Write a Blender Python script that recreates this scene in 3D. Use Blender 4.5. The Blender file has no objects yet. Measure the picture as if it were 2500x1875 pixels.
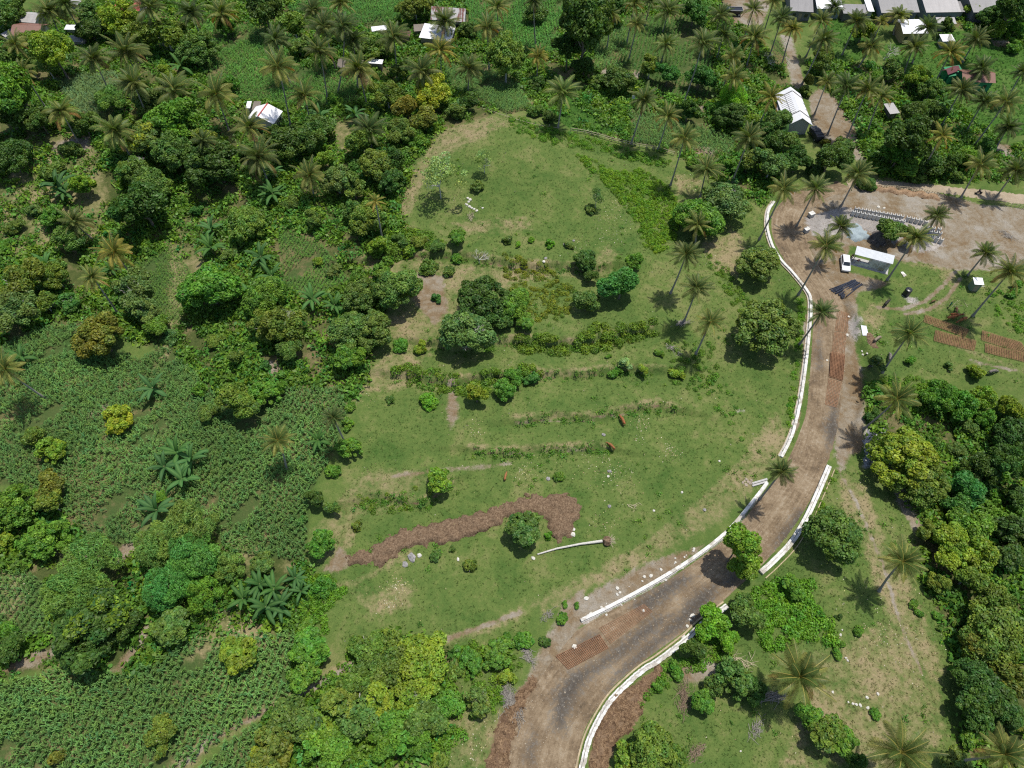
import bpy, bmesh, math, random
import numpy as np
from mathutils import Vector, Matrix
# ---------------------------------------------------------------- camera, sky, sun, exposure
CAM_H = 110.0; PITCH = math.radians(57.0); FPX = 1720.0     # pixels of the 2500 wide photograph
sc = bpy.context.scene
cam_d = bpy.data.cameras.new('camera'); cam = bpy.data.objects.new('camera', cam_d)
sc.collection.objects.link(cam); sc.camera = cam
cam.location = (0, 0, CAM_H); cam.rotation_euler = (math.pi/2 - PITCH, 0, 0)
cam_d.sensor_width = 36.0; cam_d.lens = 36.0*FPX/2500.0; cam_d.clip_start = 1.0; cam_d.clip_end = 9000.0
SUN_DIR = Vector((0.20, 0.17, 0.96)).normalized()
SUN_EL = math.asin(SUN_DIR.z); SUN_AZ = math.atan2(SUN_DIR.x, SUN_DIR.y)
w = bpy.data.worlds.new('World'); sc.world = w; w.use_nodes = True
wn = w.node_tree.nodes; wl = w.node_tree.links
sky = wn.new('ShaderNodeTexSky'); sky.sky_type = 'NISHITA'; sky.sun_disc = False
sky.sun_elevation = SUN_EL; sky.sun_rotation = SUN_AZ; sky.altitude = 100; sky.dust_density = 1.5
bg = wn['Background']; bg.inputs[1].default_value = 0.125
wl.new(sky.outputs[0], bg.inputs[0])
sd = bpy.data.lights.new('sun', 'SUN'); sd.energy = 4.3; sd.angle = math.radians(0.55); sd.color = (1.0, 0.955, 0.88)
so = bpy.data.objects.new('sun', sd); sc.collection.objects.link(so); so.location = (0, 0, 300)
so.rotation_euler = SUN_DIR.to_track_quat('Z', 'Y').to_euler()
sc.view_settings.view_transform = 'Standard'; sc.view_settings.look = 'None'
sc.view_settings.exposure = 0.15; sc.view_settings.gamma = 1.0
sc.render.engine = 'CYCLES'
cy = sc.cycles; cy.max_bounces = 5; cy.diffuse_bounces = 2; cy.glossy_bounces = 2; cy.transmission_bounces = 3
cy.transparent_max_bounces = 4; cy.use_denoising = False; sc.cycles.filter_width = 1.2; cy.sample_clamp_indirect = 3.0; cy.caustics_reflective = False; cy.caustics_refractive = False
COL = sc.collection
R = np.random.RandomState(7)
rnd = random.Random(11)
# ---------------------------------------------------------------- where things stand
TILE = {'A1': (0, 0), 'A2': (620, 0), 'A3': (1240, 0), 'A4': (1850, 0), 'A5': (0, 460), 'A6': (620, 460), 'A7': (1240, 460), 'A8': (1850, 460),
        'B1': (0, 920), 'B2': (620, 920), 'B3': (1240, 920), 'B4': (1850, 920), 'B5': (0, 1395), 'B6': (620, 1395), 'B7': (1240, 1395), 'B8': (1850, 1395),
        'P': None}
K = 3.403
def T(t, x, y):
    if t == 'P': return (x, y)
    o = TILE[t]; return (o[0]+x/K, o[1]+y/K)
CP, SP = math.cos(PITCH), math.sin(PITCH)
def ray(px, py):
    u = (px-1250.0)/FPX; v = (py-937.5)/FPX
    return (u, CP - v*SP, -SP - v*CP)
def at_z(px, py, z):
    d = ray(px, py); t = (z-CAM_H)/d[2]
    return Vector((d[0]*t, d[1]*t, z))
def depth_of(p):
    return p[1]*CP + (CAM_H-p[2])*SP
def world_r(rpx, p): return rpx*depth_of(p)/FPX

BUMPS = []     # smooth relief: (x, y, radius x, radius y, height)
for (px, py, rx, ry, h) in [(1230, 380, 26, 20, 5.5), (1350, 700, 50, 22, 1.5), (330, 560, 22, 24, -5.0), (420, 850, 18, 16, -2.0), (2440, 1130, 15, 18, -4.5),
                            (2380, 1500, 12, 12, -1.5), (130, 300, 30, 20, 2.0), (1000, 1600, 16, 8, 0.8), (1500, 1830, 6, 4, -0.8)]:
    p = at_z(px, py, 0); BUMPS.append((p.x, p.y, rx, ry, h))
def hz_base(x, y):
    z = 0.0*x
    for (bx, by, rx, ry, h) in BUMPS:
        z = z + h*np.exp(-((x-bx)/rx)**2 - ((y-by)/ry)**2)
    return z
def ground_base(px, py):
    z = 0.0
    for _ in range(12):
        p = at_z(px, py, z); z = 0.5*z + 0.5*float(hz_base(np.float64(p.x), np.float64(p.y)))
    return p
def catmull(pts, n):
    P = [Vector(p) for p in pts]
    if len(P) == 2: return [P[0].lerp(P[1], i/(n-1)) for i in range(n)]
    P = [P[0]*2-P[1]] + P + [P[-1]*2-P[-2]]
    dense = []
    for i in range(1, len(P)-2):
        for k in range(12):
            t = k/12; a, b, c, d = P[i-1], P[i], P[i+1], P[i+2]
            dense.append(0.5*((2*b)+(c-a)*t+(2*a-5*b+4*c-d)*t*t+(3*b-a-3*c+d)*t**3))
    dense.append(P[-2])
    L = [0.0]
    for i in range(1, len(dense)): L.append(L[-1]+(dense[i]-dense[i-1]).length)
    out = []; j = 0
    for i in range(n):
        s = L[-1]*i/(n-1)
        while j < len(L)-2 and L[j+1] < s: j += 1
        f = (s-L[j])/max(1e-9, L[j+1]-L[j]); out.append(dense[j].lerp(dense[j+1], min(1, max(0, f))))
    return out
SCARP = []     # terraces: world polyline, drop towards the camera
for pts, h in [([(860, 640), (1000, 622), (1110, 625), (1250, 645), (1400, 655), (1480, 650)], 1.4),
               ([(1050, 840), (1130, 848), (1280, 832), (1400, 842), (1480, 825), (1590, 808)], 1.7),
               ([(960, 915), (1100, 930), (1250, 915), (1400, 915), (1470, 905), (1620, 905)], 1.5),
               ([(1258, 1029), (1340, 1020), (1446, 1020), (1504, 1008), (1551, 998), (1607, 988), (1660, 1000)], 1.1),
               ([(1150, 1100), (1240, 1102), (1328, 1099), (1446, 1090), (1490, 1096)], 1.0),
               ([(873, 1226), (958, 1214), (1025, 1229), (1105, 1180)], 1.0),
               ([(2080, 770), (2108, 850), (2118, 920), (2100, 990)], -1.2)]:
    W = [ground_base(*p) for p in pts]
    W = [(q.x, q.y) for q in catmull([(a.x, a.y, 0) for a in W], 40)]
    SCARP.append((np.array(W), h))
def seg_dist(x, y, P, closed=False):
    """distance and side (+ = left of travel) to a polyline"""
    best = np.full(np.shape(x), 1e9); side = np.zeros(np.shape(x))
    n = len(P)
    for i in range(n if closed else n-1):
        ax, ay = P[i]; bx, by = P[(i+1) % n]
        dx, dy = bx-ax, by-ay; L2 = dx*dx+dy*dy+1e-12
        t = np.clip(((x-ax)*dx+(y-ay)*dy)/L2, 0, 1)
        ex, ey = x-(ax+t*dx), y-(ay+t*dy); d = ex*ex+ey*ey
        m = d < best
        best = np.where(m, d, best); side = np.where(m, dx*(y-ay)-dy*(x-ax), side)
    return np.sqrt(best), np.sign(side)
def inside(x, y, P):
    c = np.zeros(np.shape(x), bool); n = len(P); j = n-1
    for i in range(n):
        xi, yi = P[i]; xj, yj = P[j]
        if abs(yj-yi) > 1e-9:
            c ^= ((yi > y) != (yj > y)) & (x < (xj-xi)*(y-yi)/(yj-yi)+xi)
        j = i
    return c
def hz(x, y):
    x = np.asarray(x, float); y = np.asarray(y, float)
    z = hz_base(x, y)
    for P, h in SCARP:
        m = (x > P[:, 0].min()-12) & (x < P[:, 0].max()+12) & (y > P[:, 1].min()-12) & (y < P[:, 1].max()+12)
        if not np.any(m): continue
        xm = x[m] if x.ndim else x; ym = y[m] if y.ndim else y
        d, s = seg_dist(xm, ym, P)
        s = s*np.sign(P[-1, 0]-P[0, 0])
        jag = 0.45*np.sin(xm*0.43+ym*0.7)+0.22*np.sin(xm*1.13+1.7*np.sin(ym*0.9))+0.16*np.sin(xm*2.71-ym*1.9)
        sdv = d*s+jag
        prof = np.clip(0.5+sdv/0.7, 0, 1); prof = prof*prof*(3-2*prof)-0.5
        dz = h*prof*np.exp(-(d/6.0)**2)
        if z.ndim: z[m] += dz
        else: z = z + dz
    return z
def ground(px, py, lift=0.0):
    """the point of the terrain seen at a pixel: march along the ray"""
    d = ray(px, py); z = 0.0
    p = ground_base(px, py)
    for _ in range(6):
        z = float(hz(np.float64(p.x), np.float64(p.y)))
        p = at_z(px, py, 0.5*(p.z+z))
    p.z = float(hz(np.float64(p.x), np.float64(p.y)))+lift
    return p
def gpoly(pts, t='P'):
    return np.array([[q.x, q.y] for q in (ground_base(*T(t, *p)) for p in pts)])
def z_at(x, y): return float(hz(np.float64(x), np.float64(y)))
# ---------------------------------------------------------------- object helpers
def tag(o, label=None, cat=None, group=None, kind=None):
    if label: o['label'] = label
    if cat: o['category'] = cat
    if group: o['group'] = group
    if kind: o['kind'] = kind
    return o
def empty(name, loc, rz=0.0):
    o = bpy.data.objects.new(name, None); COL.objects.link(o); o.location = loc; o.rotation_euler = (0, 0, rz)
    o.empty_display_size = 0.5; return o
def link(name, me, mat=None, parent=None, loc=(0, 0, 0), color=None):
    o = bpy.data.objects.new(name, me); COL.objects.link(o); o.location = loc
    if mat is not None and len(me.materials) == 0: me.materials.append(mat)
    if parent is not None: o.parent = parent
    if color: o.color = (*color, 1.0)
    return o
def mesh_np(name, V, F, col=None, smooth=False):
    V = np.asarray(V, np.float32); F = np.asarray(F, np.int32)
    me = bpy.data.meshes.new(name); k = F.shape[1]
    me.vertices.add(len(V)); me.vertices.foreach_set('co', V.ravel())
    me.loops.add(F.size); me.loops.foreach_set('vertex_index', F.ravel())
    me.polygons.add(len(F)); me.polygons.foreach_set('loop_start', np.arange(0, F.size, k, dtype=np.int32))
    me.polygons.foreach_set('loop_total', np.full(len(F), k, np.int32))
    if smooth: me.polygons.foreach_set('use_smooth', np.ones(len(F), bool))
    me.update(calc_edges=True)
    if col is not None:
        a = me.attributes.new('col', 'FLOAT_COLOR', 'POINT')
        c = np.ones((len(V), 4), np.float32); c[:, :3] = col; a.data.foreach_set('color', c.ravel())
    return me
class MB:
    """collects boxes, tubes and quads and links them as one mesh object"""
    def __init__(s): s.bm = bmesh.new()
    def hexa(s, c8):
        v = [s.bm.verts.new(c) for c in c8]
        for f in ((3, 2, 1, 0), (4, 5, 6, 7), (0, 1, 5, 4), (1, 2, 6, 5), (2, 3, 7, 6), (3, 0, 4, 7)):
            s.bm.faces.new([v[i] for i in f])
        return s
    def box(s, c, d, rz=0.0, M=None):
        m = Matrix.Translation(c) @ Matrix.Rotation(rz, 4, 'Z')
        if M is not None: m = M @ m
        x, y, z = d[0]/2, d[1]/2, d[2]/2
        s.hexa([m @ Vector(q) for q in ((-x, -y, -z), (x, -y, -z), (x, y, -z), (-x, y, -z), (-x, -y, z), (x, -y, z), (x, y, z), (-x, y, z))]); return s
    def slab(s, quad, th):
        """quad of 4 world points (counter-clockwise seen from above), thickness downwards along z"""
        q = [Vector(p) for p in quad]; s.hexa([p-Vector((0, 0, th)) for p in q]+q); return s
    def tube(s, pts, rad, n=6, cap=True):
        P = [Vector(p) for p in pts]; rr = rad if isinstance(rad, (list, tuple)) else [rad]*len(P)
        rings = []
        for i, p in enumerate(P):
            t = (P[min(i+1, len(P)-1)]-P[max(i-1, 0)]).normalized()
            a = t.cross(Vector((0.13, 0.21, 1)) if abs(t.z) < 0.95 else Vector((1, 0.1, 0))).normalized(); b = t.cross(a)
            rings.append([s.bm.verts.new(p+rr[i]*(a*math.cos(2*math.pi*k/n)+b*math.sin(2*math.pi*k/n))) for k in range(n)])
        for i in range(len(P)-1):
            for k in range(n):
                s.bm.faces.new((rings[i][k], rings[i][(k+1) % n], rings[i+1][(k+1) % n], rings[i+1][k]))
        if cap: s.bm.faces.new(rings[0]); s.bm.faces.new(rings[-1][::-1])
        return s
    def ball(s, c, r, seg=8, sq=(1, 1, 1), jit=0.0):
        m = bmesh.ops.create_icosphere(s.bm, subdivisions=2 if seg > 6 else 1, radius=1.0)
        for v in m['verts']:
            k = 1+jit*(rnd.random()-0.5)*2
            v.co = Vector((v.co.x*r*sq[0]*k, v.co.y*r*sq[1]*k, v.co.z*r*sq[2]*k))+Vector(c)
        return s
    def poly(s, pts):
        s.bm.faces.new([s.bm.verts.new(p) for p in pts]); return s
    def prism(s, base, top):
        n = len(base); a = [s.bm.verts.new(p) for p in base]; b = [s.bm.verts.new(p) for p in top]
        s.bm.faces.new(a[::-1]); s.bm.faces.new(b)
        for i in range(n): s.bm.faces.new((a[i], a[(i+1) % n], b[(i+1) % n], b[i]))
        return s
    def mesh(s, name, bevel=0.0):
        bmesh.ops.recalc_face_normals(s.bm, faces=s.bm.faces)
        if bevel > 0:
            bmesh.ops.bevel(s.bm, geom=list(s.bm.edges), offset=bevel, segments=1, affect='EDGES')
        me = bpy.data.meshes.new(name); s.bm.to_mesh(me); s.bm.free(); return me
    def build(s, name, mat, parent=None, loc=(0, 0, 0), bevel=0.0, color=None):
        return link(name, s.mesh(name, bevel), mat, parent, loc, color)
# ---------------------------------------------------------------- materials
def nodes(name):
    m = bpy.data.materials.new(name); m.use_nodes = True; nt = m.node_tree; return m, nt, nt.nodes['Principled BSDF'], nt.links
def nd(nt, typ, **kw):
    n = nt.nodes.new(typ)
    for k, v in kw.items():
        if k[0] == 'i' and k[1:].isdigit(): n.inputs[int(k[1:])].default_value = v
        else: setattr(n, k, v)
    return n
def noise(nt, scale, detail=4, rough=0.55, coord=None, dist=0.0):
    n = nd(nt, 'ShaderNodeTexNoise'); n.inputs['Scale'].default_value = scale; n.inputs['Detail'].default_value = detail
    n.inputs['Roughness'].default_value = rough; n.inputs['Distortion'].default_value = dist
    if coord is not None: nt.links.new(coord, n.inputs['Vector'])
    return n.outputs['Fac']
def ramp(nt, fac, stops):
    r = nd(nt, 'ShaderNodeValToRGB'); e = r.color_ramp.elements
    while len(e) < len(stops): e.new(0.5)
    for i, (p, c) in enumerate(stops):
        e[i].position = p; e[i].color = (*c, 1) if len(c) == 3 else c
    nt.links.new(fac, r.inputs[0]); return r.outputs[0]
def mixc(nt, fac, a, b, mode='MIX'):
    m = nd(nt, 'ShaderNodeMix', data_type='RGBA', blend_type=mode)
    for s, v in ((0, fac), (6, a), (7, b)):
        if isinstance(v, (int, float)): m.inputs[s].default_value = v
        elif isinstance(v, tuple): m.inputs[s].default_value = (*v, 1)
        else: nt.links.new(v, m.inputs[s])
    return m.outputs[2]
def mth(nt, op, a, b=None, c=None):
    m = nd(nt, 'ShaderNodeMath', operation=op)
    for i, v in enumerate((a, b, c)):
        if v is None: continue
        if isinstance(v, (int, float)): m.inputs[i].default_value = v
        else: nt.links.new(v, m.inputs[i])
    return m.outputs[0]
def sstep(nt, x, lo, hi):
    m = nd(nt, 'ShaderNodeMapRange', interpolation_type='SMOOTHSTEP'); nt.links.new(x, m.inputs[0])
    m.inputs[1].default_value = lo; m.inputs[2].default_value = hi; return m.outputs[0]
def bump(nt, bs, h, strength=0.5, dist=0.1):
    b = nd(nt, 'ShaderNodeBump'); b.inputs['Strength'].default_value = strength; b.inputs['Distance'].default_value = dist
    nt.links.new(h, b.inputs['Height']); nt.links.new(b.outputs[0], bs.inputs['Normal'])
def simple(name, c, rough=0.7, var=0.15, scale=3.0, metal=0.0, spec=0.3, bmp=0.0, stain=None, stretch=None):
    m, nt, bs, lk = nodes(name); tc = nd(nt, 'ShaderNodeTexCoord'); v = tc.outputs['Object']
    if stretch:
        mp = nd(nt, 'ShaderNodeMapping'); mp.inputs['Scale'].default_value = stretch; lk.new(v, mp.inputs[0]); v = mp.outputs[0]
    n = noise(nt, scale, 5, 0.6, v)
    lo = tuple(max(0, x*(1-var)) for x in c); hi = tuple(min(1, x*(1+var)) for x in c)
    colr = ramp(nt, n, [(0.3, lo), (0.7, hi)])
    if stain:
        n2 = noise(nt, scale*0.45, 5, 0.65, v, 0.4); colr = mixc(nt, sstep(nt, n2, 0.5, 0.62), colr, stain)
    lk.new(colr, bs.inputs['Base Color']); bs.inputs['Roughness'].default_value = rough; bs.inputs['Metallic'].default_value = metal
    bs.inputs['Specular IOR Level'].default_value = spec
    if bmp: bump(nt, bs, n, bmp, 0.05)
    return m
def leaf_mat(name, trans=0.3, rough=0.5, spec=0.25):
    m, nt, bs, lk = nodes(name)
    at = nd(nt, 'ShaderNodeAttribute', attribute_name='col'); oi = nd(nt, 'ShaderNodeObjectInfo')
    c = mixc(nt, 1.0, at.outputs['Color'], oi.outputs['Color'], 'MULTIPLY')
    lk.new(c, bs.inputs['Base Color']); bs.inputs['Roughness'].default_value = rough; bs.inputs['Specular IOR Level'].default_value = spec
    tr = nd(nt, 'ShaderNodeBsdfTranslucent'); c2 = mixc(nt, 1.0, c, (1.5, 1.5, 0.5), 'MULTIPLY'); lk.new(c2, tr.inputs[0])
    mx = nd(nt, 'ShaderNodeMixShader'); mx.inputs[0].default_value = trans
    lk.new(bs.outputs[0], mx.inputs[1]); lk.new(tr.outputs[0], mx.inputs[2])
    lk.new(mx.outputs[0], nt.nodes['Material Output'].inputs[0]); return m
M_LEAF = leaf_mat('leaves'); M_PALM = leaf_mat('palm_frond', 0.25, 0.5, 0.25); M_CORN = leaf_mat('crop_leaf', 0.35, 0.6, 0.15)
M_OBJ = None
def objcol_mat(name, rough=0.6, spec=0.3, var=0.15, scale=6.0):
    m, nt, bs, lk = nodes(name); oi = nd(nt, 'ShaderNodeObjectInfo'); tc = nd(nt, 'ShaderNodeTexCoord')
    n = noise(nt, scale, 4, 0.6, tc.outputs['Object']); g = ramp(nt, n, [(0.3, (1-var,)*3), (0.7, (1+var,)*3)])
    lk.new(mixc(nt, 1.0, oi.outputs['Color'], g, 'MULTIPLY'), bs.inputs['Base Color'])
    bs.inputs['Roughness'].default_value = rough; bs.inputs['Specular IOR Level'].default_value = spec; return m
M_BARK = simple('bark', (0.17, 0.14, 0.11), 0.9, 0.35, 4)
M_PALEBARK = simple('pale_bark', (0.50, 0.48, 0.43), 0.85, 0.3, 5)
m, nt, bs, lk = nodes('palm_bark'); M_PBARK = m
tc = nd(nt, 'ShaderNodeTexCoord'); wv = nd(nt, 'ShaderNodeTexWave', bands_direction='Z'); wv.inputs['Scale'].default_value = 1.6
wv.inputs['Distortion'].default_value = 1.5; lk.new(tc.outputs['Object'], wv.inputs['Vector'])
pn = noise(nt, 1.2, 4, 0.6, tc.outputs['Object'])
lk.new(mixc(nt, pn, ramp(nt, wv.outputs['Fac'], [(0.1, (0.13, 0.11, 0.09)), (0.5, (0.27, 0.24, 0.20))]), (0.34, 0.32, 0.28)), bs.inputs['Base Color'])
bs.inputs['Roughness'].default_value = 0.9
M_WHITE = simple('painted_concrete', (0.58, 0.57, 0.53), 0.85, 0.18, 1.6, stain=(0.36, 0.33, 0.28))
M_CONC = simple('grey_concrete', (0.38, 0.37, 0.35), 0.85, 0.2, 3)
M_KERB = simple('tan_formwork', (0.36, 0.29, 0.18), 0.85, 0.25, 1.5)
M_STONE = simple('pale_stone', (0.52, 0.50, 0.44), 0.9, 0.3, 3)
M_ROCK = simple('grey_rock', (0.24, 0.23, 0.22), 0.9, 0.4, 3)
M_WOOD = simple('weathered_wood', (0.30, 0.25, 0.19), 0.85, 0.3, 5)
M_BAMBOO = simple('dry_bamboo', (0.42, 0.36, 0.24), 0.7, 0.3, 6)
M_DARK = simple('dark_interior', (0.03, 0.03, 0.03), 0.9, 0.3)
M_RUST = simple('rusty_steel', (0.25, 0.13, 0.07), 0.85, 0.35, 1.2)
M_BLACKPL = simple('black_plastic', (0.015, 0.016, 0.02), 0.35, 0.2, 3, spec=0.5)
M_PIPE = simple('dark_blue_pipe', (0.018, 0.022, 0.035), 0.35, 0.3, 3, spec=0.5)
M_GLASS = simple('dark_glass', (0.02, 0.025, 0.03), 0.1, 0.2, 3, spec=0.6)
M_TYRE = simple('tyre_rubber', (0.02, 0.02, 0.02), 0.8, 0.2)
M_CARW = simple('white_car_paint', (0.72, 0.72, 0.72), 0.25, 0.03, 1, spec=0.5)
M_SKIN = simple('skin', (0.30, 0.17, 0.11), 0.6, 0.08)
M_OBJ = objcol_mat('coloured_surface')
M_HIDE = objcol_mat('animal_hide', 0.75, 0.2, 0.25, 3.0)
def roof_mat(name, base, stain=None, rib=7.0, rough=0.5, axis='X', metal=0.0, amt=0.25, patch=0.6):
    m, nt, bs, lk = nodes(name); tc = nd(nt, 'ShaderNodeTexCoord'); uv = tc.outputs['UV']
    wv = nd(nt, 'ShaderNodeTexWave', bands_direction=axis); wv.inputs['Scale'].default_value = rib/6.28*1.0; wv.inputs['Distortion'].default_value = 0.0
    lk.new(uv, wv.inputs['Vector'])
    c = mixc(nt, mth(nt, 'MULTIPLY', wv.outputs['Fac'], amt), base, tuple(x*0.45 for x in base))
    mp = nd(nt, 'ShaderNodeMapping'); mp.inputs['Scale'].default_value = (1.0, 0.22, 1.0); lk.new(uv, mp.inputs[0])
    n = noise(nt, 1.1, 5, 0.65, mp.outputs[0]); n3 = noise(nt, 0.35, 3, 0.6, uv)
    c = mixc(nt, sstep(nt, n, 0.35, 0.8), c, tuple(x*patch for x in base))
    if stain: c = mixc(nt, sstep(nt, mth(nt, 'ADD', mth(nt, 'MULTIPLY', n, 0.6), mth(nt, 'MULTIPLY', n3, 0.4)), 0.47, 0.56), c, stain)
    lk.new(c, bs.inputs['Base Color']); bs.inputs['Roughness'].default_value = rough; bs.inputs['Metallic'].default_value = metal
    bump(nt, bs, wv.outputs['Fac'], 0.6, 0.05); return m
R_WHITE = roof_mat('white_sheet_roof', (0.78, 0.78, 0.79), amt=0.12, patch=0.9)
R_ZINC = roof_mat('zinc_sheet_roof', (0.60, 0.63, 0.66), amt=0.55, patch=0.75, rib=9)
R_GREY = roof_mat('grey_fibre_roof', (0.27, 0.26, 0.255), amt=0.35, patch=0.7)
R_LGREY = roof_mat('light_grey_fibre_roof', (0.40, 0.38, 0.365), amt=0.3, patch=0.75)
R_RUST = roof_mat('rust_streaked_roof', (0.62, 0.60, 0.58), (0.21, 0.08, 0.06), amt=0.3)
R_TILE = roof_mat('terracotta_roof', (0.24, 0.11, 0.075), amt=0.5, rib=14, patch=0.7)
R_RED = roof_mat('red_sheet_roof', (0.40, 0.06, 0.055), amt=0.2, patch=0.8)
R_THATCH = roof_mat('thatch_roof', (0.22, 0.19, 0.155), amt=0.3, patch=0.6, rough=0.95)
R_DKRED = roof_mat('dark_red_roof', (0.17, 0.055, 0.06), amt=0.4, rib=14, patch=0.7)
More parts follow.
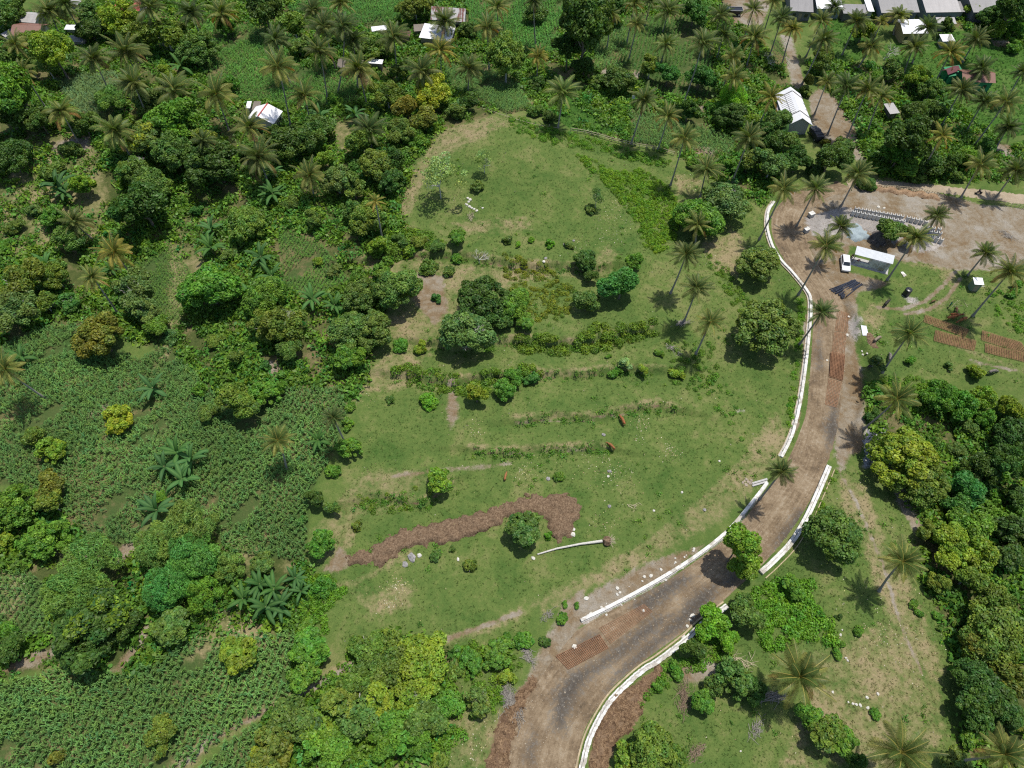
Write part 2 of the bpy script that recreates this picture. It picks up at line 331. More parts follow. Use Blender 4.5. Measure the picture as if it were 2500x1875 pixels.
# ---------------------------------------------------------------- terrain zones (polygons outlined on the ground)
ZONES = {
 'soil': [[(1990,640),(1950,560),(1950,500),(2000,470),(2060,455),(2140,455),(2290,470),(2400,500),(2510,510),(2530,640),(2420,660),(2330,660),(2250,640),(2195,640),(2180,625),(2075,600),(2060,660),(2170,690),(2150,705),(2090,715),(2090,770),(2070,800),(2030,740)],
          [(2060,740),(2082,780),(2095,850),(2112,930),(2108,1000),(2112,1090),(2100,1110),(2075,1110),(2060,1150),(2040,1120),(2035,1000)],
          [(1190,1875),(1240,1740),(1295,1640),(1325,1570),(1370,1500),(1450,1440),(1560,1385),(1650,1350),(1720,1330),(1640,1400),(1420,1530),(1340,1640),(1290,1875)],
          [(1975,235),(2000,215),(2040,240),(2085,310),(2110,390),(2060,390),(2010,350),(1985,330)],
          [(1905,85),(1932,90),(1950,150),(1968,215),(1935,215),(1922,150)], [(1750,-20),(1890,-20),(1862,60),(1790,62)],
          [(2420,350),(2470,355),(2475,385),(2440,380)], [(1470,170),(1510,170),(1500,200),(1465,190)], [(1535,170),(1560,170),(1558,198),(1538,196)],
          [(1700,262),(1730,255),(1735,280),(1705,275)], [(1690,355),(1740,360),(1745,385),(1700,380)],
          [(145,345),(215,335),(225,365),(160,375),(120,365)], [(640,880),(690,890),(680,930),(640,920)],
          [(55,1600),(120,1585),(180,1570),(100,1620),(0,1650),(0,1630)], [(310,1590),(360,1530),(345,1600),(290,1640),(260,1650)],
          [(215,1010),(260,985),(265,1000),(220,1030)], [(2420,98),(2475,102),(2470,118),(2428,112)],
          [(790,1390),(830,1330),(860,1370),(830,1400)], [(1930,470),(2000,455),(2010,475),(1940,490)],
          [(1010,660),(1080,670),(1095,760),(1060,800),(1030,760),(1000,720)], [(960,1160),(1250,1125),(1240,1132),(960,1170)],
          [(1370,1470),(1420,1440),(1440,1480),(1400,1540),(1360,1540)], [(1650,1620),(1740,1610),(1760,1650),(1690,1670),(1660,1660)],
          [(1095,930),(1110,920),(1120,1010),(1100,1050),(1090,1000)], [(2170,1130),(2200,1160),(2230,1250),(2260,1290),(2240,1310),(2190,1230)],
          [(130,1340),(270,1350),(350,1300),(360,1320),(290,1380),(160,1380)]],
 'dry':  [[(60,320),(230,330),(270,500),(210,620),(100,600),(0,660),(0,470)], [(395,540),(500,520),(500,660),(450,760),(400,890),(370,900),(420,700)],
          [(800,300),(870,290),(880,380),(800,450),(790,380)], [(1000,420),(1080,320),(1200,285),(1260,300),(1160,345),(1060,400),(1020,470),(990,540),(975,500)],
          [(860,640),(1000,620),(1110,640),(1260,640),(1420,650),(1430,670),(1250,690),(1240,760),(1180,840),(1060,850),(1000,940),(890,960),(860,1010),(830,1000),(930,880),(1000,830),(870,830),(950,740)],
          [(1490,600),(1520,620),(1490,660),(1440,680),(1440,640)], [(1650,420),(1720,440),(1730,520),(1700,560),(1650,480)], [(1700,590),(1800,560),(1830,620),(1800,680),(1740,650)],
          [(1100,545),(1280,530),(1300,560),(1150,575)], [(560,1300),(600,1300),(640,1360),(620,1420),(540,1350)], [(460,1540),(560,1500),(640,1520),(650,1580),(500,1600),(420,1640)],
          [(760,1300),(900,1150),(1060,1150),(1000,1230),(880,1260),(850,1340),(780,1400)], [(860,1440),(1010,1420),(1000,1490),(900,1500)],
          [(850,1600),(1130,1740),(1270,1700),(1200,1875),(830,1875),(900,1860),(1100,1840)], [(1870,1600),(2040,1590),(2240,1460),(2300,1600),(2310,1800),(2200,1875),(1900,1875),(1980,1700)],
          [(1290,1470),(1500,1370),(1640,1290),(1760,1200),(1850,1080),(1895,1010),(1925,1090),(1860,1180),(1760,1270),(1560,1385),(1330,1500)],
          [(2040,1150),(2110,1180),(2150,1300),(2220,1400),(2250,1480),(2290,1650),(2230,1650),(2160,1480),(2100,1330),(2060,1240)],
          [(2100,760),(2180,720),(2160,790),(2120,810)], [(0,1390),(60,1400),(50,1480),(0,1500)], [(2180,640),(2330,640),(2340,700),(2310,760),(2200,770),(2330,720),(2290,660)]],
 'field': [[(-60,880),(120,800),(230,790),(330,880),(420,850),(560,1000),(700,950),(830,950),(850,1000),(820,1100),(760,1200),(745,1370),(560,1350),(520,1290),(400,1210),(330,1330),(220,1320),(170,1260),(60,1180),(-60,1190)],
           [(-60,1690),(150,1630),(330,1650),(450,1570),(600,1550),(740,1540),(770,1600),(710,1690),(640,1740),(560,1790),(440,1890),(-60,1890)],
           [(640,1760),(660,1850),(600,1885),(480,1885),(560,1810)], [(500,60),(640,70),(740,165),(870,180),(880,250),(760,265),(640,250),(560,245),(500,190)],
           [(130,190),(290,180),(300,240),(255,290),(190,280)], [(780,-40),(1060,-40),(1040,40),(900,65),(840,45),(700,30)], [(1130,-40),(1400,-40),(1370,60),(1355,135),(1230,120),(1150,90)],
           [(1080,160),(1250,185),(1300,265),(1240,280),(1180,250),(1100,210)], [(1450,70),(1525,65),(1535,170),(1450,172)], [(1520,40),(1720,40),(1750,240),(1620,235),(1520,160)],
           [(1540,268),(1600,282),(1700,305),(1795,345),(1785,388),(1700,370),(1610,355),(1550,350)], [(340,640),(420,600),(480,680),(440,800),(390,880),(340,760)],
           [(680,560),(780,590),(850,680),(760,740),(690,700)], [(1880,97),(1917,100),(1928,165),(1892,155)], [(-60,1400),(60,1390),(120,1430),(130,1540),(60,1560),(-60,1500)]],
 'lush': [[(1990,42),(2112,50),(2130,135),(2060,160),(2010,120)], [(2130,110),(2300,100),(2540,110),(2540,320),(2430,345),(2300,270),(2200,190)], [(2440,360),(2540,330),(2540,440),(2480,420)],
          [(2290,80),(2440,70),(2440,110),(2280,115)], [(1330,210),(1440,230),(1535,280),(1550,330),(1400,320),(1300,260)]],
 'litter': [[(-200,60),(500,-40),(1000,-60),(1260,260),(1180,290),(1080,318),(1010,400),(985,560),(950,640),(960,720),(880,960),(830,1000),(700,950),(560,1010),(400,860),(230,790),(-100,870)],
            [(1000,-60),(1760,-60),(1800,60),(1900,150),(1940,230),(1900,330),(1900,430),(1860,500),(1820,480),(1740,430),(1640,370),(1400,310),(1250,260)],
            [(2060,150),(2250,180),(2430,340),(2540,380),(2540,440),(2300,440),(2140,440),(2080,330),(2020,220),(1960,150)],
            [(-60,1190),(170,1260),(330,1330),(520,1300),(745,1370),(770,1440),(740,1540),(600,1540),(450,1565),(330,1640),(150,1620),(-60,1680)],
            [(2110,940),(2300,960),(2540,1050),(2540,1900),(2330,1900),(2350,1700),(2320,1560),(2260,1430),(2230,1330),(2240,1250),(2180,1160),(2140,1120),(2120,1040)],
            [(2290,30),(2540,30),(2540,130),(2440,90),(2300,60)], [(620,1780),(760,1690),(860,1600),(880,1560),(960,1545),(1100,1580),(1130,1720),(1100,1830),(900,1890),(600,1890)]],
 'clod': [[(1438,1890),(1446,1800),(1470,1740),(1513,1692),(1578,1650),(1615,1622),(1632,1632),(1587,1672),(1565,1742),(1534,1792),(1506,1808),(1478,1890)],
          [(1180,1890),(1222,1748),(1262,1690),(1300,1650),(1315,1660),(1280,1720),(1254,1800),(1240,1890)]],
 'gravel': [[(1960,530),(2060,505),(2260,540),(2310,600),(2250,620),(2100,560),(2060,575),(1985,575)], [(2070,770),(2100,780),(2095,830),(2075,815)], [(2205,722),(2245,730),(2240,742),(2215,738)],
            [(2108,1045),(2165,1042),(2150,1080),(2135,1140),(2110,1140)], [(1800,1000),(1815,1000),(1815,1003),(1802,1004)]],
}
LINES = [  # (zone, width in metres, pixels)
 ('dry', 2.2, [(1480,1395),(1600,1322),(1720,1230),(1830,1120),(1890,1030)]), ('dry', 1.6, [(1270,1495),(1170,1540),(1081,1565)]),
 ('soil', 0.7, [(1270,1495),(1170,1532),(1081,1565)]), ('soil', 1.0, [(855,1627),(790,1668),(723,1704),(650,1735),(560,1777),(500,1815),(441,1870)]),
 ('dry', 2.4, [(855,1627),(723,1704),(620,1745),(500,1815),(430,1880)]), ('soil', 0.5, [(2044,1143),(2085,1214),(2120,1296),(2161,1390),(2182,1468),(2211,1557),(2261,1659)]),
 ('soil', 0.8, [(2330,665),(2300,700),(2260,735),(2200,755),(2140,752)]), ('soil', 0.8, [(2345,680),(2315,725),(2270,755),(2210,768)]),
 ('soil', 0.8, [(1915,1090),(1945,1040),(1956,960),(1964,860),(1968,770)]), ('dry', 1.2, [(1000,1350),(870,1420),(790,1440),(690,1375)]),
 ('soil', 0.35, [(1258,1034),(1340,1025),(1446,1025),(1504,1012),(1551,1003)]), ('soil', 0.3, [(1240,1106),(1328,1103),(1446,1094)]),
 ('dry', 1.3, [(1258,1022),(1340,1014),(1446,1014),(1504,1000),(1607,980)]), ('dry', 1.0, [(1240,1094),(1446,1083)]), ('dry', 0.9, [(2300,830),(2500,905)]),
 ('soil', 0.6, [(2370,880),(2480,905)]), ('soil', 1.2, [(2700,520),(2520,492),(2300,463)]), ('gravel', 0.5, [(1428,1520),(1600,1428),(1785,1300),(1850,1215)]),
]
ROADL = [(1190,1900),(1236,1780),(1310,1660),(1385,1560),(1440,1515),(1600,1430),(1700,1365),(1785,1297),(1850,1217),(1892,1165),(1925,1110),(1950,1050),(1965,1000),(1972,930),(1978,850),(1982,770),(1980,730),(1962,695),(1925,655),(1900,615),(1885,580),(1880,545),(1890,510),(1920,480),(1970,455),(2040,440)]
ROADR = [(1414,1900),(1430,1790),(1480,1705),(1525,1655),(1600,1597),(1672,1545),(1745,1490),(1800,1440),(1870,1375),(1925,1310),(1975,1235),(2020,1140),(2048,1050),(2060,960),(2066,870),(2072,790),(2062,745),(2040,700),(2005,655),(1985,620),(1975,590),(1968,560),(1965,540),(1975,515),(2010,490),(2080,462)]
SCARP_PX = [([(860, 640), (1000, 622), (1110, 625), (1250, 645), (1400, 655), (1480, 650)]), ([(1050, 840), (1130, 848), (1280, 832), (1400, 842), (1480, 825), (1590, 808)]), ([(960, 915), (1100, 930), (1250, 915), (1400, 915), (1470, 905), (1620, 905)]), ([(1258, 1029), (1340, 1020), (1446, 1020), (1504, 1008), (1551, 998), (1607, 988), (1660, 1000)]), ([(1150, 1100), (1240, 1102), (1328, 1099), (1446, 1090), (1490, 1096)]), ([(873, 1226), (958, 1214), (1025, 1229), (1105, 1180)])]
for P_ in SCARP_PX:
    LINES.append(('dry', 1.0, [(x, y-7) for x, y in P_])); LINES.append(('clod', 0.2, [(x, y+3) for x, y in P_]))  # dark earth line at each step's foot, painting in its weak shade
GP = {z: [gpoly(p) for p in L] for z, L in ZONES.items()}
GL = [(z, wd, gpoly(p)) for z, wd, p in LINES]
road_poly = gpoly(ROADL+ROADR[::-1])
SOFT = 1.3
def zone_mask(x, y, zone):
    out = np.zeros(np.shape(x))
    for P in GP.get(zone, []):
        m = (x > P[:, 0].min()-SOFT) & (x < P[:, 0].max()+SOFT) & (y > P[:, 1].min()-SOFT) & (y < P[:, 1].max()+SOFT)
        if not m.any(): continue
        d, _ = seg_dist(x[m], y[m], P, True); s = np.where(inside(x[m], y[m], P), d, -d)
        out[m] = np.maximum(out[m], np.clip(0.5+s/(2*SOFT), 0, 1))
    for z, wd, P in GL:
        if z != zone: continue
        m = (x > P[:, 0].min()-5) & (x < P[:, 0].max()+5) & (y > P[:, 1].min()-5) & (y < P[:, 1].max()+5)
        if not m.any(): continue
        d, _ = seg_dist(x[m], y[m], P); s = wd/2-d
        out[m] = np.maximum(out[m], np.clip(0.5+s/(2*0.7), 0, 1))
    return out
def axis(lo, hi, step, far):
    a = np.arange(lo, hi+step/2, step); g = []; s = step; v = hi
    while v < far: s *= 1.35; v += s; g.append(v)
    b = []; s = step; v = lo
    while v > -far: s *= 1.35; v -= s; b.append(v)
    return np.array(b[::-1]+list(a)+g)
gx = axis(-165, 165, 0.5, 4000); gy = axis(2, 222, 0.5, 5000)
XX, YY = np.meshgrid(gx, gy); X1, Y1 = XX.ravel(), YY.ravel()
fine = (X1 > -166) & (X1 < 166) & (Y1 > 1) & (Y1 < 223)
ZZ = hz_base(X1, Y1); ZZ[fine] = hz(X1[fine], Y1[fine])
masks = {}
for z in ZONES:
    a = np.zeros(len(X1)); a[fine] = zone_mask(X1[fine], Y1[fine], z)
    masks[z] = a
masks['field'][~fine] = 0.0; masks['litter'][~fine] = 0.8
rm = np.zeros(len(X1), bool); rm[fine] = inside(X1[fine], Y1[fine], road_poly)
jr = R.rand(len(X1))-0.5
clodz = np.clip(masks['clod']*2-1, 0, 1)
clodp = np.zeros(len(X1), bool)
for P_ in GP['clod']: clodp |= inside(X1, Y1, P_)
ZZ = ZZ + np.where(fine & ~rm, jr*0.08, 0) + clodz*clodp*(0.35+jr*0.6) + np.where(fine, np.clip(masks['litter'], 0, 1)*jr*0.12, 0)
nx, ny = len(gx), len(gy)
ii = np.arange(nx*ny).reshape(ny, nx)
F = np.stack([ii[:-1, :-1], ii[:-1, 1:], ii[1:, 1:], ii[1:, :-1]], -1).reshape(-1, 4)
gme = mesh_np('ground', np.stack([X1, Y1, ZZ], 1), F, smooth=True)
for z, a in masks.items():
    at = gme.attributes.new('m_'+z, 'FLOAT', 'POINT'); at.data.foreach_set('value', a.astype(np.float32))
m, nt, bs, lk = nodes('meadow_ground'); M_GROUND = m
ge = nd(nt, 'ShaderNodeNewGeometry'); pos = ge.outputs['Position']
n_big = noise(nt, 0.035, 3, 0.5, pos); n_mid = noise(nt, 0.16, 5, 0.62, pos, 0.6); n_sm = noise(nt, 0.9, 5, 0.65, pos); n_fi = noise(nt, 4.5, 4, 0.7, pos); n_vf = noise(nt, 14.0, 2, 0.7, pos)
tex = mth(nt, 'ADD', mth(nt, 'MULTIPLY', n_fi, 0.6), mth(nt, 'MULTIPLY', n_vf, 0.4))
mixn = mth(nt, 'ADD', mth(nt, 'MULTIPLY', n_mid, 0.55), mth(nt, 'ADD', mth(nt, 'MULTIPLY', n_sm, 0.3), mth(nt, 'MULTIPLY', n_big, 0.25)))
grass = ramp(nt, mixn, [(0.38, (0.045, 0.096, 0.019)), (0.48, (0.073, 0.120, 0.028)), (0.57, (0.100, 0.142, 0.036)), (0.66, (0.155, 0.168, 0.060))])
grass = mixc(nt, 1.0, grass, ramp(nt, tex, [(0.3, (0.62,)*3), (0.5, (1.0,)*3), (0.72, (1.32, 1.28, 1.2))]), 'MULTIPLY')
def zmask(z, amp=0.32, lo=0.42, hi=0.58):
    a = nd(nt, 'ShaderNodeAttribute', attribute_name='m_'+z).outputs['Fac']
    wob = mth(nt, 'MULTIPLY', mth(nt, 'SUBTRACT', mth(nt, 'ADD', mth(nt, 'MULTIPLY', n_sm, 0.5), mth(nt, 'ADD', mth(nt, 'MULTIPLY', n_fi, 0.25), mth(nt, 'MULTIPLY', n_mid, 0.25))), 0.5), amp*6)
    edge = mth(nt, 'MULTIPLY', a, mth(nt, 'SUBTRACT', 1.35, a))      # widest wobble at the edge
    return sstep(nt, mth(nt, 'ADD', a, mth(nt, 'MULTIPLY', wob, mth(nt, 'ADD', edge, 0.12))), lo, hi)
def surf(stops, k=0.45):
    return mixc(nt, 1.0, ramp(nt, mixn, stops), ramp(nt, tex, [(0.28, (1-k,)*3), (0.5, (1.0,)*3), (0.75, (1+k*0.9,)*3)]), 'MULTIPLY')
dry = surf([(0.40, (0.120, 0.145, 0.045)), (0.52, (0.185, 0.175, 0.075)), (0.63, (0.245, 0.20, 0.11))], 0.4)
litter = surf([(0.42, (0.040, 0.062, 0.016)), (0.54, (0.070, 0.085, 0.026)), (0.63, (0.15, 0.125, 0.060))], 0.6)
field = surf([(0.42, (0.040, 0.080, 0.020)), (0.57, (0.065, 0.090, 0.028)), (0.68, (0.17, 0.13, 0.065))], 0.5)
soil = surf([(0.38, (0.140, 0.088, 0.045)), (0.49, (0.175, 0.128, 0.076)), (0.58, (0.225, 0.190, 0.140)), (0.66, (0.27, 0.245, 0.205))], 0.45)
lush = surf([(0.42, (0.030, 0.080, 0.012)), (0.55, (0.050, 0.115, 0.018)), (0.65, (0.085, 0.140, 0.032))], 0.3)
clod = surf([(0.40, (0.070, 0.042, 0.026)), (0.52, (0.130, 0.082, 0.050)), (0.64, (0.21, 0.145, 0.090))], 0.75)
grav = surf([(0.40, (0.19, 0.175, 0.16)), (0.52, (0.27, 0.25, 0.23)), (0.62, (0.36, 0.33, 0.30))], 0.6)
drym = mth(nt, 'MULTIPLY', zmask('dry', 0.6, 0.25, 0.95), sstep(nt, mth(nt, 'ADD', mth(nt, 'MULTIPLY', n_sm, 0.5), mth(nt, 'MULTIPLY', n_mid, 0.5)), 0.30, 0.62))
c = mixc(nt, zmask('litter', 0.4, 0.3, 0.8), grass, litter)
c = mixc(nt, zmask('field', 0.35, 0.35, 0.65), c, field)
c = mixc(nt, zmask('lush', 0.3), c, lush)
c = mixc(nt, drym, c, dry)
c = mixc(nt, zmask('soil', 0.45, 0.36, 0.66), c, soil)
c = mixc(nt, zmask('gravel', 0.6, 0.35, 0.75), c, grav)
c = mixc(nt, zmask('clod', 0.3), c, clod)
lk.new(c, bs.inputs['Base Color']); bs.inputs['Roughness'].default_value = 0.95; bs.inputs['Specular IOR Level'].default_value = 0.1
bump(nt, bs, mth(nt, 'ADD', mth(nt, 'MULTIPLY', n_fi, 0.7), mth(nt, 'ADD', n_sm, mth(nt, 'MULTIPLY', n_vf, 0.25))), 0.75, 0.16)
gr = link('ground', gme, M_GROUND); tag(gr, 'grassy terraced hillside with fields and bare soil', None, None, 'structure')
# ---------------------------------------------------------------- roads
def ribbon(name, L, Rr, n, k, lift, mat, edge=0.25):
    A = catmull([ground(*p) for p in L], n); B = catmull([ground(*p) for p in Rr], n)
    V = []; U = []; s = 0.0
    for i in range(n):
        if i: s += ((A[i]+B[i])/2-(A[i-1]+B[i-1])/2).length
        for j in range(k+1):
            f = j/k; q = A[i].lerp(B[i], f); V.append((q.x, q.y, 0)); U.append((f, s, min(f, 1-f)*(A[i]-B[i]).length))
    V = np.array(V); V[:, 2] = hz(V[:, 0], V[:, 1])+lift
    U = np.array(U); e = np.clip(U[:, 2]/0.8, 0, 1); V[:, 2] -= (1-e)*lift*1.6
    idx = np.arange(n*(k+1)).reshape(n, k+1)
    F = np.stack([idx[:-1, :-1], idx[:-1, 1:], idx[1:, 1:], idx[1:, :-1]], -1).reshape(-1, 4)
    if (Vector(V[F[0][1]])-Vector(V[F[0][0]])).cross(Vector(V[F[0][3]])-Vector(V[F[0][0]])).z < 0: F = F[:, ::-1]
    me = mesh_np(name, V, F, smooth=True)
    uv = me.attributes.new('ruv', 'FLOAT_VECTOR', 'POINT'); uv.data.foreach_set('vector', U.astype(np.float32).ravel())
    return me, V
def road_mat(name, cols, wet=True):
    m, nt, bs, lk = nodes(name); ge = nd(nt, 'ShaderNodeNewGeometry'); pos = ge.outputs['Position']
    uv = nd(nt, 'ShaderNodeAttribute', attribute_name='ruv').outputs['Vector']
    mp = nd(nt, 'ShaderNodeMapping'); mp.inputs['Scale'].default_value = (15, 0.11, 0); lk.new(uv, mp.inputs[0])
    st = noise(nt, 1.0, 5, 0.65, mp.outputs[0]); a = noise(nt, 0.22, 5, 0.6, pos, 0.5); b = noise(nt, 1.6, 5, 0.7, pos); f = noise(nt, 9, 3, 0.7, pos)
    v = mth(nt, 'ADD', mth(nt, 'MULTIPLY', st, 0.28), mth(nt, 'ADD', mth(nt, 'MULTIPLY', a, 0.42), mth(nt, 'MULTIPLY', b, 0.30)))
    c = ramp(nt, v, cols)
    if wet:
        wt = nd(nt, 'ShaderNodeAttribute', attribute_name='wet').outputs['Fac']
        wm = sstep(nt, mth(nt, 'ADD', wt, mth(nt, 'MULTIPLY', mth(nt, 'SUBTRACT', b, 0.5), 1.5)), 0.2, 0.8)
        c = mixc(nt, wm, c, ramp(nt, b, [(0.35, (0.050, 0.043, 0.036)), (0.52, (0.080, 0.070, 0.058)), (0.68, (0.155, 0.138, 0.115))]))
    vor = nd(nt, 'ShaderNodeTexVoronoi'); vor.inputs['Scale'].default_value = 2.2; lk.new(pos, vor.inputs['Vector'])
    sp = sstep(nt, mth(nt, 'SUBTRACT', 0.34, mth(nt, 'ADD', vor.outputs['Distance'], mth(nt, 'MULTIPLY', b, 0.3))), 0.0, 0.06)
    c = mixc(nt, mth(nt, 'MULTIPLY', sp, 0.35), c, (0.36, 0.32, 0.25))
    c = mixc(nt, 1.0, c, ramp(nt, f, [(0.3, (0.78,)*3), (0.7, (1.22,)*3)]), 'MULTIPLY')
    lk.new(c, bs.inputs['Base Color']); bs.inputs['Roughness'].default_value = 0.9; bs.inputs['Specular IOR Level'].default_value = 0.15
    bump(nt, bs, mth(nt, 'ADD', mth(nt, 'MULTIPLY', st, 0.6), mth(nt, 'ADD', b, mth(nt, 'MULTIPLY', f, 0.4))), 0.6, 0.12); return m
M_ROAD = road_mat('compacted_earth_road', [(0.36, (0.085, 0.064, 0.042)), (0.46, (0.155, 0.112, 0.068)), (0.54, (0.225, 0.170, 0.108)), (0.64, (0.31, 0.26, 0.19))])
M_LANE = road_mat('pale_dirt_lane', [(0.36, (0.23, 0.18, 0.12)), (0.5, (0.31, 0.25, 0.175)), (0.64, (0.37, 0.31, 0.23))], False)
rme, RV = ribbon('road', ROADL, ROADR, 420, 22, 0.07, M_ROAD)
wets = [[(1500,1640),(1620,1530),(1700,1440),(1760,1420),(1740,1480),(1640,1560),(1540,1640),(1480,1690)], [(1345,1780),(1350,1690),(1390,1640),(1440,1620),(1500,1580),(1560,1530),(1600,1500),(1640,1500),(1600,1550),(1500,1620),(1440,1660),(1400,1720),(1380,1790)],
        [(1540,1480),(1600,1430),(1660,1400),(1700,1410),(1650,1450),(1580,1500)], [(1400,1580),(1440,1545),(1460,1550),(1420,1590)], [(1280,1850),(1300,1780),(1310,1800),(1300,1860)],
        [(1980,1260),(1930,1330),(1880,1360),(1900,1310),(1950,1240)], [(2040,960),(2055,1060),(2020,1100),(2010,1040)], [(2000,800),(2010,900),(1995,900)], [(1760,1420),(1800,1400),(1790,1440)]]
wv_ = np.zeros(len(RV))
for P in wets:
    P = gpoly(P); d, _ = seg_dist(RV[:, 0], RV[:, 1], P, True); s = np.where(inside(RV[:, 0], RV[:, 1], P), d, -d); wv_ = np.maximum(wv_, np.clip(0.45+s/4.0, 0, 1))
a = rme.attributes.new('wet', 'FLOAT', 'POINT'); a.data.foreach_set('value', wv_.astype(np.float32))
rd = link('road', rme, M_ROAD); tag(rd, 'unpaved brown road under construction', None, None, 'structure')
lme, _ = ribbon('dirt_lane', [(2060,432),(2138,437),(2250,446),(2350,457),(2440,466),(2540,478),(2700,500)], [(2075,462),(2138,459),(2250,468),(2350,480),(2440,493),(2540,508),(2700,532)], 160, 8, 0.06, M_LANE)
tag(link('dirt_lane', lme, M_LANE), 'pale dirt lane above the construction yard', None, None, 'structure')
# ---------------------------------------------------------------- walls, kerbs and drains beside the road
def sweep(pts, prof, n, name, mat, parent=None, sink=0.3, wob=0.0):
    """prof: closed list of (offset to the right of travel, height above ground)"""
    P = catmull([ground(*p) for p in pts], n); V = []; k = len(prof)
    for i in range(n):
        t = P[min(i+1, n-1)]-P[max(i-1, 0)]; t.z = 0; t.normalize(); r = Vector((t.y, -t.x, 0)); zc = z_at(P[i].x, P[i].y)
        ww = (rnd.random()-0.5)*wob
        for (o, h) in prof:
            q = P[i]+r*(o+ww); V.append((q.x, q.y, zc+h))
    F = [(i*k+j, i*k+(j+1) % k, (i+1)*k+(j+1) % k, (i+1)*k+j) for i in range(n-1) for j in range(k)]
    bm = bmesh.new(); vs = [bm.verts.new(v) for v in V]
    for f in F: bm.faces.new([vs[i] for i in f])
    bm.faces.new(vs[:k]); bm.faces.new(vs[-k:])
    bmesh.ops.recalc_face_normals(bm, faces=bm.faces); me = bpy.data.meshes.new(name); bm.to_mesh(me); bm.free()
    return link(name, me, mat, parent), P
def bx_prof(a, b, h, lo=-0.4): return [(a, lo), (a, h), (b, h), (b, lo)]
def wall(pts, label, n, parts):
    g0 = ground(*pts[0]); root = empty('roadside_wall', g0); tag(root, label, 'wall', 'low concrete walls along the road')
    for nm, prof, mat, wb in parts:
        o, P = sweep(pts, prof, n, nm, mat, None, wob=wb); o.parent = root; o.matrix_parent_inverse = Matrix.Translation(-g0)
    return root
WL_UP = [(1886,492),(1872,514),(1868,545),(1872,575),(1884,608),(1905,640),(1930,667),(1957,700),(1973,728),(1974,769),(1970,813),(1964,871),(1956,930),(1946,990),(1932,1048),(1917,1086),(1902,1114)]
wall(WL_UP, 'white lipped drain wall along the upper left edge of the road', 130,
     [('channel_wall', [(-0.62, -0.4), (-0.62, 0.35), (-0.12, 0.35), (-0.12, -0.4)], M_WHITE, 0.05), ('channel_floor', bx_prof(-0.115, 0.2, 0.03), M_CONC, 0), ('kerb', bx_prof(0.205, 0.32, 0.22), M_KERB, 0)])
wall([(1872,1180),(1845,1215),(1780,1293),(1700,1358),(1600,1421),(1500,1476),(1418,1516)], 'single straight white kerb wall left of the road, below the stone drain outlet', 80,
     [('wall_top', bx_prof(-0.22, 0.28, 0.45), M_WHITE, 0.0), ('wall_foot', bx_prof(-0.36, -0.225, 0.12), M_CONC, 0.1)])
wall([(2022,1140),(1997,1199),(1967,1264),(1931,1324),(1888,1370),(1856,1399)], 'wide white twin wall right of the road beside the round dark tree', 70,
     [('outer_wall', bx_prof(0.02, 0.42, 0.55), M_WHITE, 0.03) , ('drain_slot', bx_prof(-0.04, 0.015, 0.3), M_CONC, 0), ('inner_wall', bx_prof(-0.45, -0.045, 0.55), M_WHITE, 0.03), ('kerb', bx_prof(-1.15, -1.0, 0.15), M_KERB, 0.02)][::1])
wall([(1772,1478),(1710,1523),(1675,1557),(1607,1609),(1570,1632),(1534,1662),(1490,1706),(1457,1758),(1434,1808),(1418,1870),(1410,1905)], 'curved white wall at the lower right edge of the road above the brown clods', 150,
     [('outer_wall', bx_prof(-0.58, -0.16, 0.45), M_WHITE, 0.1), ('drain_slot', bx_prof(-0.155, 0.0, 0.22), M_CONC, 0), ('inner_wall', bx_prof(0.005, 0.22, 0.42), M_WHITE, 0.06), ('kerb', bx_prof(0.48, 0.72, 0.22), M_KERB, 0.03)])
# ---------------------------------------------------------------- mounds
def mound(pts, h, name, label, cat, mat, step=0.28, rough=0.35, slope=1.1, kind=None):
    P = gpoly(pts); x0, y0 = P.min(0)-0.5; x1, y1 = P.max(0)+0.5
    gx = np.arange(x0, x1, step); gy = np.arange(y0, y1, step); X, Y = np.meshgrid(gx, gy); x, y = X.ravel(), Y.ravel()
    d, _ = seg_dist(x, y, P, True); s = np.where(inside(x, y, P), d, -d)
    s2 = s+0.25*np.sin(x*2.3+y)+0.18*np.sin(y*3.7-x*1.3)+(R.rand(len(x))-0.5)*0.35
    prof = np.clip(s2/slope, 0, 1); prof = prof*(2-prof)
    z = hz(x, y)+h*prof*(0.8+0.2*np.sin(x*0.9))+np.where(s2 > 0.05, (R.rand(len(x))-0.5)*rough, 0)+np.where(s2 > 0.1, 0.22*h*np.sin(x*2.1+np.sin(y*2.7)*1.3)*np.sin(y*1.9+0.6*x), 0)
    z = np.where(s2 < -0.02, hz(x, y)-0.3, z)
    keep = s2 > -0.45
    ii = np.arange(len(x)).reshape(X.shape); F = np.stack([ii[:-1, :-1], ii[:-1, 1:], ii[1:, 1:], ii[1:, :-1]], -1).reshape(-1, 4)
    F = F[keep[F].all(1)]; us = np.unique(F); rmp = np.zeros(len(x), int); rmp[us] = np.arange(len(us))
    me = mesh_np(name, np.stack([x, y, z], 1)[us], rmp[F], smooth=False)
    return tag(link(name, me, mat), label, cat, None, kind)
def speck_mat(name, stops, sc_=3.0, bs_=0.8):
    m, nt, bs, lk = nodes(name); ge = nd(nt, 'ShaderNodeNewGeometry'); a = noise(nt, sc_, 5, 0.75, ge.outputs['Position']); b = noise(nt, sc_*4, 3, 0.7, ge.outputs['Position'])
    v = mth(nt, 'ADD', mth(nt, 'MULTIPLY', a, 0.6), mth(nt, 'MULTIPLY', b, 0.4)); lk.new(ramp(nt, v, stops), bs.inputs['Base Color'])
    bs.inputs['Roughness'].default_value = 0.95; bs.inputs['Specular IOR Level'].default_value = 0.1; bump(nt, bs, v, bs_, 0.15); return m
